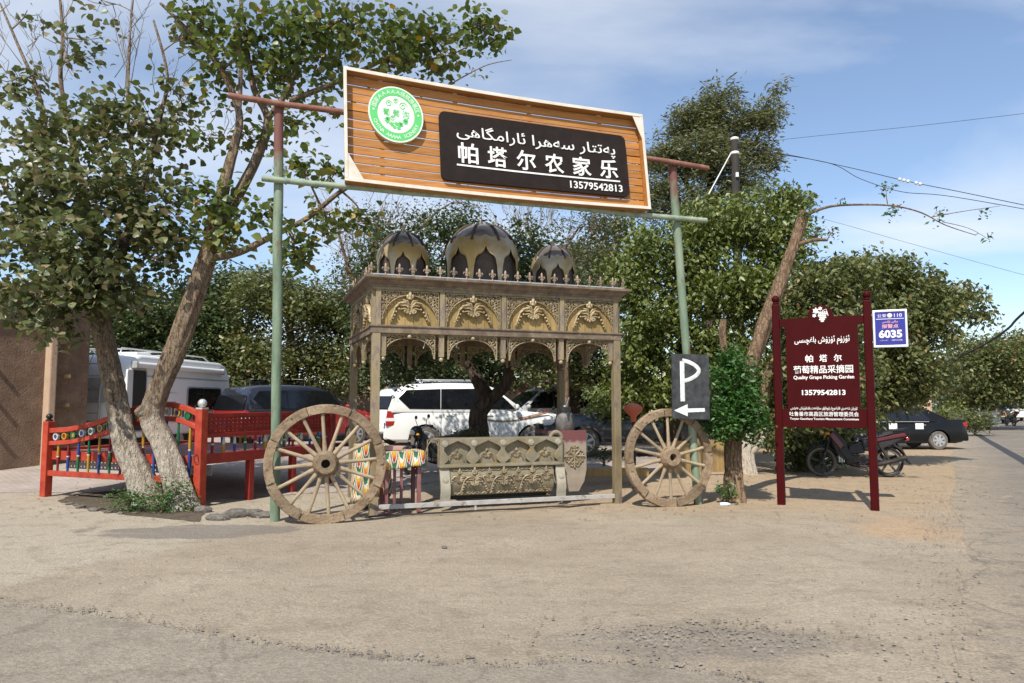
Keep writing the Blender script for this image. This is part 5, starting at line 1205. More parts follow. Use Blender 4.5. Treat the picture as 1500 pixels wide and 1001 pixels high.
for z, x in ((.8, -.06), (1.1, -.06), (1.4, -.055), (1.7, -.035), (2.0, .0), (2.3, .1)): MB().tube([(x, .62, z), (x, 1.02, z)], .015, 6).build('ladder_rung', M['alloy'], cv, 60)
MB().prism(rrect(.30, 1.95, 1.35, 1.95, .08, 4), 0, .02, Matrix.Translation((.005, 0, 0)) @ Matrix.Rotation(R(90), 4, 'Z') @ Matrix.Translation((0, 0, 0))).build('rear_window', M['caravan_grey'], cv)
MB().box((-.02, CWd / 2, .75), (.06, 1.9, .3)).build('rear_bumper', M['caravan_grey'], cv, bev=.02)
for y in (.18, 2.05): MB().box((-.03, y, .95), (.04, .12, .34)).build('rear_lamp', M['tail'], cv, bev=.01)
for x in (2.5, 3.2):
    w_ = MB().lathe([(.20, -.10), (.31, -.10), (.335, -.05), (.335, .05), (.31, .10), (.20, .10)], 22, Matrix.Translation((x, .12, .335)) @ Matrix.Rotation(R(90), 4, 'X')).build('wheel', M['rubber'], cv, 50)
    MB().lathe([(.19, .09), (.19, .115), (.05, .12)], 18, Matrix.Translation((x, .12, .335)) @ Matrix.Rotation(R(90), 4, 'X')).build('rim', M['alloy'], w_, 50)

# ------------------------------------------------------------------ cars
def make_car(name, label, loc, yaw, paint, roof=None, kind='suv', group='parked cars', rails=False, near=True):
    """x forward, y left. A lofted lower body with real wheel arches, a greenhouse, glass, lamps, wheels."""
    c = thing(name, label, 'car', loc, yaw, group); roof = roof or paint
    if kind == 'suv':
        L, Wd, belt, top = 4.78, .945, 1.13, 1.86; xf, xr, rw = 1.42, -1.37, .375
        deck = [(-2.39, .92), (-2.34, 1.12), (-2.2, 1.14), (1.0, 1.14), (1.15, 1.13), (2.0, 1.05), (2.25, .93), (2.38, .70)]
        gh = [(-2.33, belt, 0), (-2.20, 1.58, .0), (-2.06, top - .10, 0), (-1.80, top - .035, 0), (-.9, top, 0), (-.2, top - .01, 0), (.15, top - .04, 0), (.42, top - .13, 0), (1.18, belt, 0)]
        wins = [[(-1.78, 1.19), (-1.00, 1.18), (-1.00, 1.70), (-1.86, 1.67), (-2.06, 1.46)], [(-.98, 1.18), (.01, 1.18), (.01, 1.71), (-.98, 1.70)], [(.03, 1.18), (.95, 1.18), (.44, 1.67), (.03, 1.71)]]
        zb0 = .34
    elif kind == 'sedan':
        L, Wd, belt, top = 4.68, .875, .95, 1.43; xf, xr, rw = 1.42, -1.28, .315
        deck = [(-2.34, .66), (-2.30, .98), (-2.1, 1.02), (-1.35, 1.02), (-1.2, .97), (.75, .95), (.95, .94), (1.9, .84), (2.2, .74), (2.33, .58)]
        gh = [(-1.72, 1.0, 0), (-1.0, 1.36, 0), (-.7, top - .02, 0), (-.2, top, 0), (.22, top - .03, 0), (1.02, belt, 0)]
        wins = [[(-1.05, .99), (-.30, .98), (-.30, 1.33), (-.78, 1.33)], [(-.22, .98), (.78, .98), (.22, 1.32), (-.22, 1.34)]]
        zb0 = .22
    elif kind == 'pickup':
        L, Wd, belt, top = 5.1, .92, 1.08, 1.76; xf, xr, rw = 1.52, -1.55, .37
        deck = [(-2.55, .60), (-2.54, 1.08), (-1.0, 1.08), (1.1, 1.08), (2.1, .99), (2.4, .85), (2.54, .6)]
        gh = [(-.98, belt, 0), (-.86, 1.66, 0), (-.7, top, 0), (.3, top - .02, 0), (.5, top - .1, 0), (1.15, belt, 0)]
        wins = [[(-.82, 1.12), (-.12, 1.12), (-.12, 1.60), (-.74, 1.60)], [(-.04, 1.12), (.95, 1.12), (.48, 1.56), (-.04, 1.62)]]
        zb0 = .38
    else:                                         # van
        L, Wd, belt, top = 4.8, .90, 1.05, 1.88; xf, xr, rw = 1.5, -1.35, .33
        deck = [(-2.4, .7), (-2.38, 1.05), (1.4, 1.06), (2.1, .95), (2.32, .7)]
        gh = [(-2.36, belt, 0), (-2.25, 1.78, 0), (-2.0, top, 0), (.6, top, 0), (.9, top - .08, 0), (1.7, belt, 0)]
        wins = [[(-2.1, 1.12), (-1.0, 1.12), (-1.0, 1.66), (-2.05, 1.66)], [(-.92, 1.12), (.2, 1.12), (.2, 1.66), (-.92, 1.66)], [(.28, 1.12), (1.45, 1.12), (.9, 1.62), (.28, 1.66)]]
        zb0 = .26
    ra = rw + .065; sx = set(np.linspace(-L / 2, L / 2, 21).round(3)) | {d[0] for d in deck}
    for xw in (xf, xr): sx |= {round(xw + ra * math.cos(a), 3) for a in np.linspace(0, math.pi, 15)} | {round(xw - ra - .01, 3), round(xw + ra + .01, 3)}
    sx = sorted(x for x in sx if -L / 2 <= x <= L / 2)
    dxs, dzs = zip(*deck)
    def zb(x):
        e = zb0 + .12 * max(0, (abs(x) - L / 2 + .5) / .5) ** 2
        for xw in (xf, xr):
            if abs(x - xw) < ra: e = max(e, rw + math.sqrt(ra * ra - (x - xw) ** 2) - .01)
        return e
    def hw(x): return Wd * (1 - .16 * max(0, (abs(x) - L / 2 + .75) / .75) ** 2.4)
    fr = [(.90, 0.0), (.985, .10), (1.0, .30), (1.0, .52), (.985, .74), (.955, .90), (.90, 1.0)]
    vs = []; fs = []; n = 2 * len(fr)
    for x in sx:
        z0, z1, w = zb(x), float(np.interp(x, dxs, dzs)), hw(x); row = []
        for k, q in fr:
            z = zb0 + (z1 - zb0) * q; z = max(z, z0 + .0005 * q)
            row.append((w * k, z))
        vs += [(x, y, z) for y, z in row] + [(x, -y, z) for y, z in reversed(row)]
    m_ = len(sx)
    for i in range(m_ - 1):
        for j in range(n): fs.append((i * n + j, i * n + (j + 1) % n, (i + 1) * n + (j + 1) % n, (i + 1) * n + j))
    fs += [tuple(range(n))[::-1], tuple((m_ - 1) * n + j for j in range(n))]
    body = MB().add(vs, fs).build('body', M[paint], c, 38)
    gw = lambda z: Wd * (.955 - .20 * max(0, (z - belt) / (top - belt)) ** 1.25)
    vs = []; fs = []; k = 6
    for x, zt, _ in gh:
        w0, w1 = gw(belt), gw(zt); inset = .93 if x in (gh[0][0], gh[-1][0]) else 1
        row = [(w0 * .985 * inset, belt - .03), (w0 * inset, belt + .01), (w1 * inset, max(zt - .05, belt + .012)), (w1 * .93 * inset, max(zt - .008, belt + .014)), (w1 * .5, zt + .012), (0, zt + .02)]
        full = row + [(-y, z) for y, z in reversed(row[:-1])]
        vs += [(x, y, z) for y, z in full]
    n = 11
    for i in range(len(gh) - 1):
        for j in range(n - 1): fs.append((i * n + j, i * n + j + 1, (i + 1) * n + j + 1, (i + 1) * n + j))
    fs += [tuple(range(n))[::-1], tuple((len(gh) - 1) * n + j for j in range(n))]
    MB().add(vs, fs).build('cabin', M[roof], c, 38)
    for s in (-1, 1):
        for wv in wins:
            o = MB().add([(x, s * (gw(z) + .010), z) for x, z in wv] + [(x, s * (gw(z) - .02), z) for x, z in wv], [tuple(range(len(wv))) if s < 0 else tuple(range(len(wv)))[::-1]] + [(i, (i + 1) % len(wv), (i + 1) % len(wv) + len(wv), i + len(wv)) for i in range(len(wv))]).build('side_window', M['glass'], c)
    (xa, za, _), (xb, zb_, _) = gh[-1], gh[-2]
    def screen(x0, z0, x1, z1, nm):
        d = Vector((z0 - z1, 0, x1 - x0)); d = Vector((d.x, 0, d.z)).normalized()
        if d.z < 0: d = -d
        a = Vector((x0, 0, z0)).lerp(Vector((x1, 0, z1)), .08) + d * .03; b = Vector((x0, 0, z0)).lerp(Vector((x1, 0, z1)), .93) + d * .03
        wa, wb = gw(a.z) * .90, gw(b.z) * .92
        MB().add([(a.x, -wa, a.z), (a.x, wa, a.z), (b.x, wb, b.z), (b.x, -wb, b.z)] + [(a.x, -wa, a.z - .03), (a.x, wa, a.z - .03), (b.x, wb, b.z - .03), (b.x, -wb, b.z - .03)], [(0, 1, 2, 3), (7, 6, 5, 4), (0, 4, 5, 1), (1, 5, 6, 2), (2, 6, 7, 3), (3, 7, 4, 0)]).build(nm, M['glass'], c)
    screen(xa, za, xb, zb_, 'windscreen'); screen(gh[0][0], gh[0][1], gh[1][0], gh[1][1], 'rear_window')
    for xw in (xf, xr):
        for s in (-1, 1):
            T = Matrix.Translation((xw, s * (Wd - .115), rw)) @ Matrix.Rotation(R(-90 * s), 4, 'X')
            ty = MB().lathe([(rw * .62, -.10), (rw * .92, -.105), (rw, -.07), (rw, .07), (rw * .92, .105), (rw * .64, .10)], 28, T).build('wheel', M['tyre_dust'] if near else M['rubber'], c, 50)
            rm = MB(); rm.lathe([(rw * .66, .085), (rw * .66, .108), (rw * .60, .108), (rw * .56, .06), (.05, .05)], 24, T, False)
            for q in range(7):
                a = 2 * math.pi * q / 7; rm.add(*(lambda b_: (b_.v, b_.f))(MB().bar((rw * .12 * math.cos(a), rw * .12 * math.sin(a), .10), (rw * .60 * math.cos(a), rw * .60 * math.sin(a), .098), .07, .02, (0, 0, 1))), T)
            rm.lathe([(.055, .08), (.055, .112), (.02, .115)], 12, T); rm.build('rim', M['alloy'], ty, 40)
    MB().box((L / 2 - .02, 0, zb0 + .20), (.14, Wd * 1.62, .24)).build('front_bumper', M['trim'] if kind == 'pickup' else M[paint], c, bev=.05)
    MB().box((-L / 2 + .02, 0, zb0 + .20), (.14, Wd * 1.66, .26)).build('rear_bumper', M['trim'] if kind in ('pickup',) else M[paint], c, bev=.05)
    MB().box((L / 2 - .02, 0, .74), (.12, Wd * 1.0, .16)).build('grille', M['trim'], c, bev=.02)
    zl = .86 if kind in ('suv', 'pickup') else .70
    for s in (-1, 1):
        MB().box((L / 2 - .17, s * Wd * .76, zl), (.30, .26, .15)).build('headlight', M['lamp'], c, bev=.05)
        if kind == 'suv':
            MB().prism([(-2.385, .76), (-2.06, .76), (-2.16, .92), (-2.20, 1.14), (-2.345, 1.14)], s * (Wd * .875) - .05, s * (Wd * .875) + .05).build('tail_light', M['tail'], c, bev=.02)
            MB().prism([(-2.39, .88), (-2.13, .88), (-2.14, .96), (-2.385, .96)], s * (Wd * .875) - .052, s * (Wd * .875) + .053).build('reverse_light', M['lamp'], c)
        else: MB().box((-L / 2 + .10, s * Wd * .74, .84 if kind != 'pickup' else .90), (.20, .24, .17)).build('tail_light', M['tail'], c, bev=.03)
        mi = MB().ball((gh[-1][0] - .22, s * (Wd + .12), belt + .10), 1, 10, 7, (.07, .12, .085)).build('mirror', M[paint], c, 180)
        for hx in ([-.75, .25] if kind != 'pickup' else [-.6, .35]): MB().box((hx, s * (Wd * .985), belt - .11), (.20, .035, .032)).build('handle', M['chrome'] if kind == 'sedan' else M[paint], c, bev=.008)
        for hx in ([-.98, .02, 1.02] if kind != 'sedan' else [-1.02, -.26, .86]): MB().box((hx, s * Wd * .9985, (belt + zb0) / 2 + .06), (.009, .008, (belt - zb0) * .74)).build('door_seam', M['trim'], c)
        MB().box((.05, s * Wd * .975, zb0 + .04), (xf - xr - 2 * ra - .05, .06, .08)).build('sill', M['trim'] if kind in ('suv', 'pickup') else M[paint], c, bev=.015)
        if rails: MB().tube([(-1.75, s * .66, top + .01), (-1.65, s * .66, top + .075), (.0, s * .66, top + .07), (.12, s * .66, top - .01)], .018, 6).build('roof_rail', M['alloy'], c, 60)
    MB().box((-L / 2 - .055, 0, .74), (.02, .44, .14)).build('number_plate', M['plate_blue'], c)
    return c
suv = make_car('white_offroader', 'white off-roader with red tail lamps and a curling side stripe behind the pavilion', (-.95, 20.0, .25), R(7), 'car_white', rails=True)
for s in (-1,):                                   # gold and red ribbon along the flank
    pts = [(-.2 + 2.0 * i / 30, s * (.951), .98 - .13 * math.sin((i / 30) * 3.6) + .06 * (i / 30)) for i in range(31)]
    ribbon([(x, y, z) for x, y, z in pts], .006, .035).build('flank_stripe', M['gold_wood'], suv)
    ribbon([(x, y - .002, z + .035) for x, y, z in pts[18:]], .006, .022).build('flank_stripe', M['tail'], suv)
make_car('white_offroader', 'white off-roader half hidden behind the left pavilion post', (-2.6, 25.2, .25), R(62), 'car_white', rails=True)
make_car('silver_offroader', 'pale silver off-roader parked beyond the white one, only its cabin showing', (1.05, 24.2, .25), R(200), 'car_silver', rails=True)
make_car('slate_pickup', 'dark slate pickup truck seen between the pavilion post and the right cart wheel', (3.2, 19.3, .25), R(186), 'car_slate', kind='pickup')
make_car('dark_wagon', 'dark wagon with a wide rear window and red flank behind the red bed', (-6.45, 22.6, .25), R(50), 'car_red', roof='car_navy')
make_car('red_offroader', 'red off-roader standing behind the dark wagon', (-7.2, 26.6, .25), R(18), 'car_red')
rc = make_car('white_wagon', 'white wagon with a loaded roof rack far behind the dark wagon', (-8.6, 29.0, .25), R(12), 'car_white', rails=True, near=False)
MB().box((-.5, 0, 2.06), (1.9, 1.2, .30)).build('roof_box', M['trim'], rc, bev=.08); MB().tube([(-1.5, -.62, 1.93), (-1.5, -.62, 2.24), (.5, -.62, 2.24), (.5, -.62, 1.93)], .025, 6).build('rack_rail', M['chrome'], rc, 60)
bs_ = make_car('black_saloon', 'black four-door saloon with white papers on its doors, parked by the road', (13.25, 26.2, 0), R(180), 'car_black', kind='sedan')
for x in (.28, -.62): MB().box((x, .882, .80), (.28, .008, .20)).build('door_paper', M['paper'], bs_)
for s in (-1, 1): MB().box((0, s * .885, .955), (1.9, .012, .02)).build('chrome_strip', M['chrome'], bs_)
make_car('white_van', 'white van far down the road at the right edge', (44.5, 66, 0), R(62), 'car_white', kind='van', near=False)
make_car('white_estate', 'pale car in the shade beyond the roadside bush', (27.6, 46, 0), R(100), 'car_silver', kind='van', near=False)
make_car('dark_van', 'dark van in the shade under the roadside trees', (37.5, 58, 0), R(60), 'car_slate', kind='van', near=False)

# ------------------------------------------------------------------ motorcycles
def motorcycle(label, loc, yaw, scale=1.0, accent='moto_red', lean=0.07):
    b = thing('motorcycle', label, 'motorcycle', loc, yaw, 'motorcycles'); b.scale = (scale,) * 3; b.rotation_euler = (lean, 0, yaw)
    fx, rx, wr = .64, -.62, .29
    for x, nm in ((fx, 'front_wheel'), (rx, 'rear_wheel')):
        T = Matrix.Translation((x, 0, wr)) @ Matrix.Rotation(R(90), 4, 'X'); q = .042 if x > 0 else .055
        vs = MB(); vs.lathe([(wr - .055, -q * .6), (wr - .02, -q), (wr, -q * .3), (wr, q * .3), (wr - .02, q), (wr - .055, q * .6), (wr - .055, -q * .6)], 32, T, False); w_ = vs.build(nm, M['tyre_dust'] if x > 0 else M['rubber'], b, 60)
        rm = MB(); rm.lathe([(wr - .055, -.03), (wr - .08, -.025), (wr - .08, .025), (wr - .055, .03), (wr - .055, -.03)], 28, T, False)
        for k in range(5):
            a = 2 * math.pi * k / 5 + .3; rm.add(*(lambda m_: (m_.v, m_.f))(MB().bar((.03 * math.cos(a), .03 * math.sin(a), 0), ((wr - .07) * math.cos(a), (wr - .07) * math.sin(a), 0), .035, .022, (0, 0, 1))), T)
        rm.lathe([(.05, -.05), (.05, .05)], 14, T); rm.build('rim', M['gas'] if x < 0 else M['trim'], w_, 40)
    for s in (-1, 1): MB().tube([(fx, s * .075, wr), (.46, s * .075, .80)], [.026, .022], 8).build('fork_leg', M['trim'], b, 60)
    for s in (-1, 1): MB().tube([(rx, s * .11, wr), (rx + .20, s * .12, .66)], .030, 8).build('shock', M['iron'], b, 60)
    MB().bar((rx, -.09, wr), (-.10, -.09, .34), .03, .06).build('swing_arm', M['trim'], b); MB().bar((rx, .09, wr), (-.10, .09, .34), .03, .06).build('swing_arm', M['trim'], b)
    # fender arcs
    def arc_f(cx, a0, a1, r, w, nm, m):
        vs = []; fs = []; n = 12
        for i in range(n + 1):
            a = R(a0 + (a1 - a0) * i / n)
            for y, rr in ((-w, r - .03), (-w * .6, r), (w * .6, r), (w, r - .03)): vs.append((cx + rr * math.cos(a), y, wr + rr * math.sin(a)))
        for i in range(n): fs += [(4 * i + j, 4 * i + j + 1, 4 * i + 5 + j, 4 * i + 4 + j) for j in range(3)]
        o = MB().add(vs, fs).build(nm, M[m], b, 60); sd = o.modifiers.new('solid', 'SOLIDIFY'); sd.thickness = .01; return o
    arc_f(fx, 30, 150, wr + .045, .06, 'front_fender', 'trim'); arc_f(rx, 60, 150, wr + .07, .07, 'rear_fender', 'trim')
    MB().prism([(-.86, .62), (-.78, .68), (-.98, .30), (-1.05, .24)], -.035, .035).build('mud_flap', M['trim'], b)
    # fairings: leg shield, belly, tail
    def panel(poly, y, t_, nm, m, bev=.012): return MB().prism(poly, y - t_, y + t_).build(nm, M[m], b, bev=bev)
    panel([(.50, .86), (.40, .94), (.20, .70), (.10, .42), (.22, .30), (.36, .42), (.44, .62)], 0, .13, 'leg_shield', 'trim', .04)
    for s in (-1, 1):
        panel([(.52, .82), (.44, .88), (.24, .62), (.30, .52)], s * .14, .012, 'shield_stripe', accent); panel([(.34, .52), (.22, .58), (.06, .34), (.18, .32)], s * .142, .010, 'shield_stripe', 'trim')
        panel([(-.30, .66), (-.26, .72), (-.92, .86), (-.96, .80)], s * .125, .012, 'tail_stripe', accent)
    panel([(-.16, .50), (-.10, .74), (-.90, .86), (-.98, .80), (-.70, .62), (-.40, .50)], 0, .11, 'tail_fairing', 'trim', .03)
    panel([(.16, .42), (.12, .62), (-.12, .70), (-.18, .46)], 0, .09, 'centre_body', 'trim', .03)
    panel([(.20, .24), (.22, .40), (-.16, .44), (-.20, .22)], 0, .14, 'engine', 'iron', .03)
    for k in range(4): MB().box((.24 + k * .03, 0, .36), (.012, .22, .16)).build('cooling_fin', M['alloy'], b)
    st_ = MB(); pts = [(.02, .70), (-.20, .735), (-.45, .775), (-.70, .845), (-.94, .875)]
    vs = []; fs = []
    for i, (x, z) in enumerate(pts):
        w = (.10, .135, .14, .125, .09)[i]; vs += [(x, -w, z), (x, -w * .9, z + .06), (x, 0, z + .075), (x, w * .9, z + .06), (x, w, z)]
    for i in range(4): fs += [(5 * i + j, 5 * i + j + 1, 5 * i + 6 + j, 5 * i + 5 + j) for j in range(4)] + [(5 * i, 5 * i + 5, 5 * i + 9, 5 * i + 4)]
    fs += [(0, 1, 2, 3, 4), (24, 23, 22, 21, 20)]
    st_.add(vs, fs).build('seat', M['seat'], b, 50)
    MB().tube([(-.70, .15, .90), (-.98, .13, .95), (-1.04, 0, .95), (-.98, -.13, .95), (-.70, -.15, .90)], .014, 8).build('grab_rail', M['trim'], b, 60)
    MB().tube([(.10, -.15, .24), (-.10, -.17, .20), (-.45, -.18, .26), (-.92, -.18, .40)], [.022, .024, .048, .05], 10).build('exhaust', M['iron'], b, 60)
    MB().tube([(.10, .15, .24), (-.10, .17, .20), (-.45, .18, .26), (-.90, .18, .38)], [.022, .024, .045, .048], 10).build('exhaust_guard', M['iron'], b, 60)
    cw = MB(); cw.ball((.50, 0, .92), 1, 12, 8, (.13, .15, .12)); cw.build('headlamp_cowl', M['trim'], b, 180); MB().ball((.58, 0, .90), 1, 12, 8, (.065, .10, .07)).build('headlamp', M['lamp'], b, 180)
    for s in (-1, 1): MB().ball((.55, s * .17, .84), 1, 8, 6, (.05, .03, .03)).build('indicator', M['amber'], b, 180)
    MB().tube([(.30, .34, 1.02), (.36, .22, 1.03), (.40, .08, .98), (.40, -.08, .98), (.36, -.22, 1.03), (.30, -.34, 1.02)], .013, 8).build('handlebar', M['chrome'], b, 60)
    for s in (-1, 1):
        MB().tube([(.36, s * .22, 1.03), (.29, s * .36, 1.02)], .02, 8).build('grip', M['seat'], b, 60); MB().tube([(.36, s * .20, 1.03), (.38, s * .25, 1.16), (.36, s * .28, 1.20)], .007, 5).build('mirror_stem', M['trim'], b, 60)
        MB().ball((.35, s * .29, 1.23), 1, 8, 6, (.018, .065, .045)).build('mirror', M['trim'], b, 180)
    MB().box((-1.0, 0, .74), (.05, .14, .07)).build('tail_lamp', M['tail'], b, bev=.015); MB().bar((-.10, .12, .30), (-.18, .30, .02), .02, .02).build('side_stand', M['iron'], b)
    for s in (-1, 1): MB().tube([(0, s * .10, .28), (0, s * .30, .28)], .016, 6).build('foot_peg', M['seat'], b, 60)
    return b
motorcycle('black motorcycle with dark red stripes parked behind the red sign', (7.45, 16.2, 0), R(180 - 6), 1.10)
motorcycle('black motorcycle with two raised mirrors parked before the white off-roader', (-1.55, 15.6, .14), R(215), .95, 'trim')
motorcycle('small yellow motorcycle far down the road near the white van', (34.5, 51.5, 0), R(75), 1.05, 'amber')

# ------------------------------------------------------------------ utility pole and overhead wires
PX = at(1076, 203, 22.3)
up = thing('utility_pole', 'dark tarred utility pole with white insulator collar among the trees', 'utility pole', (PX.x, PX.y, 0))
MB().tube([(0, 0, 0), (0, 0, PX.z)], [.16, .112], 14).build('shaft', M['pole_dark'], up, 60)
MB().lathe([(.12, 0), (.13, .02), (.13, .06), (.09, .09)], 14, Matrix.Translation((0, 0, PX.z - .06))).build('cap', M['porcelain'], up, 60)
MB().lathe([(.118, 0), (.13, .02), (.13, .07), (.118, .09)], 14, Matrix.Translation((0, 0, PX.z - .52))).build('collar', M['porcelain'], up, 60)
MB().box((0, -.15, PX.z - 1.2), (.08, .08, .14)).build('junction', M['porcelain'], up)
st0 = at(1071, 224, 22.1); st1 = at(1038, 285, 20.5)
MB().tube([Vector(st0) - Vector((PX.x, PX.y, 0)), Vector(st1) - Vector((PX.x, PX.y, 0))], .02, 6).build('stay_rod', M['porcelain'], up, 60)
def wire(label, pts, r, name='overhead_wire'):
    P = [at(*p) for p in pts]; C = []
    for i in range(len(P) - 1):
        p0, p1, p2, p3 = P[max(i - 1, 0)], P[i], P[i + 1], P[min(i + 2, len(P) - 1)]
        for k in range(8):
            t_ = k / 8; C.append(.5 * ((2 * p1) + (p2 - p0) * t_ + (2 * p0 - 5 * p1 + 4 * p2 - p3) * t_ ** 2 + (3 * p1 - p0 - 3 * p2 + p3) * t_ ** 3))
    C.append(P[-1]); o = MB().tube([c - P[0] for c in C], r, 5).build(name, M['wire'], None, 60); o.location = P[0]
    return tag(o, label, 'wire', 'overhead wires')
w1 = wire('black cable sagging from the utility pole, carrying small white insulators', [(1080, 215, 22.2), (1160, 228, 22.6), (1250, 247, 23), (1330, 266, 22), (1420, 284, 21), (1640, 330, 19)], .011)
for px, py in ((1318, 263), (1324, 264.5), (1330, 266), (1342, 268.5), (1348, 270)):
    p = at(px, py, 22 + (1330 - px) * .011); MB().ball(p - Vector(w1.location), .052, 8, 6).build('insulator', M['porcelain'], w1, 180)
wire('black cable drooping lowest below the insulator cable', [(1080, 218, 22.2), (1210, 238, 22.8), (1260, 262, 23), (1320, 281, 22.3), (1400, 289, 21.4), (1640, 332, 19)], .010)
wire('thin high wire rising to the right edge of the sky', [(1080, 212, 22.2), (1200, 199, 22.2), (1350, 184, 22), (1640, 150, 20)], .0065)
wire('thin wire crossing the sky below the bare branch', [(1080, 290, 26), (1210, 322, 25), (1330, 356, 24), (1500, 403, 22), (1680, 450, 20)], .0055)
wire('thick black cable dropping behind the roadside trees at the right', [(1380, 535, 40), (1440, 506, 37), (1476, 482, 34.5), (1500, 458, 32), (1640, 340, 26)], .055)
wire('thin sagging wire running behind the broad-leaved trees', [(325, 375, 15), (390, 405, 18), (455, 428, 21), (520, 440, 24)], .010)

# ------------------------------------------------------------------ trees
def smooth_path(P, R_, k=5):
    C, rr = [], []
    for i in range(len(P) - 1):
        p0, p1, p2, p3 = P[max(i - 1, 0)], P[i], P[i + 1], P[min(i + 2, len(P) - 1)]
        for j in range(k):
            t_ = j / k; C.append(.5 * ((2 * p1) + (p2 - p0) * t_ + (2 * p0 - 5 * p1 + 4 * p2 - p3) * t_ ** 2 + (3 * p1 - p0 - 3 * p2 + p3) * t_ ** 3)); rr.append(R_[i] * (1 - t_) + R_[i + 1] * t_)
    C.append(P[-1]); rr.append(R_[-1]); return C, rr
HEART = (np.array([(0, 0, 0), (.28, .42, .05), (.62, .36, .05), (1.0, 0, -.16), (.62, -.36, .05), (.28, -.42, .05), (.5, 0, -.04)]), [(0, 6, 2, 1), (6, 3, 2), (0, 5, 4, 6), (6, 4, 3)])
KITE = (np.array([(0, 0, 0), (.45, .27, .06), (1.0, 0, -.10), (.45, -.27, .06)]), [(0, 2, 1), (0, 3, 2)])
LANCE = (np.array([(0, 0, 0), (.5, .13, .03), (1.0, 0, -.12), (.5, -.13, .03)]), [(0, 2, 1), (0, 3, 2)])
def frames(n, droop, upw, r):
    """Random leaf frames: axis pointing out and drooping, face mostly upwards."""
    a = r.random(n) * 2 * np.pi; dz = -droop + r.normal(0, .35, n)
    ax = np.stack([np.cos(a), np.sin(a), dz], -1); ax /= np.linalg.norm(ax, axis=1)[:, None]
    up = r.normal(0, .55, (n, 3)) + np.array([0, 0, upw]); side = np.cross(up, ax); side /= np.linalg.norm(side, axis=1)[:, None] + 1e-9
    return ax, side, np.cross(ax, side)
def leaf_mesh(name, C, ax, sd, nr, size, shape, rnd, m):
    sv, sf = shape; n = len(C); k = len(sv)
    V = C[:, None, :] + size[:, None, None] * (sv[None, :, 0:1] * ax[:, None, :] + sv[None, :, 1:2] * sd[:, None, :] + sv[None, :, 2:3] * nr[:, None, :])
    me = bpy.data.meshes.new(name); loops = np.concatenate([np.array(f) for f in sf]); ln = np.array([len(f) for f in sf])
    L = (loops[None] + k * np.arange(n)[:, None]).ravel(); st_ = (np.concatenate([[0], np.cumsum(ln)[:-1]])[None] + len(loops) * np.arange(n)[:, None]).ravel()
    me.vertices.add(n * k); me.vertices.foreach_set('co', V.ravel()); me.loops.add(len(L)); me.loops.foreach_set('vertex_index', L)
    me.polygons.add(len(st_)); me.polygons.foreach_set('loop_start', st_)
    me.update(calc_edges=True); me.validate()
    at_ = me.attributes.new('rnd', 'FLOAT', 'FACE'); at_.data.foreach_set('value', np.repeat(rnd, len(sf)))
    me.materials.append(m); return me
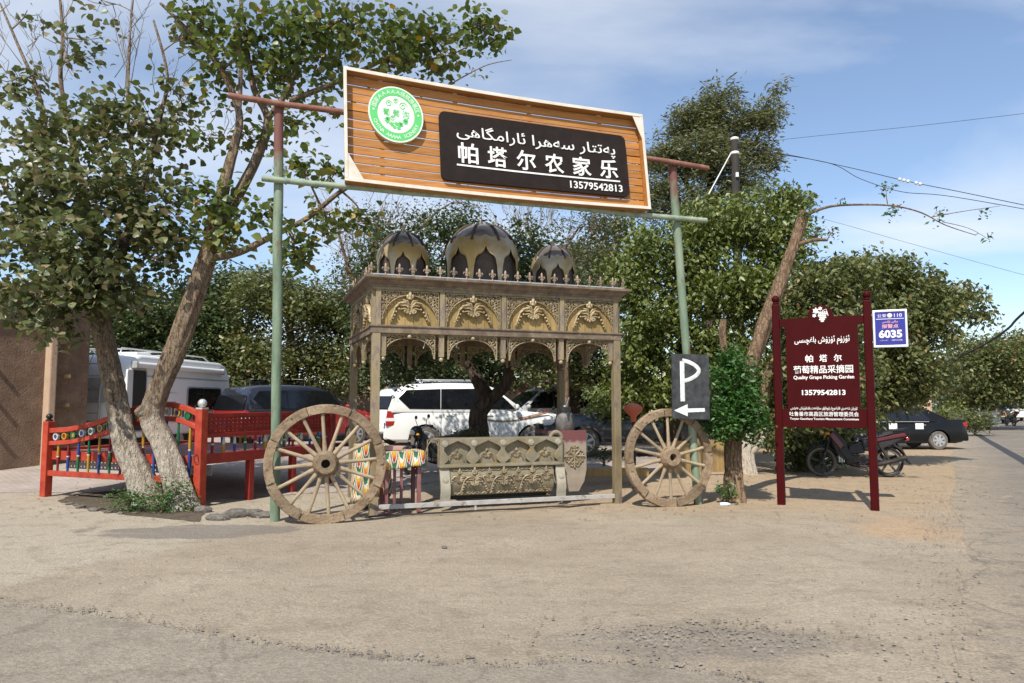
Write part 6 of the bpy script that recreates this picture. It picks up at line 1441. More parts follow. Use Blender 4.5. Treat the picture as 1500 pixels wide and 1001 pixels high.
def tree(name, label, limbs, clumps, leaf, bark, size=.11, per=10, shape=HEART, spread=.16, droop=.5, upw=1.0, seed=1, group='trees', singles=0, single_mat=None, twigs=10, hole=.42, bare=(), cat='tree', dens=1.0):
    """limbs: lists of (px, py, depth, radius); clumps: (px, py, depth, half-width px, half-height px, half-depth m, twig count)."""
    r = np.random.default_rng(seed); rd = random.Random(seed)
    b0 = at(*limbs[0][0][:3]); t = thing(name, label, cat, b0, 0, group); nodes = []
    wood = MB()
    for li, limb in enumerate(limbs):
        P = [at(*q[:3]) - b0 for q in limb]; rr = [q[3] for q in limb]
        C, cr_ = smooth_path(P, rr, 12 if rr[0] > .15 else 5)
        nodes += list(zip(C, cr_))
        if li == 0: C = [C[0] - Vector((0, 0, .12))] + C; cr_ = [cr_[0] * 1.12] + cr_
        n = 26 if cr_[0] > .08 else 9
        C = [c + Vector((rd.uniform(-1, 1), rd.uniform(-1, 1), 0)) * q * .025 for c, q in zip(C, cr_)]
        cr_ = [q * rd.uniform(.985, 1.015) for q in cr_]
        if li == 0: cr_ = [q * (1 + .30 * math.exp(-max(c.z, 0) / .16)) for c, q in zip(C, cr_)]
        b_ = len(wood.v); wood.tube(C, cr_, n)
        if n >= 14:                                                         # ribbed, knobbly bark
            for i_ in range(len(C)):
                for k_ in range(n):
                    v_ = Vector(wood.v[b_ + i_ * n + k_]); a_ = k_ / n * 6.283
                    g_ = float(vnoise(3 + 2.6 * math.cos(a_) + li * 5, 3 + 2.6 * math.sin(a_) + C[i_].z * 1.1, 1.0, seed + 5)) - .5
                    g2 = float(vnoise(9 + 5.5 * math.cos(a_), 7 + 5.5 * math.sin(a_) + C[i_].z * 1.6, 1.0, seed + 6)) - .5
                    wood.v[b_ + i_ * n + k_] = tuple(C[i_] + (v_ - C[i_]) * (1 + .42 * g_ + .22 * g2))
    twig = MB(); TP = []
    npos = np.array([tuple(p) for p, _ in nodes])
    for (px, py, Y, hw, hh, hd, nt_) in clumps:
        nt_ = int(nt_ * dens)
        c = np.array(at(px, py, Y) - b0); k = Y / FPX; rad = np.array([hw * k, hd, hh * k])
        q = r.normal(0, 1, (nt_ * 4, 3)); q /= np.linalg.norm(q, axis=1)[:, None]; q *= (r.random((len(q), 1)) ** .45)
        pts = c + q * rad
        fq = 1.5 / max(.5, spread * 4) if Y < 13 else 1.15 * 18 / max(Y, 15)
        fld = .55 * vnoise(pts[:, 0] + 60, pts[:, 2] + 60 + .8 * pts[:, 1], fq, seed + 40) + .45 * vnoise(pts[:, 0] * .7 + pts[:, 1] + 90, pts[:, 2] * 1.2 + 33, fq * 2.1, seed + 41)
        pts = pts[fld > hole + (.09 if Y > 13 else .04)][:nt_]
        if not len(pts): continue
        TP.append(pts)
        i = int(np.argmin(np.linalg.norm(npos - c, axis=1))); a, ra = nodes[i]; cc = Vector(c)
        mid = a.lerp(cc, .5) + Vector((rd.uniform(-.2, .2), rd.uniform(-.2, .2), rd.uniform(0, .25))) * min(1, (cc - a).length)
        r0 = min(ra * .7, .012 + .012 * (cc - a).length)
        CC, c2 = smooth_path([a, mid, cc], [r0, r0 * .7, r0 * .4], 4); twig.tube(CC, c2, 6)
        for pnt in pts[:twigs]:
            s = CC[rd.randint(len(CC) // 2, len(CC) - 1)]; e = Vector(pnt); m_ = s.lerp(e, .5) + Vector((rd.uniform(-.08, .08), rd.uniform(-.08, .08), rd.uniform(-.02, .12)))
            twig.tube([s, m_, e], [.008, .006, .003], 4)
    for (px, py, Y, n_, length, ang) in bare:                               # leafless twiggy shoots
        for _ in range(n_):
            p = at(px + rd.uniform(-14, 14), py + rd.uniform(-10, 10), Y + rd.uniform(-.5, .5)) - b0
            for lev in range(1 + rd.randint(1, 3)):
                d = Vector((math.sin(R(ang)) + rd.uniform(-.55, .55), rd.uniform(-.5, .5), math.cos(R(ang)) + rd.uniform(-.35, .35))).normalized(); L = length * rd.uniform(.4, 1) * (.75 ** lev)
                pts = [p, p + d * L * .5 + Vector((rd.uniform(-.06, .06),) * 3), p + d * L]; twig.tube(pts, [.008, .006, .003], 4)
                for _k in range(3):
                    s = pts[0].lerp(pts[2], rd.uniform(.3, .95)); d2 = (d + Vector((rd.uniform(-.9, .9), rd.uniform(-.6, .6), rd.uniform(-.4, .6)))).normalized(); twig.tube([s, s + d2 * L * .35], [.004, .002], 3)
                p = pts[rd.randint(1, 2)]
    tr = wood.build('trunk', M[bark], t, 75)
    if twig.f: tw = twig.build('branches', M['bark_dark'] if 'dark' in bark else M['dry_twig'] if bare else M['bark_mid'], t, 75); tw['kind'] = 'stuff'
    if not TP: return t
    T = np.concatenate(TP); n = len(T) * per
    C = np.repeat(T, per, 0) + r.normal(0, spread, (n, 3)) * np.array([1, 1, .8])
    ax, sd, nr = frames(n, droop, upw, r); S = size * (.5 + .85 * r.random(n) ** .8)
    rnd = np.clip(np.repeat(r.random(len(T)), per) * .45 + r.random(n) * .6, 0, 1) ** 1.15
    keep = np.ones(n, bool)
    if singles:
        d = C + np.array(b0); order = np.argsort(np.linalg.norm(d - np.array([0, 0, CAMH]), axis=1) + r.random(n) * .9); pick = order[:singles]; keep[pick] = False
    me = leaf_mesh('crown', C[keep], ax[keep], sd[keep], nr[keep], S[keep], shape, rnd[keep], M[leaf]); cr__ = link('crown', me, None, t); cr__['kind'] = 'stuff'
    if singles:
        ms = bpy.data.meshes.new('leaf'); ms.from_pydata(shape[0].tolist(), [], shape[1]); ms.materials.append(M[single_mat])
        for i in pick:
            o = bpy.data.objects.new('leaf', ms); COL.objects.link(o); o.parent = cr__
            s = S[i]; mtx = Matrix(((ax[i][0] * s, sd[i][0] * s, nr[i][0] * s, C[i][0]), (ax[i][1] * s, sd[i][1] * s, nr[i][1] * s, C[i][1]), (ax[i][2] * s, sd[i][2] * s, nr[i][2] * s, C[i][2]), (0, 0, 0, 1)))
            o.matrix_basis = mtx
    return t
# the two limewashed trees in front of the bed
tree('broadleaf_tree', 'limewashed broad-leaved tree leaning left with a dense dusty crown at the left edge',
     [[(222, 742, 11.75, .21), (205, 700, 11.75, .185), (184, 650, 11.78, .175), (172, 590, 11.8, .165), (158, 520, 11.85, .155), (146, 460, 11.9, .145), (140, 395, 11.9, .12), (128, 320, 11.9, .09), (105, 230, 11.9, .06)],
      [(146, 460, 11.9, .10), (175, 380, 11.7, .075), (205, 290, 11.6, .055), (235, 170, 11.6, .035), (245, 110, 11.6, .022), (225, 30, 11.7, .014)],
      [(136, 360, 11.9, .08), (80, 280, 11.8, .055), (60, 150, 11.9, .035), (30, 75, 12, .025), (0, 5, 12, .015)],
      [(120, 270, 11.9, .05), (90, 130, 11.8, .035), (92, 55, 11.8, .028), (88, 0, 11.8, .02)],
      [(205, 290, 11.6, .045), (188, 180, 11.8, .03), (190, 60, 11.8, .018), (195, 0, 11.8, .012)]],
     [(60, 200, 11.6, 55, 45, .9, 55), (140, 175, 11.7, 55, 40, 1.0, 60), (215, 180, 11.5, 60, 45, .9, 60), (40, 290, 11.5, 60, 60, 1.0, 75), (130, 270, 11.3, 70, 65, 1.2, 105), (215, 275, 11.4, 60, 60, 1.1, 85),
      (70, 370, 11.2, 75, 55, 1.0, 95), (170, 360, 11.1, 75, 60, 1.2, 110), (245, 345, 11.4, 45, 55, .9, 60), (60, 425, 11.0, 70, 40, .9, 75), (120, 420, 11.1, 60, 38, .9, 60), (200, 420, 11.5, 60, 30, .9, 48),
      (15, 350, 11.3, 40, 70, .9, 50), (45, 110, 11.8, 30, 25, .6, 10), (120, 85, 11.6, 18, 22, .4, 9), (265, 140, 11.7, 26, 40, .6, 16), (10, 120, 11.8, 30, 30, .6, 9), (70, 475, 10.9, 40, 22, .5, 24), (130, 60, 11.8, 25, 30, .6, 5), (265, 60, 11.6, 25, 35, .6, 14), (40, 15, 11.8, 40, 20, .6, 5), (150, 10, 11.8, 40, 20, .6, 5)],
     'leaf_big', 'bark_wash', .122, 9, seed=4, group='limewashed trees by the bed', singles=300, single_mat='leaf_big_obj', spread=.14, hole=.43, dens=.84,
     bare=((100, 110, 11.8, 5, 1.0, -20), (180, 120, 11.8, 6, 1.1, 5), (60, 120, 11.9, 4, .9, -10), (240, 130, 11.7, 4, .8, 20), (20, 100, 11.9, 3, .9, -15), (320, 200, 11.5, 3, .6, 30)))
tree('broadleaf_tree', 'limewashed broad-leaved tree leaning right behind the left gate post, its branches reaching over the sign',
     [[(272, 752, 11.25, .20), (258, 700, 11.3, .175), (240, 650, 11.35, .165), (222, 612, 11.4, .165), (232, 570, 11.4, .15), (258, 510, 11.4, .145), (282, 445, 11.4, .14), (302, 385, 11.4, .135), (318, 330, 11.4, .12)],
      [(222, 612, 11.4, .10), (208, 603, 11.3, .09), (203, 598, 11.25, .07)],
      [(318, 330, 11.4, .10), (330, 270, 11.3, .085), (345, 210, 11.3, .07), (350, 165, 11.3, .055), (325, 105, 11.2, .04), (285, 55, 11.1, .03), (235, 5, 11.0, .02)],
      [(314, 340, 11.4, .10), (350, 280, 11.5, .085), (378, 225, 11.6, .075), (392, 175, 11.6, .06), (372, 130, 11.7, .05), (360, 60, 11.7, .035), (350, -20, 11.7, .02)],
      [(392, 175, 11.6, .05), (425, 125, 11.6, .045), (445, 60, 11.6, .035), (480, 40, 11.6, .028), (545, 5, 11.6, .018)],
      [(308, 378, 11.4, .07), (350, 370, 11.2, .055), (400, 345, 11.1, .048), (450, 320, 11.0, .042), (500, 280, 10.9, .035), (540, 262, 10.9, .02)],
      [(425, 148, 11.6, .05), (470, 130, 11.7, .045), (520, 108, 11.8, .04), (580, 80, 11.9, .028), (650, 55, 12.0, .018), (710, 35, 12.0, .010)],
      [(520, 108, 11.8, .03), (600, 92, 11.8, .02), (660, 80, 11.9, .012), (700, 60, 11.9, .008)],
      [(350, 165, 11.3, .04), (352, 90, 11.3, .03), (340, 10, 11.3, .02)],
      [(650, 130, 11.8, .012), (680, 112, 11.8, .010), (715, 95, 11.8, .008), (750, 88, 11.8, .005)]],
     [(300, 40, 11.2, 60, 40, .8, 34), (370, 50, 11.5, 50, 50, .9, 44), (440, 45, 11.5, 50, 45, .9, 46), (510, 40, 11.6, 50, 40, .9, 46), (580, 50, 11.8, 45, 38, .8, 44), (640, 60, 11.9, 40, 32, .7, 34), (700, 38, 12.0, 38, 24, .6, 28), (735, 45, 12, 14, 10, .4, 6),
      (330, 100, 11.3, 45, 40, .8, 26), (400, 110, 11.6, 45, 40, .8, 30), (470, 100, 11.7, 45, 30, .7, 26), (570, 100, 11.8, 50, 22, .6, 20), (640, 105, 11.9, 25, 14, .4, 7), (420, 175, 11.4, 30, 25, .6, 12), (365, 200, 11.5, 30, 35, .7, 12), (470, 160, 11.5, 22, 18, .4, 8),
      (300, 300, 11.2, 35, 30, .6, 18), (350, 300, 11.3, 35, 30, .6, 15), (330, 345, 11.1, 35, 25, .6, 20), (440, 250, 11.2, 35, 22, .5, 13), (480, 245, 11.0, 20, 20, .4, 9), (430, 355, 11.0, 40, 30, .6, 18), (480, 320, 10.9, 30, 22, .5, 15), (530, 325, 10.9, 22, 14, .4, 8), (400, 310, 11.1, 25, 20, .5, 9), (430, 385, 11.0, 25, 15, .4, 9),
      (302, 203, 11.2, 16, 14, .3, 7), (690, 108, 11.8, 24, 12, .3, 2)],
     'leaf_big2', 'bark_wash', .125, 8, seed=9, group='limewashed trees by the bed', singles=300, single_mat='leaf_big2_obj', spread=.14, hole=.41, dens=.92)
# trees behind the yard and along the street
tree('shade_tree', 'dark forked tree growing just behind the pavilion, its crown filling the arches',
     [[(706, 668, 14.6, .20), (700, 610, 14.6, .17), (712, 585, 14.6, .16), (700, 560, 14.6, .12), (678, 520, 14.7, .09), (650, 460, 14.8, .06)], [(710, 592, 14.6, .12), (742, 560, 14.5, .10), (748, 520, 14.5, .085), (770, 460, 14.6, .06)]],
     [(595, 508, 15.0, 50, 34, .9, 90), (670, 500, 15.2, 60, 33, 1.0, 100), (770, 500, 15.2, 70, 34, 1.0, 110), (600, 440, 15.3, 70, 50, 1.1, 100), (700, 420, 15.3, 80, 50, 1.2, 120), (800, 430, 15.3, 70, 50, 1.1, 100), (570, 375, 15.3, 50, 50, 1.0, 60), (660, 340, 15.3, 60, 35, .9, 60), (760, 360, 15.4, 60, 40, .9, 60), (590, 548, 14.9, 22, 12, .5, 14)],
     'leaf_dark', 'bark_dark', .105, 12, KITE, .15, .4, 1.0, 21, 'yard trees', dens=2.2, hole=.30)
tree('twiggy_tree', 'half-bare twiggy tree rising behind the left end of the pavilion',
     [[(549, 660, 24.5, .16), (549, 560, 24, .13), (540, 470, 22, .10), (545, 390, 17.5, .07), (555, 330, 17.5, .05)], [(530, 450, 17.5, .06), (510, 390, 17.4, .045), (495, 340, 17.4, .03)], [(540, 400, 17.5, .05), (600, 350, 17.6, .04), (640, 310, 17.6, .03)]],
     [(510, 400, 17.5, 30, 40, .8, 30), (560, 330, 17.5, 60, 30, .9, 60), (520, 330, 17.4, 40, 35, .8, 36), (610, 320, 17.6, 50, 25, .8, 46), (680, 300, 17.6, 40, 20, .7, 26)],
     'leaf_olive', 'bark_mid', .075, 9, KITE, .16, .4, .9, 23, 'yard trees', dens=1.6, hole=.40, bare=((510, 380, 17.4, 12, .9, -20), (500, 340, 17.4, 10, .8, -40), (560, 330, 17.5, 10, .9, 10), (540, 390, 17.4, 8, .8, -10)))
tree('twiggy_tree', 'sparse dry tree showing between the middle and right domes',
     [[(826, 660, 21, .13), (826, 500, 21, .10), (800, 400, 20, .07), (775, 340, 20, .045)], [(792, 410, 20, .05), (830, 360, 20, .04), (850, 330, 20, .02)], [(795, 420, 20, .05), (765, 350, 20, .03), (755, 315, 20, .015)]],
     [(830, 350, 20, 40, 35, 1.0, 50), (870, 340, 20, 35, 40, 1.0, 50), (780, 350, 20, 40, 30, .9, 22), (850, 400, 20, 60, 40, 1.2, 90), (880, 330, 20, 30, 30, .9, 30)],
     'leaf_olive', 'bark_mid', .085, 10, KITE, .18, .4, .9, 25, 'yard trees', dens=1.8, hole=.36, bare=((780, 340, 20, 14, .9, 0), (760, 350, 20, 10, .9, -15), (740, 350, 20, 8, .8, -25), (800, 340, 20, 8, .9, 15)))
tree('bushy_tree', 'fresh green bushy tree filling the space behind the right gate post',
     [[(985, 678, 18.5, .22), (985, 600, 18.5, .18), (1000, 500, 18.5, .14), (1020, 400, 18.5, .09), (1050, 330, 18.5, .05)], [(990, 560, 18.5, .12), (940, 480, 18.4, .08), (920, 400, 18.4, .05)], [(995, 540, 18.5, .11), (1070, 470, 18.4, .08), (1120, 380, 18.4, .05)]],
     [(1040, 330, 18.2, 70, 45, 1.3, 130), (1110, 320, 18.2, 65, 45, 1.2, 120), (1140, 380, 18.0, 45, 55, 1.2, 100), (970, 370, 18.2, 60, 45, 1.2, 120), (920, 410, 18.2, 40, 50, 1.1, 90), (1040, 420, 17.9, 75, 60, 1.4, 180), (1110, 450, 17.8, 60, 60, 1.3, 130), (960, 470, 18.0, 60, 55, 1.3, 140), (1030, 520, 17.9, 70, 50, 1.3, 140), (930, 540, 18.2, 50, 50, 1.1, 110), (1090, 540, 17.8, 50, 50, 1.1, 100), (980, 585, 18.2, 60, 30, 1.0, 90), (900, 585, 18.4, 45, 28, .9, 60), (1150, 290, 18.2, 30, 20, .7, 24), (1180, 300, 18.2, 16, 14, .5, 8)],
     'leaf_lime', 'bark_dark', .135, 13, KITE, .135, .7, .8, 31, 'yard trees', dens=2.0, hole=.30)
tree('elm_tree', 'tall dark elm standing above everything behind the sign',
     [[(1040, 640, 25, .24), (1040, 480, 25, .20), (1040, 320, 25, .16), (1042, 240, 25, .10), (1045, 150, 25, .05)], [(1040, 330, 25, .10), (1000, 260, 25, .07), (970, 210, 25, .04)], [(1042, 300, 25, .10), (1090, 240, 25, .07), (1120, 180, 25, .04)]],
     [(1050, 160, 25, 36, 40, 1.0, 90), (1010, 190, 25, 36, 40, 1.0, 80), (1040, 230, 24.8, 55, 45, 1.3, 150), (975, 225, 25, 40, 45, 1.1, 90), (1095, 200, 25, 40, 35, 1.0, 85), (1120, 170, 25, 30, 24, .8, 40), (1125, 235, 25, 24, 18, .7, 26), (960, 285, 25, 40, 50, 1.2, 90), (1020, 300, 24.8, 50, 40, 1.2, 90), (1085, 270, 25, 40, 40, 1.1, 70), (1140, 250, 25, 22, 26, .7, 16), (1140, 130, 25, 10, 12, .4, 5), (1075, 120, 25, 14, 16, .5, 14), (1060, 320, 24.8, 45, 30, 1.0, 40)],
     'leaf_elm', 'bark_dark', .19, 13, LANCE, .15, .2, .7, 37, 'yard trees', dens=2.6, hole=.38)
tree('leaning_tree', 'lopped tree with a pale leaning trunk, sprouts at its foot and one long bare branch',
     [[(1075, 738, 12.15, 0.1716), (1074, 690, 12.15, 0.1365), (1074, 640, 12.2, 0.1287), (1084, 580, 12.25, 0.1170), (1102, 530, 12.3, 0.1092), (1122, 470, 12.4, 0.1053), (1145, 410, 12.5, 0.0975), (1165, 355, 12.6, 0.0897), (1178, 312, 12.7, 0.0819)],
      [(1166, 360, 12.6, 0.0429), (1190, 352, 12.5, 0.0351), (1212, 352, 12.5, 0.0234)],
      [(1178, 316, 12.7, 0.0312), (1215, 303, 12.6, 0.0218), (1260, 300, 12.5, 0.0172), (1310, 302, 12.4, 0.0140), (1350, 312, 12.4, 0.0117), (1385, 330, 12.4, 0.0086), (1430, 345, 12.4, 0.0055)],
      [(1365, 318, 12.4, 0.0078), (1410, 310, 12.4, 0.0062), (1465, 302, 12.4, 0.0031)], [(1380, 325, 12.4, 0.0062), (1420, 335, 12.3, 0.0047), (1450, 352, 12.3, 0.0031)],
      [(1062, 520, 12.3, 0.0663), (1058, 490, 12.3, 0.0624), (1060, 468, 12.3, 0.0585)]],
     [(1075, 575, 11.95, 38, 42, .50, 240), (1055, 618, 11.9, 30, 28, .45, 170), (1098, 612, 11.9, 26, 36, .45, 150), (1072, 530, 12.05, 26, 22, .40, 80), (1064, 722, 11.9, 8, 14, .12, 9),
      (1298, 278, 12.5, 5, 10, .12, 2), (1308, 308, 12.4, 13, 9, .15, 4), (1376, 315, 12.4, 10, 9, .15, 3), (1438, 314, 12.4, 8, 5, .1, 1), (1448, 346, 12.4, 10, 8, .1, 1), (1180, 318, 12.6, 14, 10, .2, 5), (1222, 338, 12.5, 8, 6, .12, 2), (1195, 340, 12.6, 14, 12, .2, 6), (1232, 296, 12.5, 4, 4, .1, 1)],
     'leaf_sprout', 'bark_mid', .075, 12, KITE, .07, .3, .9, 41, 'street trees', hole=.22)
tree('limewashed_tree', 'slim tree with a crooked limewashed foot behind the red sign',
     [[(1100, 706, 15.6, .16), (1094, 665, 15.6, .13), (1106, 618, 15.6, .12), (1118, 582, 15.6, .11), (1128, 545, 15.6, .10), (1160, 470, 15.6, .08), (1200, 420, 15.7, .05)], [(1098, 665, 15.6, .07), (1110, 655, 15.5, .06), (1118, 640, 15.4, .05)], [(1140, 520, 15.6, .06), (1150, 440, 15.6, .04), (1180, 400, 15.6, .03)]],
     [(1190, 420, 15.6, 50, 35, 1.0, 85), (1240, 410, 15.7, 50, 35, 1.0, 90), (1160, 470, 15.6, 40, 45, .9, 70), (1215, 470, 15.5, 60, 45, 1.0, 110), (1170, 540, 15.5, 45, 40, .9, 70), (1240, 540, 15.6, 50, 45, 1.0, 90), (1190, 600, 15.8, 50, 30, .9, 60), (1125, 620, 16.2, 26, 40, .7, 34)],
     'leaf_mid', 'bark_wash2', .125, 12, KITE, .12, .6, .8, 43, 'street trees', dens=2.0, hole=.32)
tree('roadside_tree', 'spreading roadside tree behind the police plate, its tips drooping over the black saloon',
     [[(1172, 690, 18.2, .14), (1175, 620, 18.2, .12), (1190, 540, 18.3, .10), (1240, 460, 18.5, .08), (1300, 420, 18.6, .05), (1360, 420, 18.6, .03)], [(1200, 520, 18.3, .07), (1300, 480, 18.4, .05), (1400, 455, 18.4, .025), (1448, 462, 18.4, .012)]],
     [(1270, 400, 18.6, 55, 32, 1.2, 110), (1330, 425, 18.6, 50, 35, 1.2, 110), (1290, 470, 18.4, 60, 45, 1.3, 150), (1360, 470, 18.4, 45, 40, 1.1, 110), (1300, 530, 18.4, 55, 45, 1.2, 130), (1350, 540, 18.5, 40, 40, 1.0, 80), (1400, 435, 18.5, 36, 22, .7, 44), (1435, 462, 18.4, 22, 12, .5, 14), (1310, 575, 18.8, 45, 24, .8, 50), (1250, 590, 18.6, 40, 40, .9, 60), (1385, 560, 19.5, 20, 30, .8, 24), (1215, 640, 18.0, 40, 40, .7, 70), (1170, 650, 17.6, 30, 36, .6, 45), (1310, 385, 18.6, 30, 14, .6, 26)],
     'leaf_mid', 'bark_mid', .135, 12, KITE, .13, .7, .8, 47, 'street trees', dens=2.0, hole=.32)
tree('street_tree', 'broad green tree at the far right, leaning over the shaded parked van',
     [[(1432, 622, 44, .30), (1432, 580, 44, .25), (1436, 540, 44, .16), (1445, 510, 44, .1)]],
     [(1405, 545, 43, 34, 40, 2.6, 170), (1450, 530, 43, 40, 36, 2.6, 190), (1490, 525, 44, 36, 36, 2.6, 160), (1430, 580, 43, 40, 22, 2.0, 120), (1480, 575, 44, 40, 22, 2.2, 110), (1400, 505, 44, 20, 14, 1.2, 24), (1540, 530, 46, 40, 50, 2.6, 120)],
     'leaf_mid', 'bark_dark', .26, 10, KITE, .42, .5, 1.0, 53, 'street trees', dens=1.8, hole=.30, twigs=4)
tree('street_tree', 'dark tree beyond the far end of the road, lower than its neighbours',
     [[(1500, 606, 80, .4), (1500, 570, 80, .3), (1505, 540, 80, .2)]],
     [(1500, 555, 80, 60, 32, 4.5, 170), (1560, 550, 80, 60, 36, 4.5, 150), (1440, 570, 82, 40, 22, 4, 90), (1380, 570, 84, 60, 26, 4, 110)], 'leaf_dark', 'bark_dark', .5, 9, KITE, .7, .4, 1.0, 57, 'street trees', dens=1.6, hole=.25, twigs=3)
tree('back_tree', 'dense dark tree behind the caravan',
     [[(250, 640, 31, .3), (250, 560, 31, .25), (255, 480, 31, .18), (260, 430, 31, .1)]],
     [(200, 480, 30, 60, 50, 2.4, 200), (270, 460, 30, 60, 50, 2.4, 200), (330, 480, 30, 50, 55, 2.2, 180), (230, 540, 30, 70, 40, 2.2, 170), (310, 545, 30, 60, 40, 2.2, 150), (150, 500, 31, 50, 60, 2.2, 140), (330, 420, 30.5, 50, 26, 1.6, 90), (120, 430, 31, 60, 50, 2, 90)],
     'leaf_dark', 'bark_dark', .20, 12, KITE, .30, .4, 1.0, 61, 'trees behind the car park', dens=2.2, hole=.30, twigs=5)
tree('back_tree', 'olive-green tree between the caravan and the pavilion, above the dark wagon',
     [[(430, 630, 29, .26), (430, 560, 29, .2), (425, 490, 29, .14), (420, 430, 29, .08)]],
     [(390, 440, 28.5, 50, 45, 2, 170), (450, 455, 28.5, 55, 45, 2, 180), (500, 480, 28.5, 40, 50, 1.9, 150), (380, 510, 28.5, 50, 45, 1.9, 150), (450, 530, 28.5, 60, 40, 2, 170), (510, 540, 28.5, 40, 40, 1.8, 110), (400, 410, 29, 30, 16, 1.1, 30), (360, 560, 28.8, 40, 24, 1.5, 60), (440, 570, 28.8, 60, 16, 1.5, 60)],
     'leaf_mid', 'bark_mid', .18, 11, KITE, .26, .4, 1.0, 67, 'trees behind the car park', dens=2.2, hole=.30, twigs=5, bare=((400, 540, 28, 8, 1.6, 50),))
tree('back_tree', 'dark green tree behind the car park, seen through the left pavilion arches',
     [[(600, 640, 27, .26), (600, 560, 27, .2), (610, 470, 27, .14), (610, 400, 27, .08)]],
     [(560, 480, 26.5, 60, 60, 2, 190), (630, 470, 26.5, 60, 60, 2, 190), (600, 400, 27, 70, 50, 2, 170), (560, 540, 26.5, 50, 30, 1.6, 90), (650, 540, 26.5, 50, 20, 1.5, 60), (540, 420, 27, 40, 50, 1.8, 100)],
     'leaf_dark', 'bark_dark', .18, 11, KITE, .26, .4, 1.0, 71, 'trees behind the car park', dens=2.2, hole=.28, twigs=5)
tree('back_tree', 'tall mid-green tree behind the right half of the pavilion roof',
     [[(840, 650, 23.5, .26), (840, 560, 23.5, .2), (850, 470, 23.5, .14), (860, 390, 23.5, .08)]],
     [(800, 480, 23, 60, 55, 2, 190), (870, 470, 23, 60, 60, 2, 200), (840, 400, 23.2, 60, 45, 1.8, 150), (890, 400, 23.2, 40, 45, 1.6, 110), (820, 545, 23, 60, 24, 1.6, 90), (890, 550, 22.8, 50, 36, 1.6, 120), (730, 470, 24, 50, 50, 1.8, 110), (900, 340, 23.5, 30, 30, 1.2, 40)],
     'leaf_mid', 'bark_dark', .155, 11, KITE, .24, .4, 1.0, 73, 'trees behind the car park', dens=2.4, hole=.28, twigs=5)
tree('back_tree', 'dark tree closing the gap between the bushy tree and the roadside tree',
     [[(1140, 650, 27, .26), (1140, 580, 27, .2), (1150, 500, 27, .12)]],
     [(1100, 560, 26.5, 60, 50, 2, 150), (1170, 550, 26.5, 60, 60, 2, 170), (1230, 560, 27, 60, 50, 2, 150), (1290, 570, 28, 50, 40, 2, 110), (1030, 590, 26, 60, 40, 2, 110), (960, 600, 26, 60, 40, 2, 110)],
     'leaf_dark', 'bark_dark', .20, 11, KITE, .28, .4, 1.0, 79, 'trees behind the car park', dens=2.2, hole=.25, twigs=5)
tree('back_tree', 'dark tree behind the white off-roader, in the middle of the pavilion opening',
     [[(700, 640, 31, .26), (700, 560, 31, .2), (705, 480, 31, .12)]],
     [(640, 510, 30, 60, 50, 2, 170), (720, 500, 30, 60, 55, 2, 180), (790, 510, 30, 60, 50, 2, 160), (680, 430, 30, 60, 50, 2, 140), (760, 430, 30, 60, 50, 2, 140), (700, 555, 30, 70, 18, 1.6, 70)],
     'leaf_dark', 'bark_dark', .20, 11, KITE, .28, .4, 1.0, 83, 'trees behind the car park', dens=2.2, hole=.25, twigs=5)
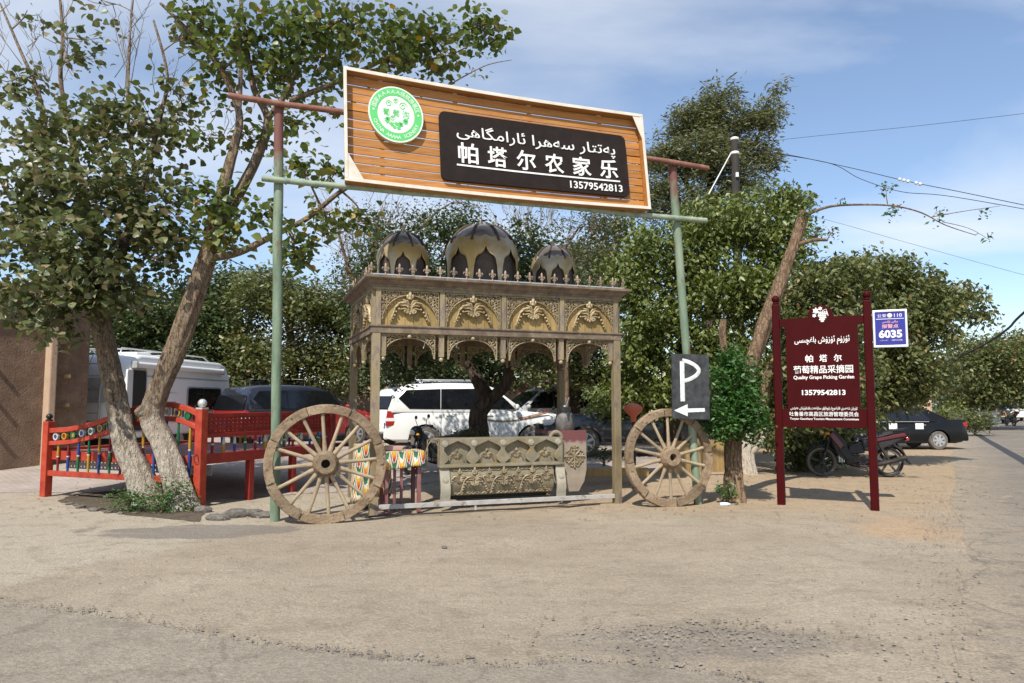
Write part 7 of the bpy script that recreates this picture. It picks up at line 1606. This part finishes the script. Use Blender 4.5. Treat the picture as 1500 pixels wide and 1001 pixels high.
# low plants
def bush(name, label, px, py, Y, hw, hh, hd, n, leaf, size, seed, group, per=9, spread=.06, shape=KITE):
    return tree(name, label, [[(px, py + hh, Y, .02), (px, py, Y, .015), (px + 2, py - hh * .5, Y, .008)]], [(px, py, Y, hw, hh, hd, n)], leaf, 'bark_mid', size, per, shape, spread, .2, 1.0, seed, group, twigs=12, hole=.15, cat='bush')
bush('ground_shrub', 'small green shrub growing at the feet of the two limewashed trees', 236, 728, 11.0, 44, 26, .35, 110, 'leaf_sprout', .05, 81, 'low shrubs')
bush('ground_shrub', 'low green shrub spreading left of the limewashed trees in the pit', 190, 734, 11.1, 32, 16, .3, 60, 'leaf_sprout', .05, 82, 'low shrubs')
bush('ground_shrub', 'thin weeds between the limewashed trunk and the red bed post', 280, 748, 11.0, 16, 12, .15, 22, 'leaf_sprout', .04, 83, 'low shrubs')
bush('roadside_bush', 'rounded green bush at the edge of the road beyond the black saloon', 1420, 616, 36, 34, 14, 1.0, 120, 'leaf_mid', .16, 84, 'low shrubs', 10, .2)
bush('roadside_bush', 'green thicket behind the black saloon, left of the rounded bush', 1388, 606, 40, 22, 18, 1.2, 80, 'leaf_lime', .18, 85, 'low shrubs', 10, .2)
bush('ground_shrub', 'dark undergrowth behind the motorcycle front wheel', 1190, 672, 17.4, 40, 20, .5, 90, 'leaf_dark', .08, 86, 'low shrubs', 9, .1)
bush('ground_shrub', 'low dark weeds in the yard between bench end and right cart wheel', 885, 664, 15.0, 36, 10, .4, 60, 'leaf_dark', .06, 87, 'low shrubs', 9, .08)
bush('ground_shrub', 'green weeds around the foot of the forked tree behind the carved bench', 690, 638, 14.3, 36, 10, .3, 45, 'leaf_dark', .06, 88, 'low shrubs', 9, .07)
# litter by the right wheel
lt = MB(); lt.tube([(0, 0, .03), (.06, 0, .032), (.12, .01, .03), (.16, .01, .03)], [.028, .032, .03, .012], 10)
o = lt.build('plastic_bottle', mat('pale_blue_plastic', [(.55, .66, .72), (.68, .76, .80)], .2, 8), None, 60); o.location = (3.22, 11.62, 0); tag(o, 'crushed pale blue plastic bottle on the ground right of the right cart wheel', 'bottle')
# dry leaves on the ground
n = 900; lp = np.stack([rng.uniform(-8.5, 9.5, n), rng.uniform(10.2, 17, n), np.zeros(n)], -1); lp[:, 2] = ground_z(lp[:, 0], lp[:, 1]) + .018
ax, sd, nr = frames(n, 0, 4.0, rng); ax[:, 2] *= .15
me = leaf_mesh('fallen_leaves', lp, ax, sd, nr, rng.uniform(.03, .075, n), KITE, rng.random(n), leaf_mat('dry_leaf', [(0, (.20, .14, .08)), (.5, (.30, .22, .13)), (1, (.16, .15, .06))], trans=.1))
tag(link('fallen_leaves', me, None), 'dry leaves scattered over the earth behind the gate', 'leaves', kind='stuff')
